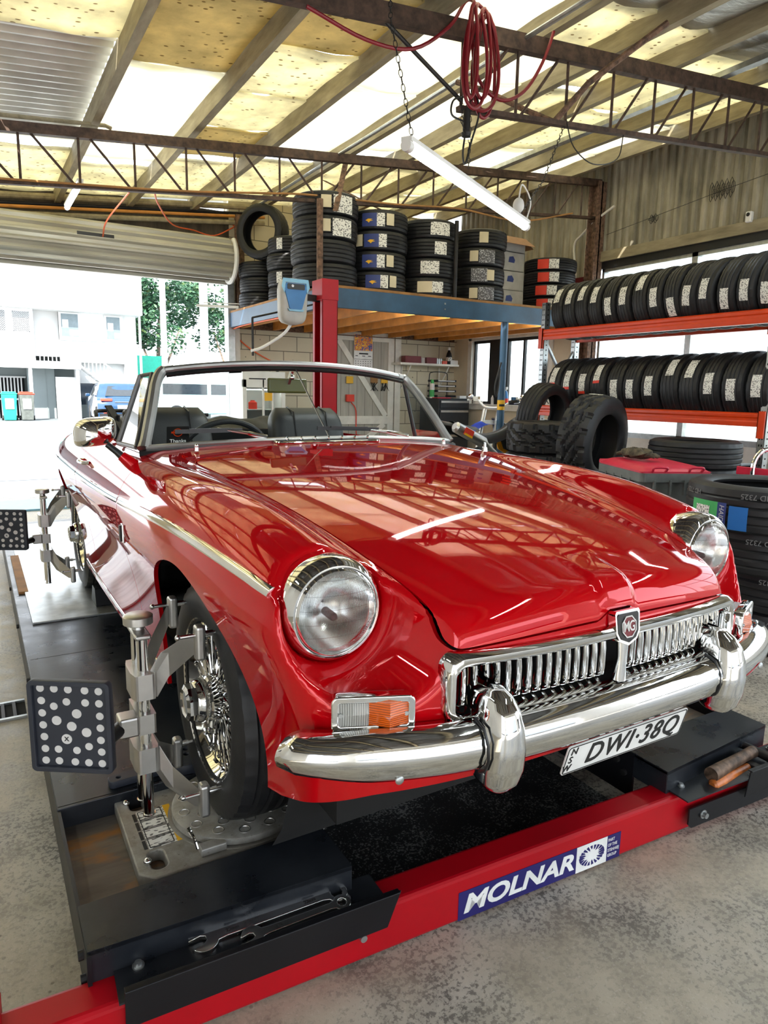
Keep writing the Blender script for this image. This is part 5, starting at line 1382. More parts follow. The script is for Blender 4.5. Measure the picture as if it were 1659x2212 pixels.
def build_hose():
    Y = 1.95
    def px(u, v): # bench coordinates on the plane of the near truss: u along, v up
        return Vector((1.44 + u, Y, 3.20 + .095 * u + v))
    pts = [px(-.95, -.10), px(-.6, -.20), px(-.3, -.20), px(-.06, -.05), px(.05, .10)]
    lp = []
    random.seed(3)
    for k in range(6):
        w = (.10, .22, .15, .30, .19, .25)[k]; x0 = (.06, .10, .17, .19, .22, .24)[k]; dz = (-.42, -.47, -.40, -.46, -.49, -.44)[k]; yo = -.07 + .02 * k
        for a in np.linspace(PI / 2, PI / 2 + 2 * PI, 13)[:-1]:
            u = x0 + w * .5 * math.cos(a) * (.55 + .45 * (.5 - .5 * math.sin(a))); v = dz / 2 + .03 + (-dz / 2 + .04) * math.sin(a)
            lp.append(px(u, v) + Vector((0, yo - Y * 0, 0)))
    tail = [px(.12, .10), px(.11, -.10), px(.17, -.30), px(.34, -.39), px(.52, -.32), px(.66, -.14), px(.75, .08), px(.80, .30), px(.81, .42)]
    b = MB(); b.tube(catmull(pts + lp + tail, 5), .0105, 8)
    o = obj('air_hose', b, MATS['hose_red']); tag(o, 'coiled dark red air hose looped over the nearer roof truss', 'hose')
    h = thing('hoist_fitting', 'black hanging socket with chains below the coiled red hose', 'fitting', None)
    c = px(.09, -.52)
    b = MB(); b.cyl(c + Vector((0, 0, .05)), c + Vector((0, 0, -.08)), .022, .022, 14); b.cyl(c + Vector((0, 0, -.08)), c + Vector((0, 0, -.10)), .030, .026, 14); obj('socket', b, MATS['dark_steel'], h)
    b = MB(); b.tube(catmull([c + Vector((-.01, 0, .12)), c + Vector((-.10, 0, .08)), c + Vector((-.11, 0, 0)), c + Vector((-.02, 0, -.02))], 6), .006, 6); b.tube(catmull([c + Vector((.07, 0, .50)), c + Vector((.06, 0, .2)), c + Vector((.09, 0, .05)), c + Vector((.04, 0, -.12)), c + Vector((0, 0, -.25)), c + Vector((-.02, 0, -.20)), c + Vector((-.01, 0, -.10))], 6), .006, 6); obj('lead', b, MATS['cable_black'], h)
    chain('small_chain', [c + Vector((.01, -.02, .15)), c + Vector((.012, -.02, -.28))], .002, None, h); chain('small_chain', [c + Vector((-.05, -.02, .10)), c + Vector((-.05, -.02, -.04)), c + Vector((-.02, -.02, -.09))], .002, None, h)
# ---------------------------------------------------------------- loft, tyres, racks
CAMX, CAMY = -1.125, -1.63
TY = {}
def tyre_kind(k):
    if k not in TY:
        R, W, r, st = {'car': (.305, .195, .205, 'road'), 'wide': (.32, .215, .22, 'road'), 'rack': (.287, .187, .190, 'road'), 'narrow': (.281, .160, .188, 'road'), 'small': (.285, .185, .185, 'road'),
                       'slim': (.315, .150, .21, 'road'), 'at': (.36, .265, .215, 'at'), 'big': (.372, .225, .250, 'road'), 'low': (.33, .20, .225, 'road')}[k]
        TY[k] = (tyre_mesh('tyre_' + k, R, W, r, st), R, W, r)
    return TY[k]
def patch(R, a, da, z0, z1, mtl, name, par, off=.0022, n=8):
    """paper strip wrapped on the tread"""
    b = MB(); b.grid(lambda u, v: ((R + off - .010 * abs(((z0 + (z1 - z0) * v)) / (.5 * .2))**3 * .5) * math.cos(a + da * (u - .5)), (R + off) * math.sin(a + da * (u - .5)), z0 + (z1 - z0) * v), n, 4)
    return obj(name, b, mtl, par)
def tyre(kind, label, M, group=None, labels=()):
    me, R, W, r = tyre_kind(kind)
    o = obj('tyre', me, MATS['rubber'], None, M); tag(o, label, 'tyre', group)
    for (a, da, z0, z1, mt) in labels: patch(R, a, da, z0, z1, MATS[mt], 'paper_label', o)
    return o
def face(x, y): return math.atan2(CAMY - y, CAMX - x)   # direction from a tyre to the camera side
def build_loft():
    z1 = 2.035
    lf = thing('loft', 'raised tyre loft on blue steel beams with orange timber joists underneath', 'loft')
    bb = MATS['blue_beam']
    def channel(p0, p1, zt, zb, inw):
        b = MB(); p0, p1 = Vector(p0), Vector(p1); d = (p1 - p0).normalized(); n = Vector(inw)
        for (o, w, za, zc) in ((0, .008, zb, zt), (.03, .06, zt - .009, zt), (.03, .06, zb, zb + .009)):
            a, c = p0 + n * o, p1 + n * o
            b.bar(a + Vector((0, 0, (za + zc) / 2)), c + Vector((0, 0, (za + zc) / 2)), w, zc - za)
        return b
    obj('front_beam', channel((1.80, 4.40, 0), (5.46, 4.40, 0), z1, 1.858, (0, 1, 0)), bb, lf)
    obj('side_beam', channel((1.80, 4.42, 0), (1.80, 7.36, 0), z1, 1.858, (1, 0, 0)), bb, lf)
    obj('rear_beam', channel((1.80, 7.36, 0), (5.46, 7.36, 0), z1 - .02, 1.858, (0, -1, 0)), MATS['rust'], lf)
    for i in range(8):
        x = 1.98 + .45 * i; b = MB(); b.bx(x - .022, x + .022, 4.46, 7.30, 1.862, 2.012); obj('joist', b, MATS['pine'], lf, bevel=.003)
    b = MB(); b.bx(1.80, 5.46, 4.395, 7.38, 2.036, 2.060); obj('deck', b, MATS['deck_board'], lf)
    b = MB(); b.bx(1.84, 5.4, 4.47, 7.30, 2.013, 2.0355); obj('deck_underside', b, MATS['pine'], lf)
    for x in (3.02,): 
        b = MB(); b.cyl((x + .13, 4.394, 1.985), (x + .13, 4.388, 1.985), .011, .010, 12); b.cyl((x + .13, 4.394, 1.93), (x + .13, 4.388, 1.93), .008, .008, 12); obj('beam_bolt', b, MATS['galv'], lf)
    p = thing('loft_post', 'round dark blue steel post holding the right end of the loft beam', 'post', T(4.0, 4.44, FZ))
    b = MB(); b.cyl((0, 0, .0), (0, 0, 2.055), .042, .042, 20); b.cyl((0, 0, 0), (0, 0, .012), .09, .09, 20); obj('post', b, bb, p)
    b = MB(); b.lathe([(.0432, 1.10), (.0432, 1.21)], 20); obj('yellow_sticker', b, MATS['yellow'], p)
    b = MB(); b.lathe([(.0434, 1.14), (.0434, 1.165)], 20, None, a0=3.5, a1=5.2); obj('sticker_print', b, MATS['black_ink'], p)
    b = MB(); b.tube(catmull([(-.05, -.03, 1.62), (-.10, -.05, 1.52), (-.14, -.05, 1.36), (-.12, -.05, 1.25), (-.09, -.05, 1.36), (-.07, -.04, 1.55)], 6), .010, 6); o = obj('strap_loop', b, MATS['cable_black'], None, T(4.0, 4.44, FZ)); tag(o, 'black strap loop hanging beside the blue loft post', 'strap')
    b = MB(); b.cyl((1.736, 4.42, 1.86), (1.736, 4.42, 2.80), .030, .030, 14); o = obj('hanger_pole', b, MATS['rust']); tag(o, 'rusty brown pole rising from behind the red post to the roof truss', 'pole')
    b = MB(); b.cyl((3.315, 4.46, 2.06), (3.315, 4.46, 2.83), .022, .022, 14); o = obj('hanger_pole', b, MATS['dark_steel']); tag(o, 'thin grey pole between tyre stacks on the loft edge', 'pole')
    # tyre stacks on the loft
    def stack(kind, x, y, n, nm, labs, jit=.012, z0=2.061):
        me, R, W, r = tyre_kind(kind); z = z0
        for i in range(n):
            ax, ay = x + random.uniform(-jit, jit), y + random.uniform(-jit, jit); a = face(ax, ay)
            w = W * .985
            pos = {0: 'bottom', n - 1: 'top'}.get(i, ORD[i] + ' from bottom')
            L = [(a + da - .0, dw, z0_, z1_, m) for (da, dw, z0_, z1_, m) in labs(i)]
            tyre(kind, '%s tyre in %s' % (pos, nm), T(ax, ay, z + w / 2), 'tyres stacked on the loft', L); z += w
        return z
    random.seed(21)
    stack('small', 2.10, 6.85, 3, 'the leftmost loft stack under the leaning tyre', lambda i: [])
    o = tyre('wide', 'large tyre standing upright on the leftmost loft stack showing its dark hole', T(2.02, 6.62, 2.061 + .555 + .32) @ RZ(38) @ RY(90) @ RX(0), 'tyres stacked on the loft', [(PI * .30, .28, -.04, .04, 'cream_label')])
    stack('small', 2.20, 6.15, 4, 'the second loft stack from the left', lambda i: [(-.55, .26, -.06, .06, 'label_print')] if i != 2 else [])
    stack('small', 2.24, 5.48, 3, 'the short loft stack just left of the rusty pole', lambda i: [(-.62, .30, -.065, .065, 'label_print')])
    stack('wide', 1.945, 4.76, 4, 'the big loft stack behind the rusty pole', lambda i: [(.02, .30, -.05, .06, 'cream_label'), (.56, .66, -.085, .07, 'label_print')] if i >= 2 else [])
    def wing(i):
        s = -.18 + (.12, .0, .02, -.05)[i]
        return [(s - .05, .50, -.068, .055, 'blue_label'), (s + .32, .26, -.068, .055, 'label_print'), (s + (.64 if i != 2 else -.48), .26, -.055, .055, 'cream_label')]
    stack('car', 2.55, 4.76, 4, 'the loft stack with blue and white labels', wing)
    stack('car', 3.165, 4.76, 4, 'the loft stack between blue labels and grey pole', lambda i: [(.05 if i == 1 else (.42 if i > 1 else .20), .44 + .28 * (i == 3) + .2 * (i < 2), -.065, .06, 'label_print')] if i else [(-.05, .56, -.06, .05, 'cream_label'), (.38, .40, -.06, .05, 'label_print')])
    stack('car', 3.87, 4.80, 4, 'the loft stack left of the cardboard boxes', lambda i: ([(.15, .32, -.055, .055, 'cream_label')] if i == 3 else [(.36 - .28 * (i == 1), .60, -.07, .065, 'label_dark'), (-.12 if i != 1 else .50, .30, -.055, .055, 'cream_label')]))
    stack('slim', 4.95, 4.80, 4, 'the loft stack with red labels at the right', lambda i: [(-.20 - .06 * (i % 2), .42, -.055, .05, 'red_print'), (.20 - .06 * (i % 2), .36, -.055, .05, 'label_print')], z0=2.061)
    # yellow wing marks on the blue labels
    for o in list(bpy.data.objects):
        if o.get('label', '').endswith('blue and white labels'):
            R = tyre_kind('car')[1]
            c = o.children[0]; v0 = c.data.vertices; a = math.atan2(sum(v.co.y for v in v0), sum(v.co.x for v in v0))
            b = MB(); P = [(-.04, .004), (-.012, .018), (.034, .014), (.010, .006), (.040, .000), (.006, -.006), (-.004, -.020), (-.018, -.006)]
            vs = [((R + .0042) * math.cos(a + x / R), (R + .0042) * math.sin(a + x / R), -.016 + y) for x, y in P]
            b.add(vs, [tuple(range(len(P)))]); d = obj('wing_mark', b, MATS['yellow'], c)
    # boxes
    x0, y0, z = 4.14, 4.90, 2.061
    names = ['bottom white carton of the pile on the loft', 'second white carton from the bottom of the loft pile', 'third white carton of the pile below the open box', 'open topped carton with brown flaps on the loft pile']
    for i in range(4):
        h = (.225, .215, .215, .165)[i]; w, d = .52, .38
        t = thing('carton', names[i], 'box', T(x0 + .24, y0 + .18, z) @ RZ(-6 + 3 * i), 'cartons piled on the loft')
        b = MB(); tk = .006
        b.bx(-w / 2, w / 2, -d / 2, -d / 2 + tk, 0, h); b.bx(-w / 2, w / 2, d / 2 - tk, d / 2, 0, h); b.bx(-w / 2, -w / 2 + tk, -d / 2, d / 2, 0, h); b.bx(w / 2 - tk, w / 2, -d / 2, d / 2, 0, h); b.bx(-w / 2, w / 2, -d / 2, d / 2, 0, tk)
        if i < 3: b.bx(-w / 2, w / 2, -d / 2, d / 2, h - tk, h)
        obj('carton_body', b, MATS['white_card'], t)
        if i < 3:
            for q in (-.10, .10):
                b = MB(); b.prism([(-.05, -.03), (.04, -.035), (.05, .0), (.02, .04), (-.04, .03)], 0, .0008, T(q - .04, -d / 2 - .0002, h / 2 + .02) @ RX(90)); obj('blue_print', b, MATS['blue_label'], t)
            b = MB(); b.prism([(-.05, -.03), (.04, -.035), (.05, .0), (.02, .04), (-.04, .03)], 0, .0008, T(-w / 2 - .0002, -.02, h / 2 + .02) @ RZ(-90) @ RX(90)); obj('blue_print', b, MATS['blue_label'], t)
        else:
            for (p, rot, L, W) in (((0, -d / 2, h), RX(200), w, .20), ((-w / 2, 0, h), RZ(-90) @ RX(225), d, .17), ((w / 2, 0, h), RZ(90) @ RX(215), d, .17), ((0, d / 2, h), RZ(180) @ RX(230), w, .18)):
                b = MB(); b.bx(-L / 2, L / 2, 0, W, -.002, .002, ); obj('flap', b, MATS['cardboard'], t, T(*p) @ (RX(-145) if p[1] < 0 and p[0] == 0 else rot))
        z += h + .002
    b = MB(); b.grid(lambda u, v: (.10 * (u - .5) * 2, .07 * (v - .5) * 2, .05 * math.sin(PI * u) * math.sin(PI * v) + .012 * math.sin(u * 14) * math.sin(v * 11)), 12, 12); o = obj('crumpled_cloth', b, MATS['trim_white'], None, T(1.92, 7.05, 2.062)); tag(o, 'white crumpled cloth bundle on the left loft corner near the door', 'cloth')
    b = MB(); b.bar((1.84, 7.0, 2.09), (1.38, 7.25, 2.10), .05, .03); b.bar((1.84, 7.0, 2.13), (1.45, 7.2, 2.135), .012, .012); o = obj('batten_arm', b, MATS['white_paint']); tag(o, 'white batten reaching from the loft corner across the doorway', 'batten')
def build_rack():
    rk = thing('pallet_rack', 'orange beamed steel rack by the right windows filled with upright tyres', 'rack')
    X0, X1, Y0, Y1 = 3.98, 4.40, 1.40, 3.76
    g, orr = MATS['galv'], MATS['orange_rack']
    for y in (Y0 - .045, Y1 + .0):
        for x in (X0 + .01, X1 + .03):
            zt = 2.0
            b = MB(); b.bx(x - .035, x - .031, y, y + .055, FZ, zt); b.bx(x - .035, x + .03, y, y + .003, FZ, zt); b.bx(x - .035, x + .03, y + .052, y + .055, FZ, zt); obj('rack_upright', b, g, rk)
            b = MB()
            for k in range(int((zt - FZ) / .05)):
                z = FZ + .03 + .05 * k
                b.box(x - .0355, y + .018, z, .001, .009, .016); b.box(x - .0355, y + .038, z, .001, .009, .016)
                b.box(x, y - .0006, z, .014, .001, .012)
            obj('slot_holes', b, MATS['black_void'], rk)
        for k, (za, zb) in enumerate(((-.1, .45), (.45, .95), (.95, 1.55), (1.62, 1.05))):
            b = MB(); b.bar((X0 + .02, y + .027, za), (X1 + .02, y + .027, zb), .030, .020); obj('rack_brace', b, g, rk)
    for zt in (1.733, .973):
        for x in (X0 - .02, X1 + .04):
            b = MB(); prof = [(-.025, -.105), (.025, -.105), (.025, 0), (-.012, 0), (-.025, -.012), (-.025, -.035), (-.018, -.042), (-.018, -.062), (-.025, -.070)]
            vs = []
            for y in (Y0 + .01, Y1): vs += [(x + p, y, zt + q) for p, q in prof]
            k = len(prof)
            b.add(vs, [(i, (i + 1) % k, k + (i + 1) % k, k + i) for i in range(k)] + [tuple(range(k))[::-1], tuple(range(k, 2 * k))]); obj('rack_beam', b, orr, rk, bevel=.003)
            for y in (Y0 - .045, Y1 + .005): b = MB(); b.bx(x - .03, x - .022, y, y + .055, zt - .19, zt + .012); b.bx(x - .03, x + .01, y + (.05 if y < 2 else 0), y + (.055 if y < 2 else .005), zt - .19, zt + .012); obj('beam_hook', b, orr, rk)
    random.seed(8)
    cx = (X0 + X1) / 2 + .01
    n = 14
    for i in range(n):
        y = Y1 - .165 - (Y1 - Y0 - .20) * i / (n - 1)
        R = .281; zc = 1.735 + math.sqrt(R * R - .222**2) + .004
        lean = (-3 if i < 9 else 4) + random.uniform(-1.5, 1.5); yaw = random.uniform(-2, 2) - (5 if i > 8 else 0)
        a = rad((205, 200, 205, 195, 175, 190, 208, 178, 160, 172, 180, 163, 172, 165)[i])
        M = T(cx, y, zc) @ RZ(yaw) @ RX(90 + lean)
        o = tyre('narrow', 'black tyre on the upper orange rack shelf, %s from the left' % ORD[i], M, 'tyres on the upper rack shelf', [(PI + rad((28, 22, 26, 18, -8, 8, 30, -2, -22, -6, 2, -18, -8, -16)[i] * -1 + 22 * -1 + 20), .56, -.036, .036, 'label_print')])
    n = 12
    for i in range(n):
        y = Y1 - .195 - (Y1 - Y0 - .24) * i / (n - 1)
        R = .287; zc = .975 + math.sqrt(R * R - .222**2) + .004
        M = T(cx, y, zc) @ RZ(random.uniform(-2, 2)) @ RX(90 + random.uniform(-2, 2) - 2)
        red = i < 4
        L = [(PI + rad((-24, -16, -8, -28, 4, 4, -2, -36, -32, -6, 4, -2)[i]), .58, -.038, .038, 'label_print')]
        if red: L.append((L[0][0] + .33, .09, -.039, .039, 'red_print'))
        tyre('rack', 'black tyre on the lower orange rack shelf, %s from the left' % ORD[i], M, 'tyres on the lower rack shelf', L)
def bend_text(s, R, size, a, z, mtl, par, flip=False):
    me = text_mesh(s, size, .0003, .0004, 0, [mtl])
    for v in me.vertices:
        t = a + v.co.x / R * (1 if not flip else -1); r = R + .0015 + v.co.z; zz = z + v.co.y * (1 if not flip else -1); v.co = (r * math.cos(t), r * math.sin(t), zz)
    return obj('tread_stamp', me, mtl, par)
def build_floor_tyres():
    G = 'tyres piled on the workshop floor'
    random.seed(4)
    # stack at the right edge
    me, R, W, r = tyre_kind('big')
    z = FZ; pos = [(2.54, .34), (2.53, .33), (2.40, .35), (2.33, .36)]
    for i, (x, y) in enumerate(pos):
        o = tyre('big', '%s tyre of the tall stack right of the car headlamp' % ('bottom', 'second from bottom', 'third from bottom', 'top green-labelled')[i], T(x, y, z + .107), G)
        a = face(x, y)
        bend_text('HD 7325', R, .036, a - .10, .062 if i < 3 else .072, MATS['stamp'], o, flip=True)
        if i == 3: bend_text('HD 7325', R, .036, a - 1.05, .066, MATS['stamp'], o, flip=True)
        if i == 3:
            patch(R, a - .78, .46, -.095, .030, MATS['green_print'], 'green_label', o, .003); patch(R, a - .80, .24, -.085, .005, MATS['label_print'], 'label_print', o, .0045)
            patch(R, a - .50, .12, -.097, .030, MATS['blue_label'], 'blue_label', o, .0045)
            lt = text_mesh('HAIDA', .034, .0002, .0003, .2, [MATS['decal_white']])
            for v in lt.vertices:
                t = a - .50 + v.co.y / R; zz = -.032 - v.co.x; v.co = ((R + .006) * math.cos(t), (R + .006) * math.sin(t), zz)
            obj('label_text', lt, MATS['decal_white'], o)
            patch(R, a - .29, .23, -.095, .020, MATS['blue_tape'], 'blue_tape', o, .004)
        z += .214
    # plain stack behind the bin
    z = FZ
    for i in range(5): tyre('low', '%s tyre of the stack between the red-lidded bin and the rack' % ('bottom', 'second from bottom', 'middle', 'second from top', 'top')[i], T(3.55 + random.uniform(-.01, .01), 1.64, z + .098), G); z += .192
    z = FZ
    for i in range(4): tyre('rack', '%s tyre of the small stack partly hidden beside the rack foot' % ('bottom', 'second', 'third', 'top')[i], T(4.50, 1.66, z + .09), G); z += .18
    # chunky all-terrain tyres
    z = FZ
    for i in range(4): tyre('at', '%s chunky block-tread tyre lying in the pile near the motorcycle' % ('bottom', 'second', 'third', 'top')[i], T(3.15 + .01 * i, 2.82, z + .130), G); z += .262
    M = T(3.10, 2.24, .735) @ RZ(28) @ RX(90) @ RY(0)
    tyre('at', 'big chunky block-tread tyre standing upright in front of the rack', T(3.06, 2.20, .728) @ RZ(14) @ RX(90) @ RX(4), G, [(PI * .5 + .0, .3, -.06, .05, 'label_print')])
    z = FZ
    for i in range(3): tyre('at', '%s hidden tyre propping up the upright chunky tyre' % ('lowest', 'middle', 'upper')[i], T(3.10, 2.16, z + .093) @ S3(.88, .88, .70), G); z += .186
    z = FZ
    for i in range(4): tyre('rack', '%s tyre of the small pile below the leaning road tyre' % ('bottom', 'second', 'third', 'top')[i], T(3.63, 3.40, z + .094), G); z += .187
    tyre('wide', 'road tyre leaning upright behind the big chunky tyre', T(3.60, 3.33, .872) @ RZ(11) @ RX(90) @ RX(8), G)
def build_bin():
    t = thing('wheelie_bin', 'dark green-grey wheelie bin with red lid beside the car wing', 'bin', T(2.24 + .36, 1.10 + .17, FZ) @ RZ(-25) @ S3(.76, .93, .875))
    # local x = width, local -y = front
    gp, rp = MATS['green_grey_plastic'], MATS['red_plastic']
    b = MB()
    def body(u, v):
        a = 2 * PI * u; c, s = math.cos(a), math.sin(a); z = .05 + .85 * v; w = .215 + .065 * v; d = .25 + .075 * v
        return (w * math.copysign(abs(c)**.35, c), d * math.copysign(abs(s)**.35, s), z)
    b.grid(body, 48, 10, cu=True); obj('bin_body', b, gp, t, sharp=45)
    b = MB(); b.prism(rrect(.60, .70, .04), .885, .945); obj('bin_rim', b, gp, t, bevel=.008)
    for q in (-.19, -.06, .06, .19):
        b = MB(); b.bx(-.305, -.285, q - .008, q + .008, .80, .90); obj('rim_rib', b, gp, t); b = MB(); b.bx(q - .008, q + .008, -.36, -.34, .80, .90); obj('rim_rib', b, gp, t)
    b = MB(); b.grid(lambda u, v: ((u - .5) * .585, (v - .5) * .665, .955 + .05 * (1 - abs(2 * u - 1)**8) * (1 - abs(2 * v - 1)**8) * (.7 + .3 * v)), 24, 24); b.prism(rrect(.585, .665, .03), .940, .957); obj('bin_lid', b, rp, t, sharp=60)
    for s in (-1, 1):
        b = MB(); b.tube(catmull([(s * .20, -.335, .955), (s * .20, -.355, .985), (s * .10, -.36, .985), (s * .10, -.335, .955)], 4), .009, 8); obj('lid_handle', b, rp, t)
    b = MB(); b.cyl((-.27, .36, .955), (.27, .36, .955), .020, .020, 12); obj('lid_hinge', b, rp, t)
    for s in (-1, 1):
        b = MB(); b.cyl((s * .20, .30, .10), (s * .27, .30, .10), .10, .10, 20); obj('bin_wheel', b, MATS['rubber'], t)
    g = thing('work_gloves', 'crumpled black and tan work gloves on the red bin lid', 'gloves', T(2.52, 1.34, .690) @ RZ(20))
    random.seed(2)
    for k in range(2):
        b = MB(); ox, oy = .03 * k, .06 * k - .03
        b.grid(lambda u, v: (ox + (.055 + .012 * math.sin(v * 25 + k)) * math.sin(PI * u) * math.cos(2 * PI * v), oy + .075 * math.sin(PI * u) * math.sin(2 * PI * v), .028 + .026 * math.cos(PI * u) + .012 * math.sin(u * 9 + v * 14)), 14, 24, cv=True)
        for f in range(4):
            a = -2.2 + .35 * f + 2.4 * k; b.tube([(ox + .04 * math.cos(a), oy + .05 * math.sin(a), .02), (ox + .075 * math.cos(a), oy + .09 * math.sin(a), .022), (ox + .10 * math.cos(a + .2), oy + .115 * math.sin(a + .2), .012)], [.014, .012, .009], 8)
        obj('glove', b, MATS['glove'], g)
def build_trolley():
    t = thing('trolley', 'red steel trolley with bent chrome handle behind the tyre stack', 'trolley', T(3.08, .80, 0))
    b = MB(); b.tube(catmull([(-.19, -.02, .38), (-.19, -.02, .60), (-.185, -.02, .70), (-.15, -.03, .755), (-.08, -.04, .775), (.12, -.10, .775), (.36, -.20, .765)], 6), .014, 10); obj('handle', b, MATS['chrome'], t)
    b = MB(); b.bx(-.16, .42, -.28, .10, .615, .625); b.bx(-.16, .42, -.285, -.275, .615, .665); b.bx(-.165, -.155, -.28, .10, .615, .665); obj('tray', b, MATS['red_plastic'], t, bevel=.004)
    b = MB()
    for x in (-.14, .40):
        for y in (-.26, .08): b.bx(x - .012, x + .012, y - .012, y + .012, -.14, .62)
    b.bx(-.15, .41, -.27, .09, .10, .12); obj('frame', b, MATS['red_plastic'], t)
    for x in (-.14, .40):
        for y in (-.26, .08): b = MB(); b.cyl((x - .015, y, -.165), (x + .015, y, -.165), .035, .035, 14); obj('castor', b, MATS['rubber'], t)
# ---------------------------------------------------------------- things along the back wall, motorcycle, camera head
def build_aligner():
    h = thing('camera_head', 'blue and grey camera unit hanging beside the tall red post', 'camera unit', T(1.255, 3.95, 1.62))
    b = MB()
    def sh(u, v):
        a = 2 * PI * u; c, s = math.cos(a), math.sin(a); z = .375 * v
        e = (1 - abs(2 * v - 1)**6)**.5 if 0 < v < 1 else 0
        w = (.118 + .012 * v) * (.25 + .75 * e); d = .07 * (.3 + .7 * e)
        return (w * math.copysign(abs(c)**.5, c), d * math.copysign(abs(s)**.6, s) - .02 * v, z)
    b.grid(sh, 40, 24, cu=True); obj('housing', b, MATS['grey_plastic'], h, sharp=70)
    P = [(-.085, .33), (-.10, .28), (-.08, .21), (-.055, .125), (0, .112), (.055, .125), (.08, .21), (.10, .28), (.085, .33)]
    b = MB(); b.prism(P, 0, .012, T(0, -.078, 0) @ RX(90)); obj('front_panel', b, MATS['blue_plastic'], h, bevel=.004)
    Q = [(-.112, .365), (-.125, .30), (-.10, .25), (-.092, .335), (.092, .335), (.10, .25), (.125, .30), (.112, .365)]
    b = MB(); b.prism(Q, 0, .010, T(0, -.080, 0) @ RX(90)); b.prism([(-.075, .125), (-.06, .105), (.06, .105), (.075, .125), (.06, .12), (-.06, .12)], 0, .010, T(0, -.084, 0) @ RX(90)); obj('light_trim', b, MATS['light_blue_plastic'], h)
    b = MB(); b.prism(rrect(.155, .045, .008, 4, 0, .302), 0, .014, T(0, -.082, 0) @ RX(90)); obj('sensor_window', b, MATS['frame_black'], h)
    b = MB(); b.cyl((-.035, -.094, .306), (-.035, -.104, .306), .013, .011, 16); obj('camera_lens', b, MATS['chrome'], h)
    b = MB(); b.tube(catmull([(.0, .02, 0.01), (-.05, .03, -.06), (-.14, .05, -.13), (-.26, .06, -.20), (-.34, .07, -.225)], 5), .013, 10); obj('white_arm', b, MATS['white_paint'], h)
    b = MB(); b.bar((-.02, .06, .25), (.36, .12, .25), .05, .05); obj('bracket', b, MATS['dark_steel'], h)
    b = MB(); b.cyl((.93, 4.02, 1.355), (.93, 4.02, 1.665), .010, .010, 8); b.cyl((.93, 4.02, 1.665), (1.80, 4.42, 1.90), .008, .008, 8); o = obj('hanging_rod', b, MATS['dark_steel']); tag(o, 'thin dark rod hanging from the loft corner at the white arm', 'rod')
def build_fridge():
    f = thing('drinks_fridge', 'white glass-door fridge standing by the back wall seen through the windscreen', 'fridge', T(2.02, 6.90, FZ))
    w, d, h = .56, .50, 1.50; wp = MATS['white_paint']
    b = MB(); b.bx(-w / 2, w / 2, d / 2 - .02, d / 2, 0, h); b.bx(-w / 2, -w / 2 + .03, -d / 2, d / 2, 0, h); b.bx(w / 2 - .03, w / 2, -d / 2, d / 2, 0, h); b.bx(-w / 2, w / 2, -d / 2, d / 2, h - .03, h); b.bx(-w / 2, w / 2, -d / 2, d / 2, 0, .45); obj('fridge_body', b, wp, f, bevel=.006)
    b = MB()
    for z in (.75, 1.02, 1.28): b.bx(-w / 2 + .03, w / 2 - .03, -d / 2 + .04, d / 2 - .03, z, z + .012)
    obj('fridge_shelves', b, wp, f)
    b = MB(); b.bx(-w / 2, w / 2, -d / 2 - .03, -d / 2, 1.30, h); b.bx(-w / 2, w / 2, -d / 2 - .03, -d / 2, .42, .50); b.bx(-w / 2, -w / 2 + .05, -d / 2 - .03, -d / 2, .45, 1.4); b.bx(w / 2 - .05, w / 2, -d / 2 - .03, -d / 2, .45, 1.4); b.bx(-.025, .0, -d / 2 - .03, -d / 2, .45, 1.4); b.bx(.10, .12, -d / 2 - .03, -d / 2, .45, 1.4); obj('door_frame', b, wp, f, bevel=.004)
    b = MB(); b.bx(-w / 2 + .05, w / 2 - .05, -d / 2 - .018, -d / 2 - .014, .5, 1.30); obj('door_glass', b, MATS['fridge_glass'], f)
    b = MB(); b.cyl((-w / 2 + .06, -d / 2 + .05, 1.28), (w / 2 - .06, -d / 2 + .05, 1.28), .010, .010, 10); obj('added_fridge_lamp', b, MATS['soft_tube'], f)  # glowing tube added to brighten the inside of the fridge
    b = MB(); b.bx(.0, .10, -d / 2 - .036, -d / 2 - .032, 1.14, 1.24); obj('yellow_note', b, MATS['yellow'], f)
    b = MB(); b.bx(-.20, .02, -d / 2 - .032, -d / 2 - .0305, 1.40, 1.415); obj('printed_line', b, MATS['black_ink'], f)
    for (x, z, r, hh, m, lb) in ((-.19, .762, .04, .17, 'yellow', 'yellow bottle at the lower left inside the white fridge'), (-.09, .762, .055, .13, 'red_print', 'red jar at the lower shelf inside the white fridge'), (-.09, 1.032, .055, .11, 'red_print', 'red jar on the upper shelf inside the white fridge'), (.06, .762, .04, .15, 'white_paint', 'white spray can in the middle of the white fridge'), (.18, .762, .05, .12, 'yellow', 'yellow tin at the lower right inside the white fridge')):
        b = MB(); b.lathe([(0, 0), (r, 0), (r, hh * .75), (r * .5, hh * .9), (r * .5, hh), (0, hh)], 16); o = obj('container', b, MATS[m], None, T(2.02 + x, 6.80, FZ + z)); tag(o, lb, 'container', 'containers in the fridge')
    b = MB(); b.tube(catmull([(1.80, 6.70, 1.32), (1.95, 6.72, 1.33), (2.02, 6.70, 1.37), (2.10, 6.72, 1.34), (2.2, 6.7, 1.33), (2.27, 6.66, 1.22), (2.29, 6.64, 1.05)], 6), .014, 8); b.box(2.02, 6.72, 1.35, .08, .06, .06); o = obj('air_tool', b, MATS['cable_black']); tag(o, 'black hose and tool lying on top of the white fridge', 'tool')
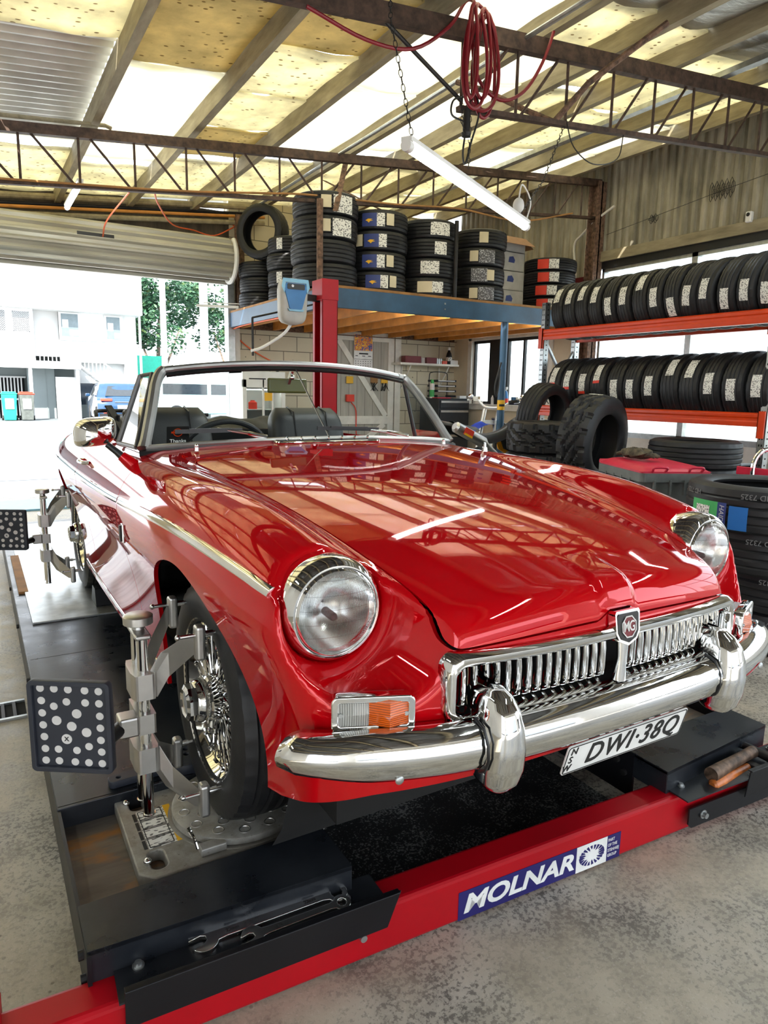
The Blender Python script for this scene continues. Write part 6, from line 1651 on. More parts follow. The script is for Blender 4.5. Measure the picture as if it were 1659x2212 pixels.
def build_calendar():
    c = thing('calendar', 'wall calendar with bright picture hanging on the back wall', 'calendar', T(3.815, 7.335, 1.64))
    b = MB(); b.bx(-.155, .155, -.002, .002, -.26, .25); obj('calendar_sheet', b, MATS['decal_white'], c)
    b = MB(); b.bx(-.150, .150, -.005, -.002, .02, .245); obj('calendar_picture', b, MATS['calendar_print'], c)
    obj('calendar_heading', text_mesh('Repco', .05, .0003, .0006, .25, [MATS['black_ink']]), MATS['black_ink'], c, T(0, -.0035, -.02) @ RX(90)) if False else None
    b = MB()
    for r in range(4):
        for q in range(7): b.box(-.125 + .041 * q, -.003, -.13 - .032 * r, .014, .001, .010)
    b.bx(-.15, .15, -.0035, -.002, -.105, -.100); b.bx(-.07, .08, -.0035, -.002, -.032, -.012); b.bx(-.13, -.09, -.0035, -.002, -.06, -.05); b.bx(-.02, .03, -.0035, -.002, -.06, -.05); b.bx(.08, .13, -.0035, -.002, -.06, -.05)
    obj('calendar_dates', b, MATS['black_ink'], c)
def build_shelf():
    s = thing('wall_shelf', 'white shelf with brackets on the block wall holding small bottles', 'shelf', T(4.83, 7.24, 1.495))
    b = MB(); b.bx(-.53, .53, -.16, .15, -.015, .015); obj('shelf_board', b, MATS['trim_white'], s, bevel=.003)
    for x in (-.33, .36):
        b = MB(); b.bar((x, .13, -.03), (x, .13, -.36), .02, .02); b.bar((x, .12, -.34), (x, -.13, -.02), .015, .015); obj('shelf_bracket', b, MATS['trim_white'], s)
    z = 1.511
    def put(nm, x, mtl, mb, lab, cat): o = obj(nm, mb, MATS[mtl], None, T(4.83 + x, 7.20, z), bevel=.003); tag(o, lab, cat); return o
    b = MB(); b.bx(-.14, .14, -.06, .06, 0, .10); put('storage_case', -.27, 'maroon', b, 'dark red case at the left end of the white shelf', 'case')
    b = MB(); b.bx(-.09, .09, -.06, .06, 0, .09); put('storage_case', .06, 'maroon', b, 'second smaller dark red case on the white shelf', 'case')
    for k, x in enumerate((-.075, -.045)): b = MB(); b.cyl((0, 0, 0), (0, 0, .085), .02, .016, 14); put('small_bottle', x, 'white_paint', b, ('left', 'right')[k] + ' white bottle of the pair between the red cases', 'bottle')
    for k in range(4): b = MB(); b.cyl((0, 0, 0), (0, 0, .07), .018, .018, 12); b.cyl((0, 0, .07), (0, 0, .085), .010, .010, 10); put('steel_cup', .17 + .035 * k, 'galv', b, '%s small steel can of the row on the white shelf' % ORD[k], 'can')
    b = MB(); b.bx(-.045, .045, -.03, .03, 0, .05); put('orange_box', .325, 'orange_rack', b, 'small orange box beside the black bottle on the shelf', 'box')
    b = MB(); b.lathe([(0, 0), (.045, 0), (.048, .12), (.035, .17), (.018, .20), (.02, .24), (0, .24)], 18)
    o = put('oil_bottle', .42, 'black_plastic', b, 'black sauce-shaped bottle with white cap on the white shelf', 'bottle'); b = MB(); b.cyl((0, 0, .215), (0, 0, .255), .022, .020, 14); obj('bottle_cap', b, MATS['white_paint'], o); b = MB(); b.lathe([(.0485, .05), (.0485, .11)], 18); obj('bottle_label', b, MATS['label_print'], o)
    b = MB(); b.bx(-.07, .07, -.05, .05, 0, .065); put('plastic_tub', .49 - .0, 'white_paint', b, 'white tub at the right end of the shelf', 'tub')
def build_cabinet():
    c = thing('tool_cabinet', 'dark tool cabinet with silver handle strips in the back corner', 'cabinet', T(5.05, 7.0, FZ))
    w, d, h = .56, .50, 1.20
    b = MB(); b.bx(-w / 2, w / 2, -d / 2, d / 2, .05, h); obj('cabinet_body', b, MATS['cabinet_dark'], c, bevel=.006)
    for z0, z1 in ((1.06, 1.17), (.70, 1.03), (.40, .67), (.08, .37)):
        b = MB(); b.bx(-w / 2 + .02, w / 2 - .02, -d / 2 - .018, -d / 2, z0, z1); dr = obj('drawer', b, MATS['cabinet_dark'], c, bevel=.004)
        b = MB(); b.bx(-w / 2 + .03, w / 2 - .03, -d / 2 - .026, -d / 2 - .016, z1 - .035, z1 - .005); obj('drawer_handle', b, MATS['alu'], dr)
    z = FZ + h
    t = thing('paper_trays', 'black stacked paper trays on the dark tool cabinet', 'tray', T(4.98, 6.98, z))
    for k in range(4):
        b = MB(); zz = .015 + .075 * k; b.bx(-.17, .17, -.13, .13, zz, zz + .006); b.bx(-.17, -.164, -.13, .13, zz, zz + .03); b.bx(.164, .17, -.13, .13, zz, zz + .03); obj('tray_level', b, MATS['board_black'], t)
        if k: b = MB(); b.bx(-.15, .15, -.125, .11, zz + .008, zz + .02); obj('paper_pile', b, MATS['decal_white'], t)
    b = MB(); b.tube(catmull([(-.165, .1, .01), (-.165, .1, .33), (-.12, .1, .38), (0, .1, .39), (.12, .1, .38), (.165, .1, .33), (.165, .1, .01)], 5), .007, 8); obj('tray_frame', b, MATS['frame_black'], t)
    g = thing('spray_can', 'green-capped spray can standing left of the paper trays', 'spray can', T(4.76, 6.92, z))
    b = MB(); b.lathe([(0, 0), (.036, 0), (.036, .20), (.028, .215), (0, .215)], 18); obj('can_body', b, MATS['white_paint'], g); b = MB(); b.lathe([(.0365, .02), (.0365, .12)], 18); obj('can_print', b, MATS['green_print'], g); b = MB(); b.cyl((0, 0, .215), (0, 0, .27), .028, .022, 16); obj('can_cap', b, MATS['green_print'], g)
    b = MB(); b.bx(-.12, .12, -.07, .07, 0, .012); o = obj('folder', b, MATS['red_plastic'], None, T(4.85, 6.80, z)); tag(o, 'flat red folder on the front of the tool cabinet', 'folder')
    b = MB(); b.bx(-.06, .06, -.04, .04, 0, .04); o = obj('white_box', b, MATS['white_paint'], None, T(5.26, 6.86, z)); tag(o, 'white box at the right front of the tool cabinet', 'box')
def build_wallbits():
    b = MB(); b.tube(catmull([(1.90, 7.36, 3.14), (1.96, 7.36, 3.10), (1.98, 7.36, 2.75), (2.0, 7.36, 2.35), (2.05, 7.36, 2.10)], 6), .009, 6)
    b.tube(catmull([(1.80, 4.9, 1.84), (1.82, 6.9, 1.85), (1.90, 7.37, 1.80), (2.1, 7.37, 1.62), (2.5, 7.37, 1.43), (2.9, 7.37, 1.40), (3.2, 7.37, 1.48)], 6), .009, 6); o = obj('orange_cable', b, MATS['cable_orange']); tag(o, 'orange cable sagging across the block wall under the loft', 'cable')
    b = MB(); b.tube(catmull([(.30, 4.60, 2.70), (.52, 5.4, 2.78), (.95, 6.6, 2.88), (1.35, 7.2, 2.98), (1.62, 7.25, 2.96), (1.92, 7.33, 3.12)], 6), .008, 6); b.tube(catmull([(.22, 5.2, 2.80), (.20, 6.3, 2.76), (.25, 6.9, 2.70)], 6), .008, 6); o = obj('red_cable', b, MATS['cable_orange']); tag(o, 'red orange lead strung from the far truss over the roller door', 'cable')
    b = MB(); b.tube(catmull([(3.22, 7.33, 1.5), (3.25, 7.33, 1.2), (3.20, 7.33, .95), (3.26, 7.33, .7), (3.24, 7.33, .3)], 6), .008, 6); b.tube(catmull([(3.62, 7.33, .92), (3.70, 7.33, .8), (3.72, 7.33, .4), (3.85, 7.33, .1)], 6), .008, 6); b.box(3.25, 7.35, 1.02, .10, .05, .16); b.box(3.6, 7.33, .98, .12, .05, .10); o = obj('power_leads', b, MATS['red_print']); tag(o, 'red leads hanging from sockets beside the timber door', 'lead')
    b = MB(); b.box(0, 0, 0, .11, .006, .10); o = obj('sticky_note', b, MATS['yellow'], None, T(3.60, 7.34, 1.24)); tag(o, 'yellow sticky note on the grey timber door', 'note')
    random.seed(9)
    for k, (x, m, lb) in enumerate(((4.02, 'deck_board', 'brown tag and keys hanging right of the timber door'), (4.20, 'yellow', 'yellow-green tag and keys hanging beside brown tag'))):
        t = thing('key_bunch', lb, 'keys', T(x, 7.364, 1.22))
        b = MB(); b.box(0, 0, .03, .12, .01, .10); obj('key_tag', b, MATS[m], t)
        b = MB()
        for q in range(5): b.bar((random.uniform(-.06, .06), -.01, -.01), (random.uniform(-.08, .08), -.015, -.13), .02, .004)
        obj('keys', b, MATS['dark_steel'], t)
    # sill things
    for (nm, y, r, h, m, lb, cat) in (('soap_dish', 6.72, .08, .06, 'trim_white', 'pale dish at the left end of the partition window sill', 'dish'), ('glue_bottle', 6.38, .022, .13, 'white_paint', 'small white bottle on the partition window sill', 'bottle')):
        b = MB(); b.lathe([(0, 0), (r, 0), (r, h * .7), (r * .5, h * .85), (r * .4, h), (0, h)], 16); o = obj(nm, b, MATS[m], None, T(5.47, y, .927)); tag(o, lb, cat)
    t = thing('spray_bottle', 'blue trigger spray bottle on the partition window sill', 'spray bottle', T(5.465, 6.09, .926))
    b = MB(); b.lathe([(0, 0), (.042, 0), (.045, .10), (.03, .18), (.014, .20), (0, .20)], 18); obj('bottle', b, MATS['blue_plastic'], t); b = MB(); b.lathe([(.0455, .03), (.0455, .09)], 18); obj('bottle_label', b, MATS['red_print'], t); b = MB(); b.box(0, .01, .235, .03, .09, .035); b.cyl((0, 0, .19), (0, 0, .23), .014, .014, 12); obj('trigger_head', b, MATS['white_paint'], t)
    b = MB(); b.tube(catmull([(5.44, 4.30, 3.25), (5.42, 4.52, 3.15), (5.40, 4.75, 3.0), (5.44, 4.9, 2.9), (5.44, 4.85, 2.5), (5.42, 5.0, 2.3), (5.44, 5.05, 2.0)], 6), .014, 8); b.tube([(5.46, 4.72, 3.3), (5.46, 4.72, 2.0)], .012, 8); o = obj('wall_conduit', b, MATS['trim_white']); tag(o, 'pale bent conduit running down the right wall beside the rusty column', 'conduit')
    b = MB(); b.bx(5.38, 5.46, 4.62, 5.0, 2.0, 2.50); o = obj('wall_panel', b, MATS['maroon']); tag(o, 'dark maroon board fixed left of the rusty column', 'board')
    b = MB(); b.box(0, 0, 0, .05, .06, .10); o = obj('security_camera', b, MATS['white_paint'], None, T(5.44, 2.62, 2.80), bevel=.01); c = MB(); c.cyl((-.026, 0, .02), (-.030, 0, .02), .018, .018, 14); obj('camera_eye', c, MATS['frame_black'], o); tag(o, 'small white camera fixed on the ribbed wall above the windows', 'camera')
    b = MB()
    for cx, n, r in ((2.95, 14, .10), (3.75, 6, .05)):
        for k in range(n):
            y = cx + (k - n / 2) * .018; b.tube([(5.44, y + .02 * math.sin(a), 3.12 - (.12 if r < .08 else 0) + r * (.6 + .4 * math.sin(k * 2.1)) * math.cos(a)) for a in np.linspace(0, 2 * PI, 9)[:-1]], .003, 4, closed=True)
    b.tube([(5.45, 1.8, 3.22), (5.45, 2.9, 3.12), (5.45, 4.4, 2.95)], .003, 4); o = obj('barbed_wire', b, MATS['cable_black']); tag(o, 'dark wire with tangled coils strung across the ribbed right wall', 'wire')
    b = MB(); b.prism([(-.55, -.35), (.65, -.35), (.75, .35), (-.45, .35)], 0, .02); o = obj('floor_mat', b, MATS['light_blue_plastic'], None, T(-.95, 6.55, FZ)); tag(o, 'pale blue sheet lying on the floor inside the roller door', 'mat')
def build_moto():
    m = thing('motorcycle', 'black and yellow dirt bike parked in front of the partition wall', 'motorcycle', T(3.70, 4.02, FZ + .03) @ RZ(3))
    bk, yl, st = MATS['moto_black'], MATS['moto_yellow'], MATS['steel']
    def whl(x, r):
        w = bpy.data.objects.new('wheel', None); link(w, m); w.matrix_basis = T(x, 0, r) @ RX(90)
        b = MB(); b.tube([(.5 * 0 + (r - .035) * math.cos(a), (r - .035) * math.sin(a), 0) for a in np.linspace(0, 2 * PI, 41)[:-1]], .045, 10, closed=True)
        for i in range(40):
            a = 2 * PI * i / 40; b.box((r + .008) * math.cos(a), (r + .008) * math.sin(a), 0, .02, .02, .06)
        obj('knobbly_tyre', b, MATS['rubber'], w)
        b = MB(); b.lathe([(r - .085, -.02), (r - .07, -.025), (r - .075, 0), (r - .07, .025), (r - .085, .02)], 40); b.cyl((0, 0, -.06), (0, 0, .06), .03, .03, 14)
        for i in range(28):
            a = 2 * PI * i / 28; b.tube([(.03 * math.cos(a), .03 * math.sin(a), .04 * (-1)**i), ((r - .08) * math.cos(a + .15), (r - .08) * math.sin(a + .15), 0)], .002, 4, caps=False)
        obj('wheel_rim', b, st, w)
    whl(-.62, .33); whl(.82, .35)
    b = MB(); b.grid(lambda u, v: (-.72 + .95 * u, (.10 - .02 * u) * (2 * v - 1), .97 - .13 * math.sin(PI * min(1, u * 1.05))**1.3 + .10 * max(0, u - .75) * 2 - .10 * abs(2 * v - 1)**3), 24, 14); obj('seat', b, bk, m)
    b = MB(); b.grid(lambda u, v: (-.86 + .45 * u, .09 * (2 * v - 1) * (.6 + .4 * u), .98 - .07 * u - .04 * abs(2 * v - 1)**2), 10, 10); obj('rear_mudguard', b, bk, m)
    for s in (-1, 1):
        b = MB(); b.prism([(.02, .86), (.30, .98), (.52, .93), (.50, .72), (.32, .60), (.12, .66)], 0, .01, T(0, s * .12, 0) @ RX(90)); obj('radiator_shroud', b, bk, m, bevel=.003)
        b = MB(); b.prism([(-.02, .83), (.10, .80), (.34, .66), (.40, .58), (.30, .54), (.05, .66)], 0, .014, T(0, s * .135, 0) @ RX(90)); obj('side_panel', b, yl, m, bevel=.004)
    b = MB(); b.grid(lambda u, v: (.18 + .32 * u, .10 * math.cos(2 * PI * v) * (1 - .3 * u), .86 + .09 * math.sin(2 * PI * v) + .07 * u), 8, 20, cv=True); obj('fuel_tank', b, bk, m)
    b = MB(); b.tube([(-.80, -.15, .93), (-.78, -.15, .92), (-.42, -.15, .76), (-.38, -.15, .74), (-.10, -.13, .55), (.15, -.10, .45)], [.035, .055, .058, .03, .022, .02], 16); e = obj('exhaust', b, MATS['alu'], m)
    b = MB(); b.prism(rrect(.12, .075, .008), 0, .004, T(-.66, -.208, .865) @ RY(24) @ RX(90)); obj('exhaust_sticker', b, MATS['red_print'], e); b = MB(); b.prism(rrect(.11, .02, .003), 0, .005, T(-.668, -.209, .838) @ RY(24) @ RX(90)); obj('sticker_band', b, MATS['yellow'], e)
    b = MB(); b.box(.05, 0, .42, .36, .22, .28); b.cyl((.05, -.14, .40), (.05, .14, .40), .09, .09, 20); b.cyl((.18, 0, .5), (.28, 0, .68), .075, .065, 18); obj('engine', b, MATS['alu_dark'], m, bevel=.02)
    b = MB(); b.tube([(-.62, .1, .33), (-.15, .12, .40), (.02, .12, .36)], .02, 8); b.tube([(-.62, -.1, .33), (-.15, -.12, .40), (.02, -.12, .36)], .02, 8); b.tube([(.60, 0, .95), (.42, 0, .62), (.25, 0, .27), (-.1, 0, .27), (-.15, 0, .42), (-.10, 0, .80), (.60, 0, .92)], .018, 8); obj('frame', b, MATS['dark_steel'], m)
    b = MB()
    for s in (-1, 1): b.cyl((.82, s * .10, .35), (.60, s * .10, .98), .025, .028, 12)
    b.bx(.56, .66, -.13, .13, .93, .98); obj('fork', b, MATS['alu'], m)
    b = MB(); b.grid(lambda u, v: (.62 + .62 * u, .08 * (2 * v - 1) * (1 - .4 * u), .80 + .06 * math.sin(PI * u) - .03 * abs(2 * v - 1)**2 - .06 * u), 12, 8); obj('front_mudguard', b, MATS['moto_black'], m)
    b = MB(); b.tube(catmull([(.46, -.40, 1.16), (.52, -.25, 1.17), (.60, -.10, 1.08), (.60, .10, 1.08), (.52, .25, 1.17), (.46, .40, 1.16)], 6), .012, 10); b.cyl((.57, -.16, 1.14), (.57, .16, 1.14), .009, .009, 8); obj('handlebar', b, MATS['alu'], m)
    for s in (-1, 1):
        b = MB(); b.cyl((.465, s * .28, 1.17), (.455, s * .41, 1.16), .018, .018, 12); obj('grip', b, bk, m)
        b = MB(); b.tube([(.50, s * .25, 1.165), (.56, s * .30, 1.15), (.54, s * .42, 1.14)], .006, 6); b.box(.51, s * .22, 1.17, .05, .04, .04); obj('lever', b, st, m)
    b = MB(); b.tube(catmull([(.50, -.22, 1.17), (.62, -.16, 1.28), (.72, -.08, 1.15), (.70, -.05, .90)], 6), .006, 6); b.tube(catmull([(.50, .22, 1.17), (.64, .14, 1.26), (.72, .04, 1.10), (.66, .05, .85)], 6), .006, 6); obj('control_cables', b, MATS['cable_black'], m)
    # second bike behind, mostly hidden
    q = thing('blue_motorcycle', 'second dirt bike with blue front mudguard behind the black one', 'motorcycle', T(4.50, 4.85, FZ) @ RZ(205))
    b = MB(); b.grid(lambda u, v: (.45 + .62 * u, .09 * (2 * v - 1) * (1 - .35 * u), .95 + .05 * math.sin(PI * u) - .04 * abs(2 * v - 1)**2 - .05 * u), 12, 8); so = obj('front_mudguard', b, MATS['moto_blue'], q)
    b = MB(); b.prism([(-.05, .0), (.30, .02), (.42, .05), (.30, .06), (-.05, .05)], 0, .012, T(.55, .10, .93) @ RX(90)); obj('white_flash', b, MATS['white_paint'], q)
    b = MB(); b.tube([(.78 + .30 * math.cos(a), 0, .35 + .30 * math.sin(a)) for a in np.linspace(0, 2 * PI, 33)[:-1]], .045, 8, closed=True); obj('front_tyre', b, MATS['rubber'], q)
    b = MB(); b.tube([(-.60 + .29 * math.cos(a), 0, .34 + .29 * math.sin(a)) for a in np.linspace(0, 2 * PI, 33)[:-1]], .05, 8, closed=True); obj('rear_tyre', b, MATS['rubber'], q)
    b = MB()
    for s in (-1, 1): b.cyl((.78, s * .09, .35), (.52, s * .09, 1.10), .024, .026, 12)
    obj('fork', b, MATS['alu'], q)
    b = MB(); b.grid(lambda u, v: (-.70 + .95 * u, .09 * (2 * v - 1), .95 - .06 * math.sin(PI * u) - .05 * abs(2 * v - 1)**2), 12, 8); obj('seat', b, bk, q)
    b = MB(); b.box(.05, 0, .48, .40, .2, .36); b.tube([(.48, 0, 1.0), (.30, 0, .6), (.2, 0, .28), (-.15, 0, .30), (-.2, 0, .7), (.48, 0, .95)], .02, 8); b.tube([(-.6, .1, .34), (-.1, .1, .4)], .02, 8); obj('engine', b, MATS['alu_dark'], q, bevel=.02)
    b = MB(); b.tube(catmull([(.36, -.40, 1.20), (.42, -.25, 1.22), (.50, -.1, 1.13), (.50, .1, 1.13), (.42, .25, 1.22), (.36, .40, 1.20)], 6), .012, 10); obj('handlebar', b, MATS['white_paint'], q)
    for s in (-1, 1): b = MB(); b.sphere((.42, s * .33, 1.24), .035, 12, 8); b.box(.44, s * .24, 1.22, .06, .06, .05); obj('switch_gear', b, MATS['chrome'], q)
# ---------------------------------------------------------------- street beyond the roller door
def build_outside():
    b = MB(); b.bx(-40, 50, YB + .2, 80, FZ - .12, FZ - .02); struct('ground_street', b, MATS['street'])
    b = MB(); b.bx(-40, 50, 22.5, 80, FZ - .02, FZ - .012); struct('ground_asphalt', b, MATS['asphalt'])
    b = MB(); b.bx(XL - 60, XL - .2, -40, YB + .2, FZ - .12, FZ - .02); b.bx(XR + .12, 50, -40, YB + .2, FZ - .12, FZ - .02); b.bx(-60, 50, -60, YF - 4, FZ - .12, FZ - .02); struct('ground_yard', b, MATS['street'])
    b = MB()
    for k in range(2): b.bx(-20, 20, 9.0 + 5.5 * k, 9.02 + 5.5 * k, FZ - .02, FZ - .018)
    struct('trim_5', b, MATS['asphalt'])
    Y = 28.2; zf = FZ - .01
    B = thing('apartment_building', 'white rendered two-storey building across the street with outside stairs', 'building')
    w, g = MATS['render_white'], MATS['render_grey']
    b = MB(); b.bx(-9, 4.85, Y + 1.6, Y + 3, zf, 3.9); obj('rear_walls', b, g, B)
    b = MB(); b.bx(-9, 4.95, Y - .55, Y + 3, 3.90, 6.9); obj('upper_storey', b, w, B)
    b = MB(); b.bx(1.05, 1.95, Y + .35, Y + .5, 2.2, 3.9); b.bx(1.95, 4.3, Y, Y + .2, 2.0, 3.9); b.bx(4.3, 4.8, Y + .1, Y + 2, zf, 3.9); b.bx(2.45, 4.4, Y + .4, Y + .6, 1.2, 2.1); obj('middle_wall', b, w, B)
    b = MB(); b.bx(-9, 1.05, Y - .2, Y + .2, 2.0, 3.9); obj('balcony_front', b, w, B)
    b = MB(); b.bx(-9, 2.55, Y - .45, Y + 1.6, 1.80, 2.0); b.bx(-9, 2.6, Y - .5, Y - .3, 1.72, 1.90); obj('balcony_slab', b, w, B)
    for x in (.82, 2.46): b = MB(); b.bx(x - .06, x + .06, Y - .45, Y - .33, zf, 1.80); obj('veranda_post', b, w, B)
    for (x0, x1, z0, z1) in ((2.02, 2.62, 2.98, 3.82), (3.66, 4.16, 2.95, 3.80)):
        b = MB(); b.bx(x0 - .08, x1 + .08, Y - .04, Y - .001, z0 - .10, z1 + .05); f = obj('window', b, w, B); b = MB(); b.bx(x0, x1, Y - .05, Y - .042, z0, z1); obj('pane', b, MATS['pale_pane'], f)
        b = MB(); b.bx(x0 + .04, x0 + .25, Y - .054, Y - .051, z0 + .32, z0 + .62); b.bx(x0 + .28, x1 - .02, Y - .054, Y - .051, z0 + .03, z0 + .25); obj('blind', b, w, f)
    for (x0, x1) in ((-.55, .12), (.36, .92)):
        b = MB(); b.bx(x0, x1, Y - .215, Y - .205, 3.05, 3.78); f = obj('lattice_backing', b, MATS['dark_glass'], B)
        b = MB(); n = 9
        for k in range(-n, n + 1):
            c = k * (x1 - x0) / n
            for sgn in (-1, 1):
                pts = [(x, 3.415 + sgn * (x - (x0 + x1) / 2 - c) * 1.0) for x in (x0, x1)]
                (xa, za), (xb, zb) = pts
                def cl(x, z):
                    zc = max(3.05, min(3.78, z)); return (xa + (zc - za) / (zb - za) * (xb - xa), zc)
                p, q = cl(xa, za), cl(xb, zb)
                if abs(p[0] - q[0]) > .02: b.bar((p[0], Y - .22, p[1]), (q[0], Y - .22, q[1]), .01, .032, up=(0, 1, 0))
        obj('lattice', b, w, f)
    for (x0, x1, z0, z1) in ((-.6, .35, 4.15, 5.2), (2.75, 4.0, 4.35, 5.35)):
        b = MB(); n = int((x1 - x0) / .13)
        for k in range(n): b.bx(x0 + .13 * k, x0 + .13 * k + .05, Y - .585, Y - .55, z0, z1)
        obj('batten_screen', b, g, B)
    b = MB(); b.bx(1.95, 4.35, Y - .06, Y + .02, 2.82, 2.90); obj('string_course', b, g, B)
    # ground floor: barred gate, store doors, white panel
    b = MB(); b.bx(-3, .70, Y + 1.3, Y + 1.35, zf, 1.40); ga = obj('gate_recess', b, MATS['black_void'], B)
    for k in range(24): b = MB(); b.bx(-2.2 + .12 * k, -2.15 + .12 * k, Y + 1.2, Y + 1.26, zf, 1.38); obj('gate_bar', b, w, B)
    b = MB(); b.bx(-3, .75, Y + 1.18, Y + 1.28, .50, .56); b.bx(-3, .75, Y + 1.18, Y + 1.28, 1.36, 1.42); obj('gate_rail', b, w, B)
    b = MB(); b.bx(.78, 1.75, Y + .8, Y + .9, zf, 1.75); b.bx(1.42, 1.44, Y + .78, Y + .8, zf, 1.70); obj('store_doors', b, g, B)
    b = MB(); b.bx(1.70, 2.44, Y - .1, Y - .02, zf, 1.42); obj('white_panel', b, w, B)
    b = MB(); b.bx(2.65, 3.4, Y + .5, Y + .55, .35, 1.20); f = obj('window', b, MATS['dark_glass'], B)
    b = MB(); b.bx(2.60, 4.3, Y + .45, Y + .52, 1.20, 1.34); 
    obj('window_head', b, w, B)
    for k in range(6): b = MB(); b.bx(3.58 + .12 * k, 3.66 + .12 * k, Y + .44, Y + .45, 1.235, 1.31); obj('vent_hole', b, MATS['black_void'], B)
    st = bpy.data.objects.new('outside_stairs', None); link(st, B)
    b = MB(); b.bar((2.55, Y - .6, 1.85), (4.75, Y - .6, .0), .06, .22, up=(0, 1, 0)); b.bar((2.55, Y - .1, 1.85), (4.75, Y - .1, .0), .06, .22, up=(0, 1, 0)); obj('stringer', b, w, st)
    for k in range(9): b = MB(); x = 2.62 + .235 * k; b.bx(x, x + .27, Y - .58, Y - .12, 1.72 - .2 * k, 1.76 - .2 * k); obj('tread', b, w, st)
    b = MB(); b.bar((1.1, Y - .62, 2.72), (2.55, Y - .62, 2.72), .05, .05); b.bar((2.55, Y - .62, 2.72), (4.75, Y - .62, .85), .05, .05)
    for k in range(26):
        x = 1.15 + .14 * k; zt = 2.72 if x < 2.55 else 2.72 - (x - 2.55) * .85; zb = zt - .80; b.bx(x, x + .03, Y - .63, Y - .61, zb, zt)
    obj('balustrade', b, w, st)
    # bins
    for (x, lid, body, lb) in ((.03, 'green_bin', 'green_bin', 'green wheelie bin outside by the barred gate'), (.60, 'red_print', 'green_grey_plastic', 'dark wheelie bin with red lid outside by the barred gate')):
        t = thing('street_bin', lb, 'bin', T(x, Y - .9, zf))
        b = MB(); b.add([(-.19, -.2, .02), (.19, -.2, .02), (.19, .2, .02), (-.19, .2, .02), (-.25, -.27, .95), (.25, -.27, .95), (.25, .27, .95), (-.25, .27, .95)], [(3, 2, 1, 0), (4, 5, 6, 7), (0, 1, 5, 4), (1, 2, 6, 5), (2, 3, 7, 6), (3, 0, 4, 7)]); obj('bin_body', b, MATS[body], t, bevel=.02)
        b = MB(); b.bx(-.27, .27, -.29, .29, .95, 1.0); b.bx(-.22, .22, -.2, .22, 1.0, 1.05); obj('bin_lid', b, MATS[lid], t, bevel=.02)
        b = MB(); b.bx(-.14, .14, -.262, -.255, .42, .80); obj('bin_sticker', b, MATS['white_label'], t)
        for s in (-1, 1): b = MB(); b.cyl((s * .2, .24, .08), (s * .26, .24, .08), .09, .09, 14); obj('bin_wheel', b, MATS['rubber'], t)
    # parked blue hatchback, seen from behind
    c = thing('hatchback_car', 'blue hatchback parked outside seen from behind', 'car', T(3.44, 25.1, zf) @ RZ(-3) @ S3(.97, .97, .97))
    prof = [(-1.95, .35), (-2.0, .55), (-1.98, .75), (-1.88, .92), (-1.72, .98), (-1.45, 1.38), (-1.2, 1.47), (-.2, 1.50), (.5, 1.40), (1.2, 1.02), (1.9, .88), (2.15, .70), (2.2, .40), (2.1, .25), (-1.85, .25)]
    def sec(v):  # half-width by height
        return lambda z: .90 - .03 * max(0, .6 - z) - (.30 * max(0, z - .92)**1.1)
    b = MB(); n = 14; vs = []; P = catmull([(p[0], 0, p[1]) for p in prof], 4, True)
    for i in range(n + 1):
        t = -1 + 2 * i / n; k = 1 - abs(t)**6 * .0
        for p in P:
            hw = sec(0)(p.z); e = abs(t)**4
            vs.append((t * hw, (p.y + p.x * (1 - .05 * e)) * -1 * -1, p.z - .05 * e * max(0, p.z - .9)))
    m = len(P); b.add(vs, [(i * m + j, i * m + (j + 1) % m, (i + 1) * m + (j + 1) % m, (i + 1) * m + j) for i in range(n) for j in range(m)], True)
    b.add(vs[:m], [tuple(range(m))]); b.add(vs[-m:], [tuple(range(m))[::-1]]); obj('car_body', b, MATS['car_blue'], c, sharp=50)
    b = MB(); b.add([(-.62, -1.70, 1.00), (.62, -1.70, 1.00), (.50, -1.46, 1.34), (-.50, -1.46, 1.34)], [(0, 1, 2, 3)]); b.add([(p[0], p[1] - .012, p[2] + .012) for p in [(-.62, -1.70, 1.00), (.62, -1.70, 1.00), (.50, -1.46, 1.34), (-.50, -1.46, 1.34)]], [(0, 1, 2, 3)]); obj('rear_window', b, MATS['dark_glass'], c)
    for s in (-1, 1):
        b = MB(); b.prism([(-1.50, 1.00), (-1.30, 1.36), (.2, 1.38), (.85, 1.08), (.5, 1.0)], -.004, .004, T(s * .855, 0, 0) @ RY(-12 * s) @ RZ(90) @ RX(90)) if False else b.add([(s * .872, -1.40, 1.02), (s * .872, .75, 1.02), (s * .79, .25, 1.34), (s * .76, -1.15, 1.36)], [(0, 1, 2, 3)]); obj('side_window', b, MATS['dark_glass'], c)
        b = MB(); b.bx(s * .42, s * .80, -1.985, -1.90, .84, .93); obj('tail_lamp', b, MATS['red_print'], c, bevel=.02)
        b = MB(); b.bx(s * .50, s * .72, -2.02, -1.96, .42, .47); obj('rear_reflector', b, MATS['red_print'], c)
        b = MB(); b.box(s * 1.0, .55, 1.02, .16, .10, .11); obj('wing_mirror', b, MATS['car_blue'], c, bevel=.03)
        for y in (-1.25, 1.3):
            b = MB(); b.lathe([(.0, .10), (.20, .10), (.22, .11), (.31, .11), (.32, .06), (.32, -.06)], 28, T(s * .80, y, .32) @ RY(90 * s)); obj('wheel', b, MATS['rubber'], c)
    b = MB(); b.bx(-.26, .26, -2.025, -2.0, .58, .70); obj('number_plate', b, MATS['white_label'], c)
    b = MB(); b.bx(-.85, .85, -2.0, -1.93, .28, .40); obj('rear_diffuser', b, MATS['black_trim'], c)
    b = MB(); b.bx(-.34, .34, -2.0, -1.97, .80, .82); obj('boot_trim', b, MATS['chrome'], c)
    # van seen through the screen
    v = thing('van', 'pale blue-green van outside seen through the windscreen', 'van', T(7.0, 26.2, zf))
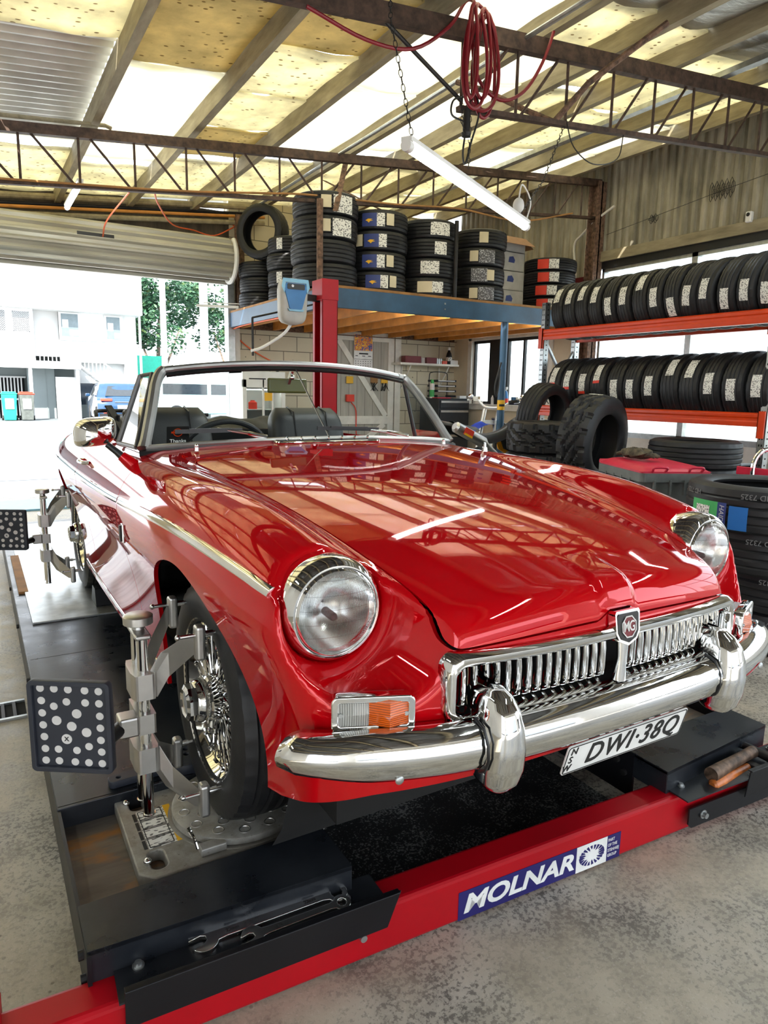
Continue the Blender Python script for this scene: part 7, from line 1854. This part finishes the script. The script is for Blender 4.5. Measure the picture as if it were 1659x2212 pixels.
    b = MB(); P = [(-2.2, .3), (-2.25, .9), (-2.0, 1.55), (-1.8, 1.65), (1.2, 1.65), (1.8, 1.1), (2.2, .95), (2.25, .3)]
    vs = [(y, s * .85, z) for s in (-1, 1) for y, z in P]; k = len(P)
    b.add(vs, [(i, (i + 1) % k, k + (i + 1) % k, k + i) for i in range(k)] + [tuple(range(k))[::-1], tuple(range(k, 2 * k))]); obj('van_body', b, MATS['van_paint'], v, bevel=.08, seg=3)
    b = MB(); b.bx(-1.9, -.2, -.862, -.852, 1.05, 1.45); b.bx(-.05, 1.1, -.862, -.852, 1.05, 1.45); obj('van_windows', b, MATS['dark_glass'], v)
    for x in (-1.4, 1.4): b = MB(); b.cyl((x, -.88, .32), (x, -.66, .32), .32, .32, 24); obj('wheel', b, MATS['rubber'], v)
    # poles and trees
    for (x, y, r, lb) in ((5.72, 27.5, .12, 'pale round street pole nearer the white building'), (7.05, 26.4, .17, 'pale round street pole right of the first one')):
        b = MB(); b.cyl((x, y, zf), (x, y, 8.5), r, r * .9, 18); o = obj('street_pole', b, MATS['concrete_pole']); tag(o, lb, 'pole')
    b = MB(); b.cyl((4.95, 28.3, zf), (4.95, 28.3, 4.0), .05, .05, 10); o = obj('drain_pipe', b, MATS['render_white']); tag(o, 'white pipe at the right corner of the white building', 'pipe')
    s = thing('street_sign', 'green sign board on a leg in front of the trees', 'sign', T(5.55, 30.0, zf))
    b = MB(); b.bx(-.55, .75, -.06, .06, 1.7, 2.65); obj('sign_board', b, MATS['green_bin'], s); b = MB(); b.bx(.0, .1, -.05, .05, 0, 1.7); obj('sign_leg', b, MATS['galv'], s)
    random.seed(77)
    for (x, y, h, rr, lb) in ((7.2, 35, 8.8, 2.7, 'broad leafy green tree behind the street poles'), (11.8, 37, 9.8, 3.2, 'taller tree behind right of the broad green tree'), (4.0, 45, 10.0, 2.6, 'tree peeping out behind the corner of the white building')):
        t = thing('street_tree', lb, 'tree', T(x, y, zf))
        b = MB(); b.tube([(0, 0, 0), (.05, 0, 1.2), (-.05, 0, 2.5), (.1, 0, h * .6)], [.16, .13, .11, .06], 10); b.tube([(0, 0, 1.6), (.6, 0, 3), (1.1, .2, 4.2)], [.08, .06, .03], 8); b.tube([(0, 0, 1.5), (-.6, .1, 2.9), (-1.0, .2, 4.2)], [.08, .06, .03], 8); obj('trunk', b, MATS['bark'], t)
        b = MB(); vs = []; fs = []
        for k in range(26):
            a = random.uniform(0, 2 * PI); q = random.uniform(.2, 1) * rr; c = Vector((q * math.cos(a), q * math.sin(a) * .7, h * .30 + random.uniform(0, .68) * h * .72)); R0 = random.uniform(.5, 1.05)
            for j in range(230):
                d = Vector((random.gauss(0, 1), random.gauss(0, 1), random.gauss(0, .8))).normalized() * R0 * random.uniform(.55, 1) ; p = c + d
                u = Vector((random.uniform(-1, 1), random.uniform(-1, 1), random.uniform(-.5, .5))).normalized(); w_ = u.cross(Vector((random.uniform(-1, 1), random.uniform(-1, 1), random.uniform(-1, 1)))).normalized()
                L = random.uniform(.09, .17); o = len(vs); vs += [p - u * L, p + w_ * L * .45, p + u * L, p - w_ * L * .45]; fs.append((o, o + 1, o + 2, o + 3))
        b.add(vs, fs); lo = obj('foliage', b, MATS['leaf'], t); lo['kind'] = 'stuff'
    # pale fence beyond the right-hand windows, street wall across the yard in front
    b = MB()
    for k in range(60): b.bx(9.0, 9.03, -4 + .28 * k, -4 + .28 * k + .26, FZ, 1.75)
    o = obj('yard_fence', b, MATS['render_white']); tag(o, 'white boarded fence beyond the right windows', 'fence')
    b = MB(); b.bx(-14, 20, -22, -21.6, FZ, 4.5); struct('wall_across_yard', b, MATS['render_white'])
    b = MB(); b.bx(9.6, 9.8, 9.4, 14, FZ, 1.45); b.bx(9.5, 11, 9.3, 14.1, 1.45, 1.52); o = obj('neighbour_shed', b, MATS['blue_beam']); tag(o, 'low blue-grey shed beyond the partition window', 'building')
TUBE = 34.0
build_mats()
CAR = build_car()
build_lift_area()
build_room(); build_trusses(); build_lamps(); build_hose()
build_loft(); build_rack(); build_floor_tyres(); build_bin(); build_trolley()
build_aligner(); build_fridge(); build_calendar(); build_shelf(); build_cabinet(); build_wallbits(); build_moto()
build_outside()
def camera():
    f = 1482.7; yaw, pitch, roll = rad(30.79), rad(9.91), rad(-1.08)
    cy, sy, cp, sp = math.cos(yaw), math.sin(yaw), math.cos(pitch), math.sin(pitch)
    fwd = Vector((sy * cp, cy * cp, -sp)); right = Vector((cy, -sy, 0)); down = fwd.cross(right)
    cr, sr = math.cos(roll), math.sin(roll)
    r2 = right * cr + down * sr; d2 = -right * sr + down * cr
    cd = bpy.data.cameras.new('camera'); co = bpy.data.objects.new('camera', cd); COL.objects.link(co)
    co.matrix_world = Matrix(((r2.x, -d2.x, -fwd.x, -1.1252), (r2.y, -d2.y, -fwd.y, -1.6291), (r2.z, -d2.z, -fwd.z, 1.0746), (0, 0, 0, 1)))
    cd.sensor_fit = 'HORIZONTAL'; cd.sensor_width = 36; cd.lens = f / 1659 * 36; cd.clip_start = .02; cd.clip_end = 300
    SC.camera = co
camera()
def light():
    w = bpy.data.worlds.new('world'); SC.world = w; w.use_nodes = True
    t = w.node_tree; sky = t.nodes.new('ShaderNodeTexSky'); sky.sky_type = 'HOSEK_WILKIE'; sky.turbidity = 5; sky.ground_albedo = .5
    sky.sun_direction = Vector((-.35, -.6, .72)).normalized()
    bg = t.nodes['Background']; bg.inputs[1].default_value = 5.0
    mx = t.nodes.new('ShaderNodeMix'); mx.data_type = 'RGBA'; mx.inputs[0].default_value = .55; mx.inputs[7].default_value = (.62, .66, .70, 1)
    t.links.new(sky.outputs[0], mx.inputs[6]); t.links.new(mx.outputs[2], bg.inputs[0])
    s = bpy.data.lights.new('sun', 'SUN'); s.energy = 8.5; s.angle = rad(.6); s.color = (1, .96, .88)
    so = bpy.data.objects.new('sun', s); COL.objects.link(so)
    so.rotation_euler = Vector((.38, .60, -.70)).to_track_quat('-Z', 'Y').to_euler()
light()
SC.view_settings.view_transform = 'Standard'; SC.view_settings.look = 'None'; SC.view_settings.exposure = 0.95; SC.view_settings.gamma = 1.0
SC.view_settings.use_curve_mapping = False
SC.cycles.max_bounces = 10; SC.cycles.diffuse_bounces = 5; SC.cycles.glossy_bounces = 5; SC.cycles.transparent_max_bounces = 12; SC.cycles.sample_clamp_indirect = 8
SC.cycles.use_denoising = True
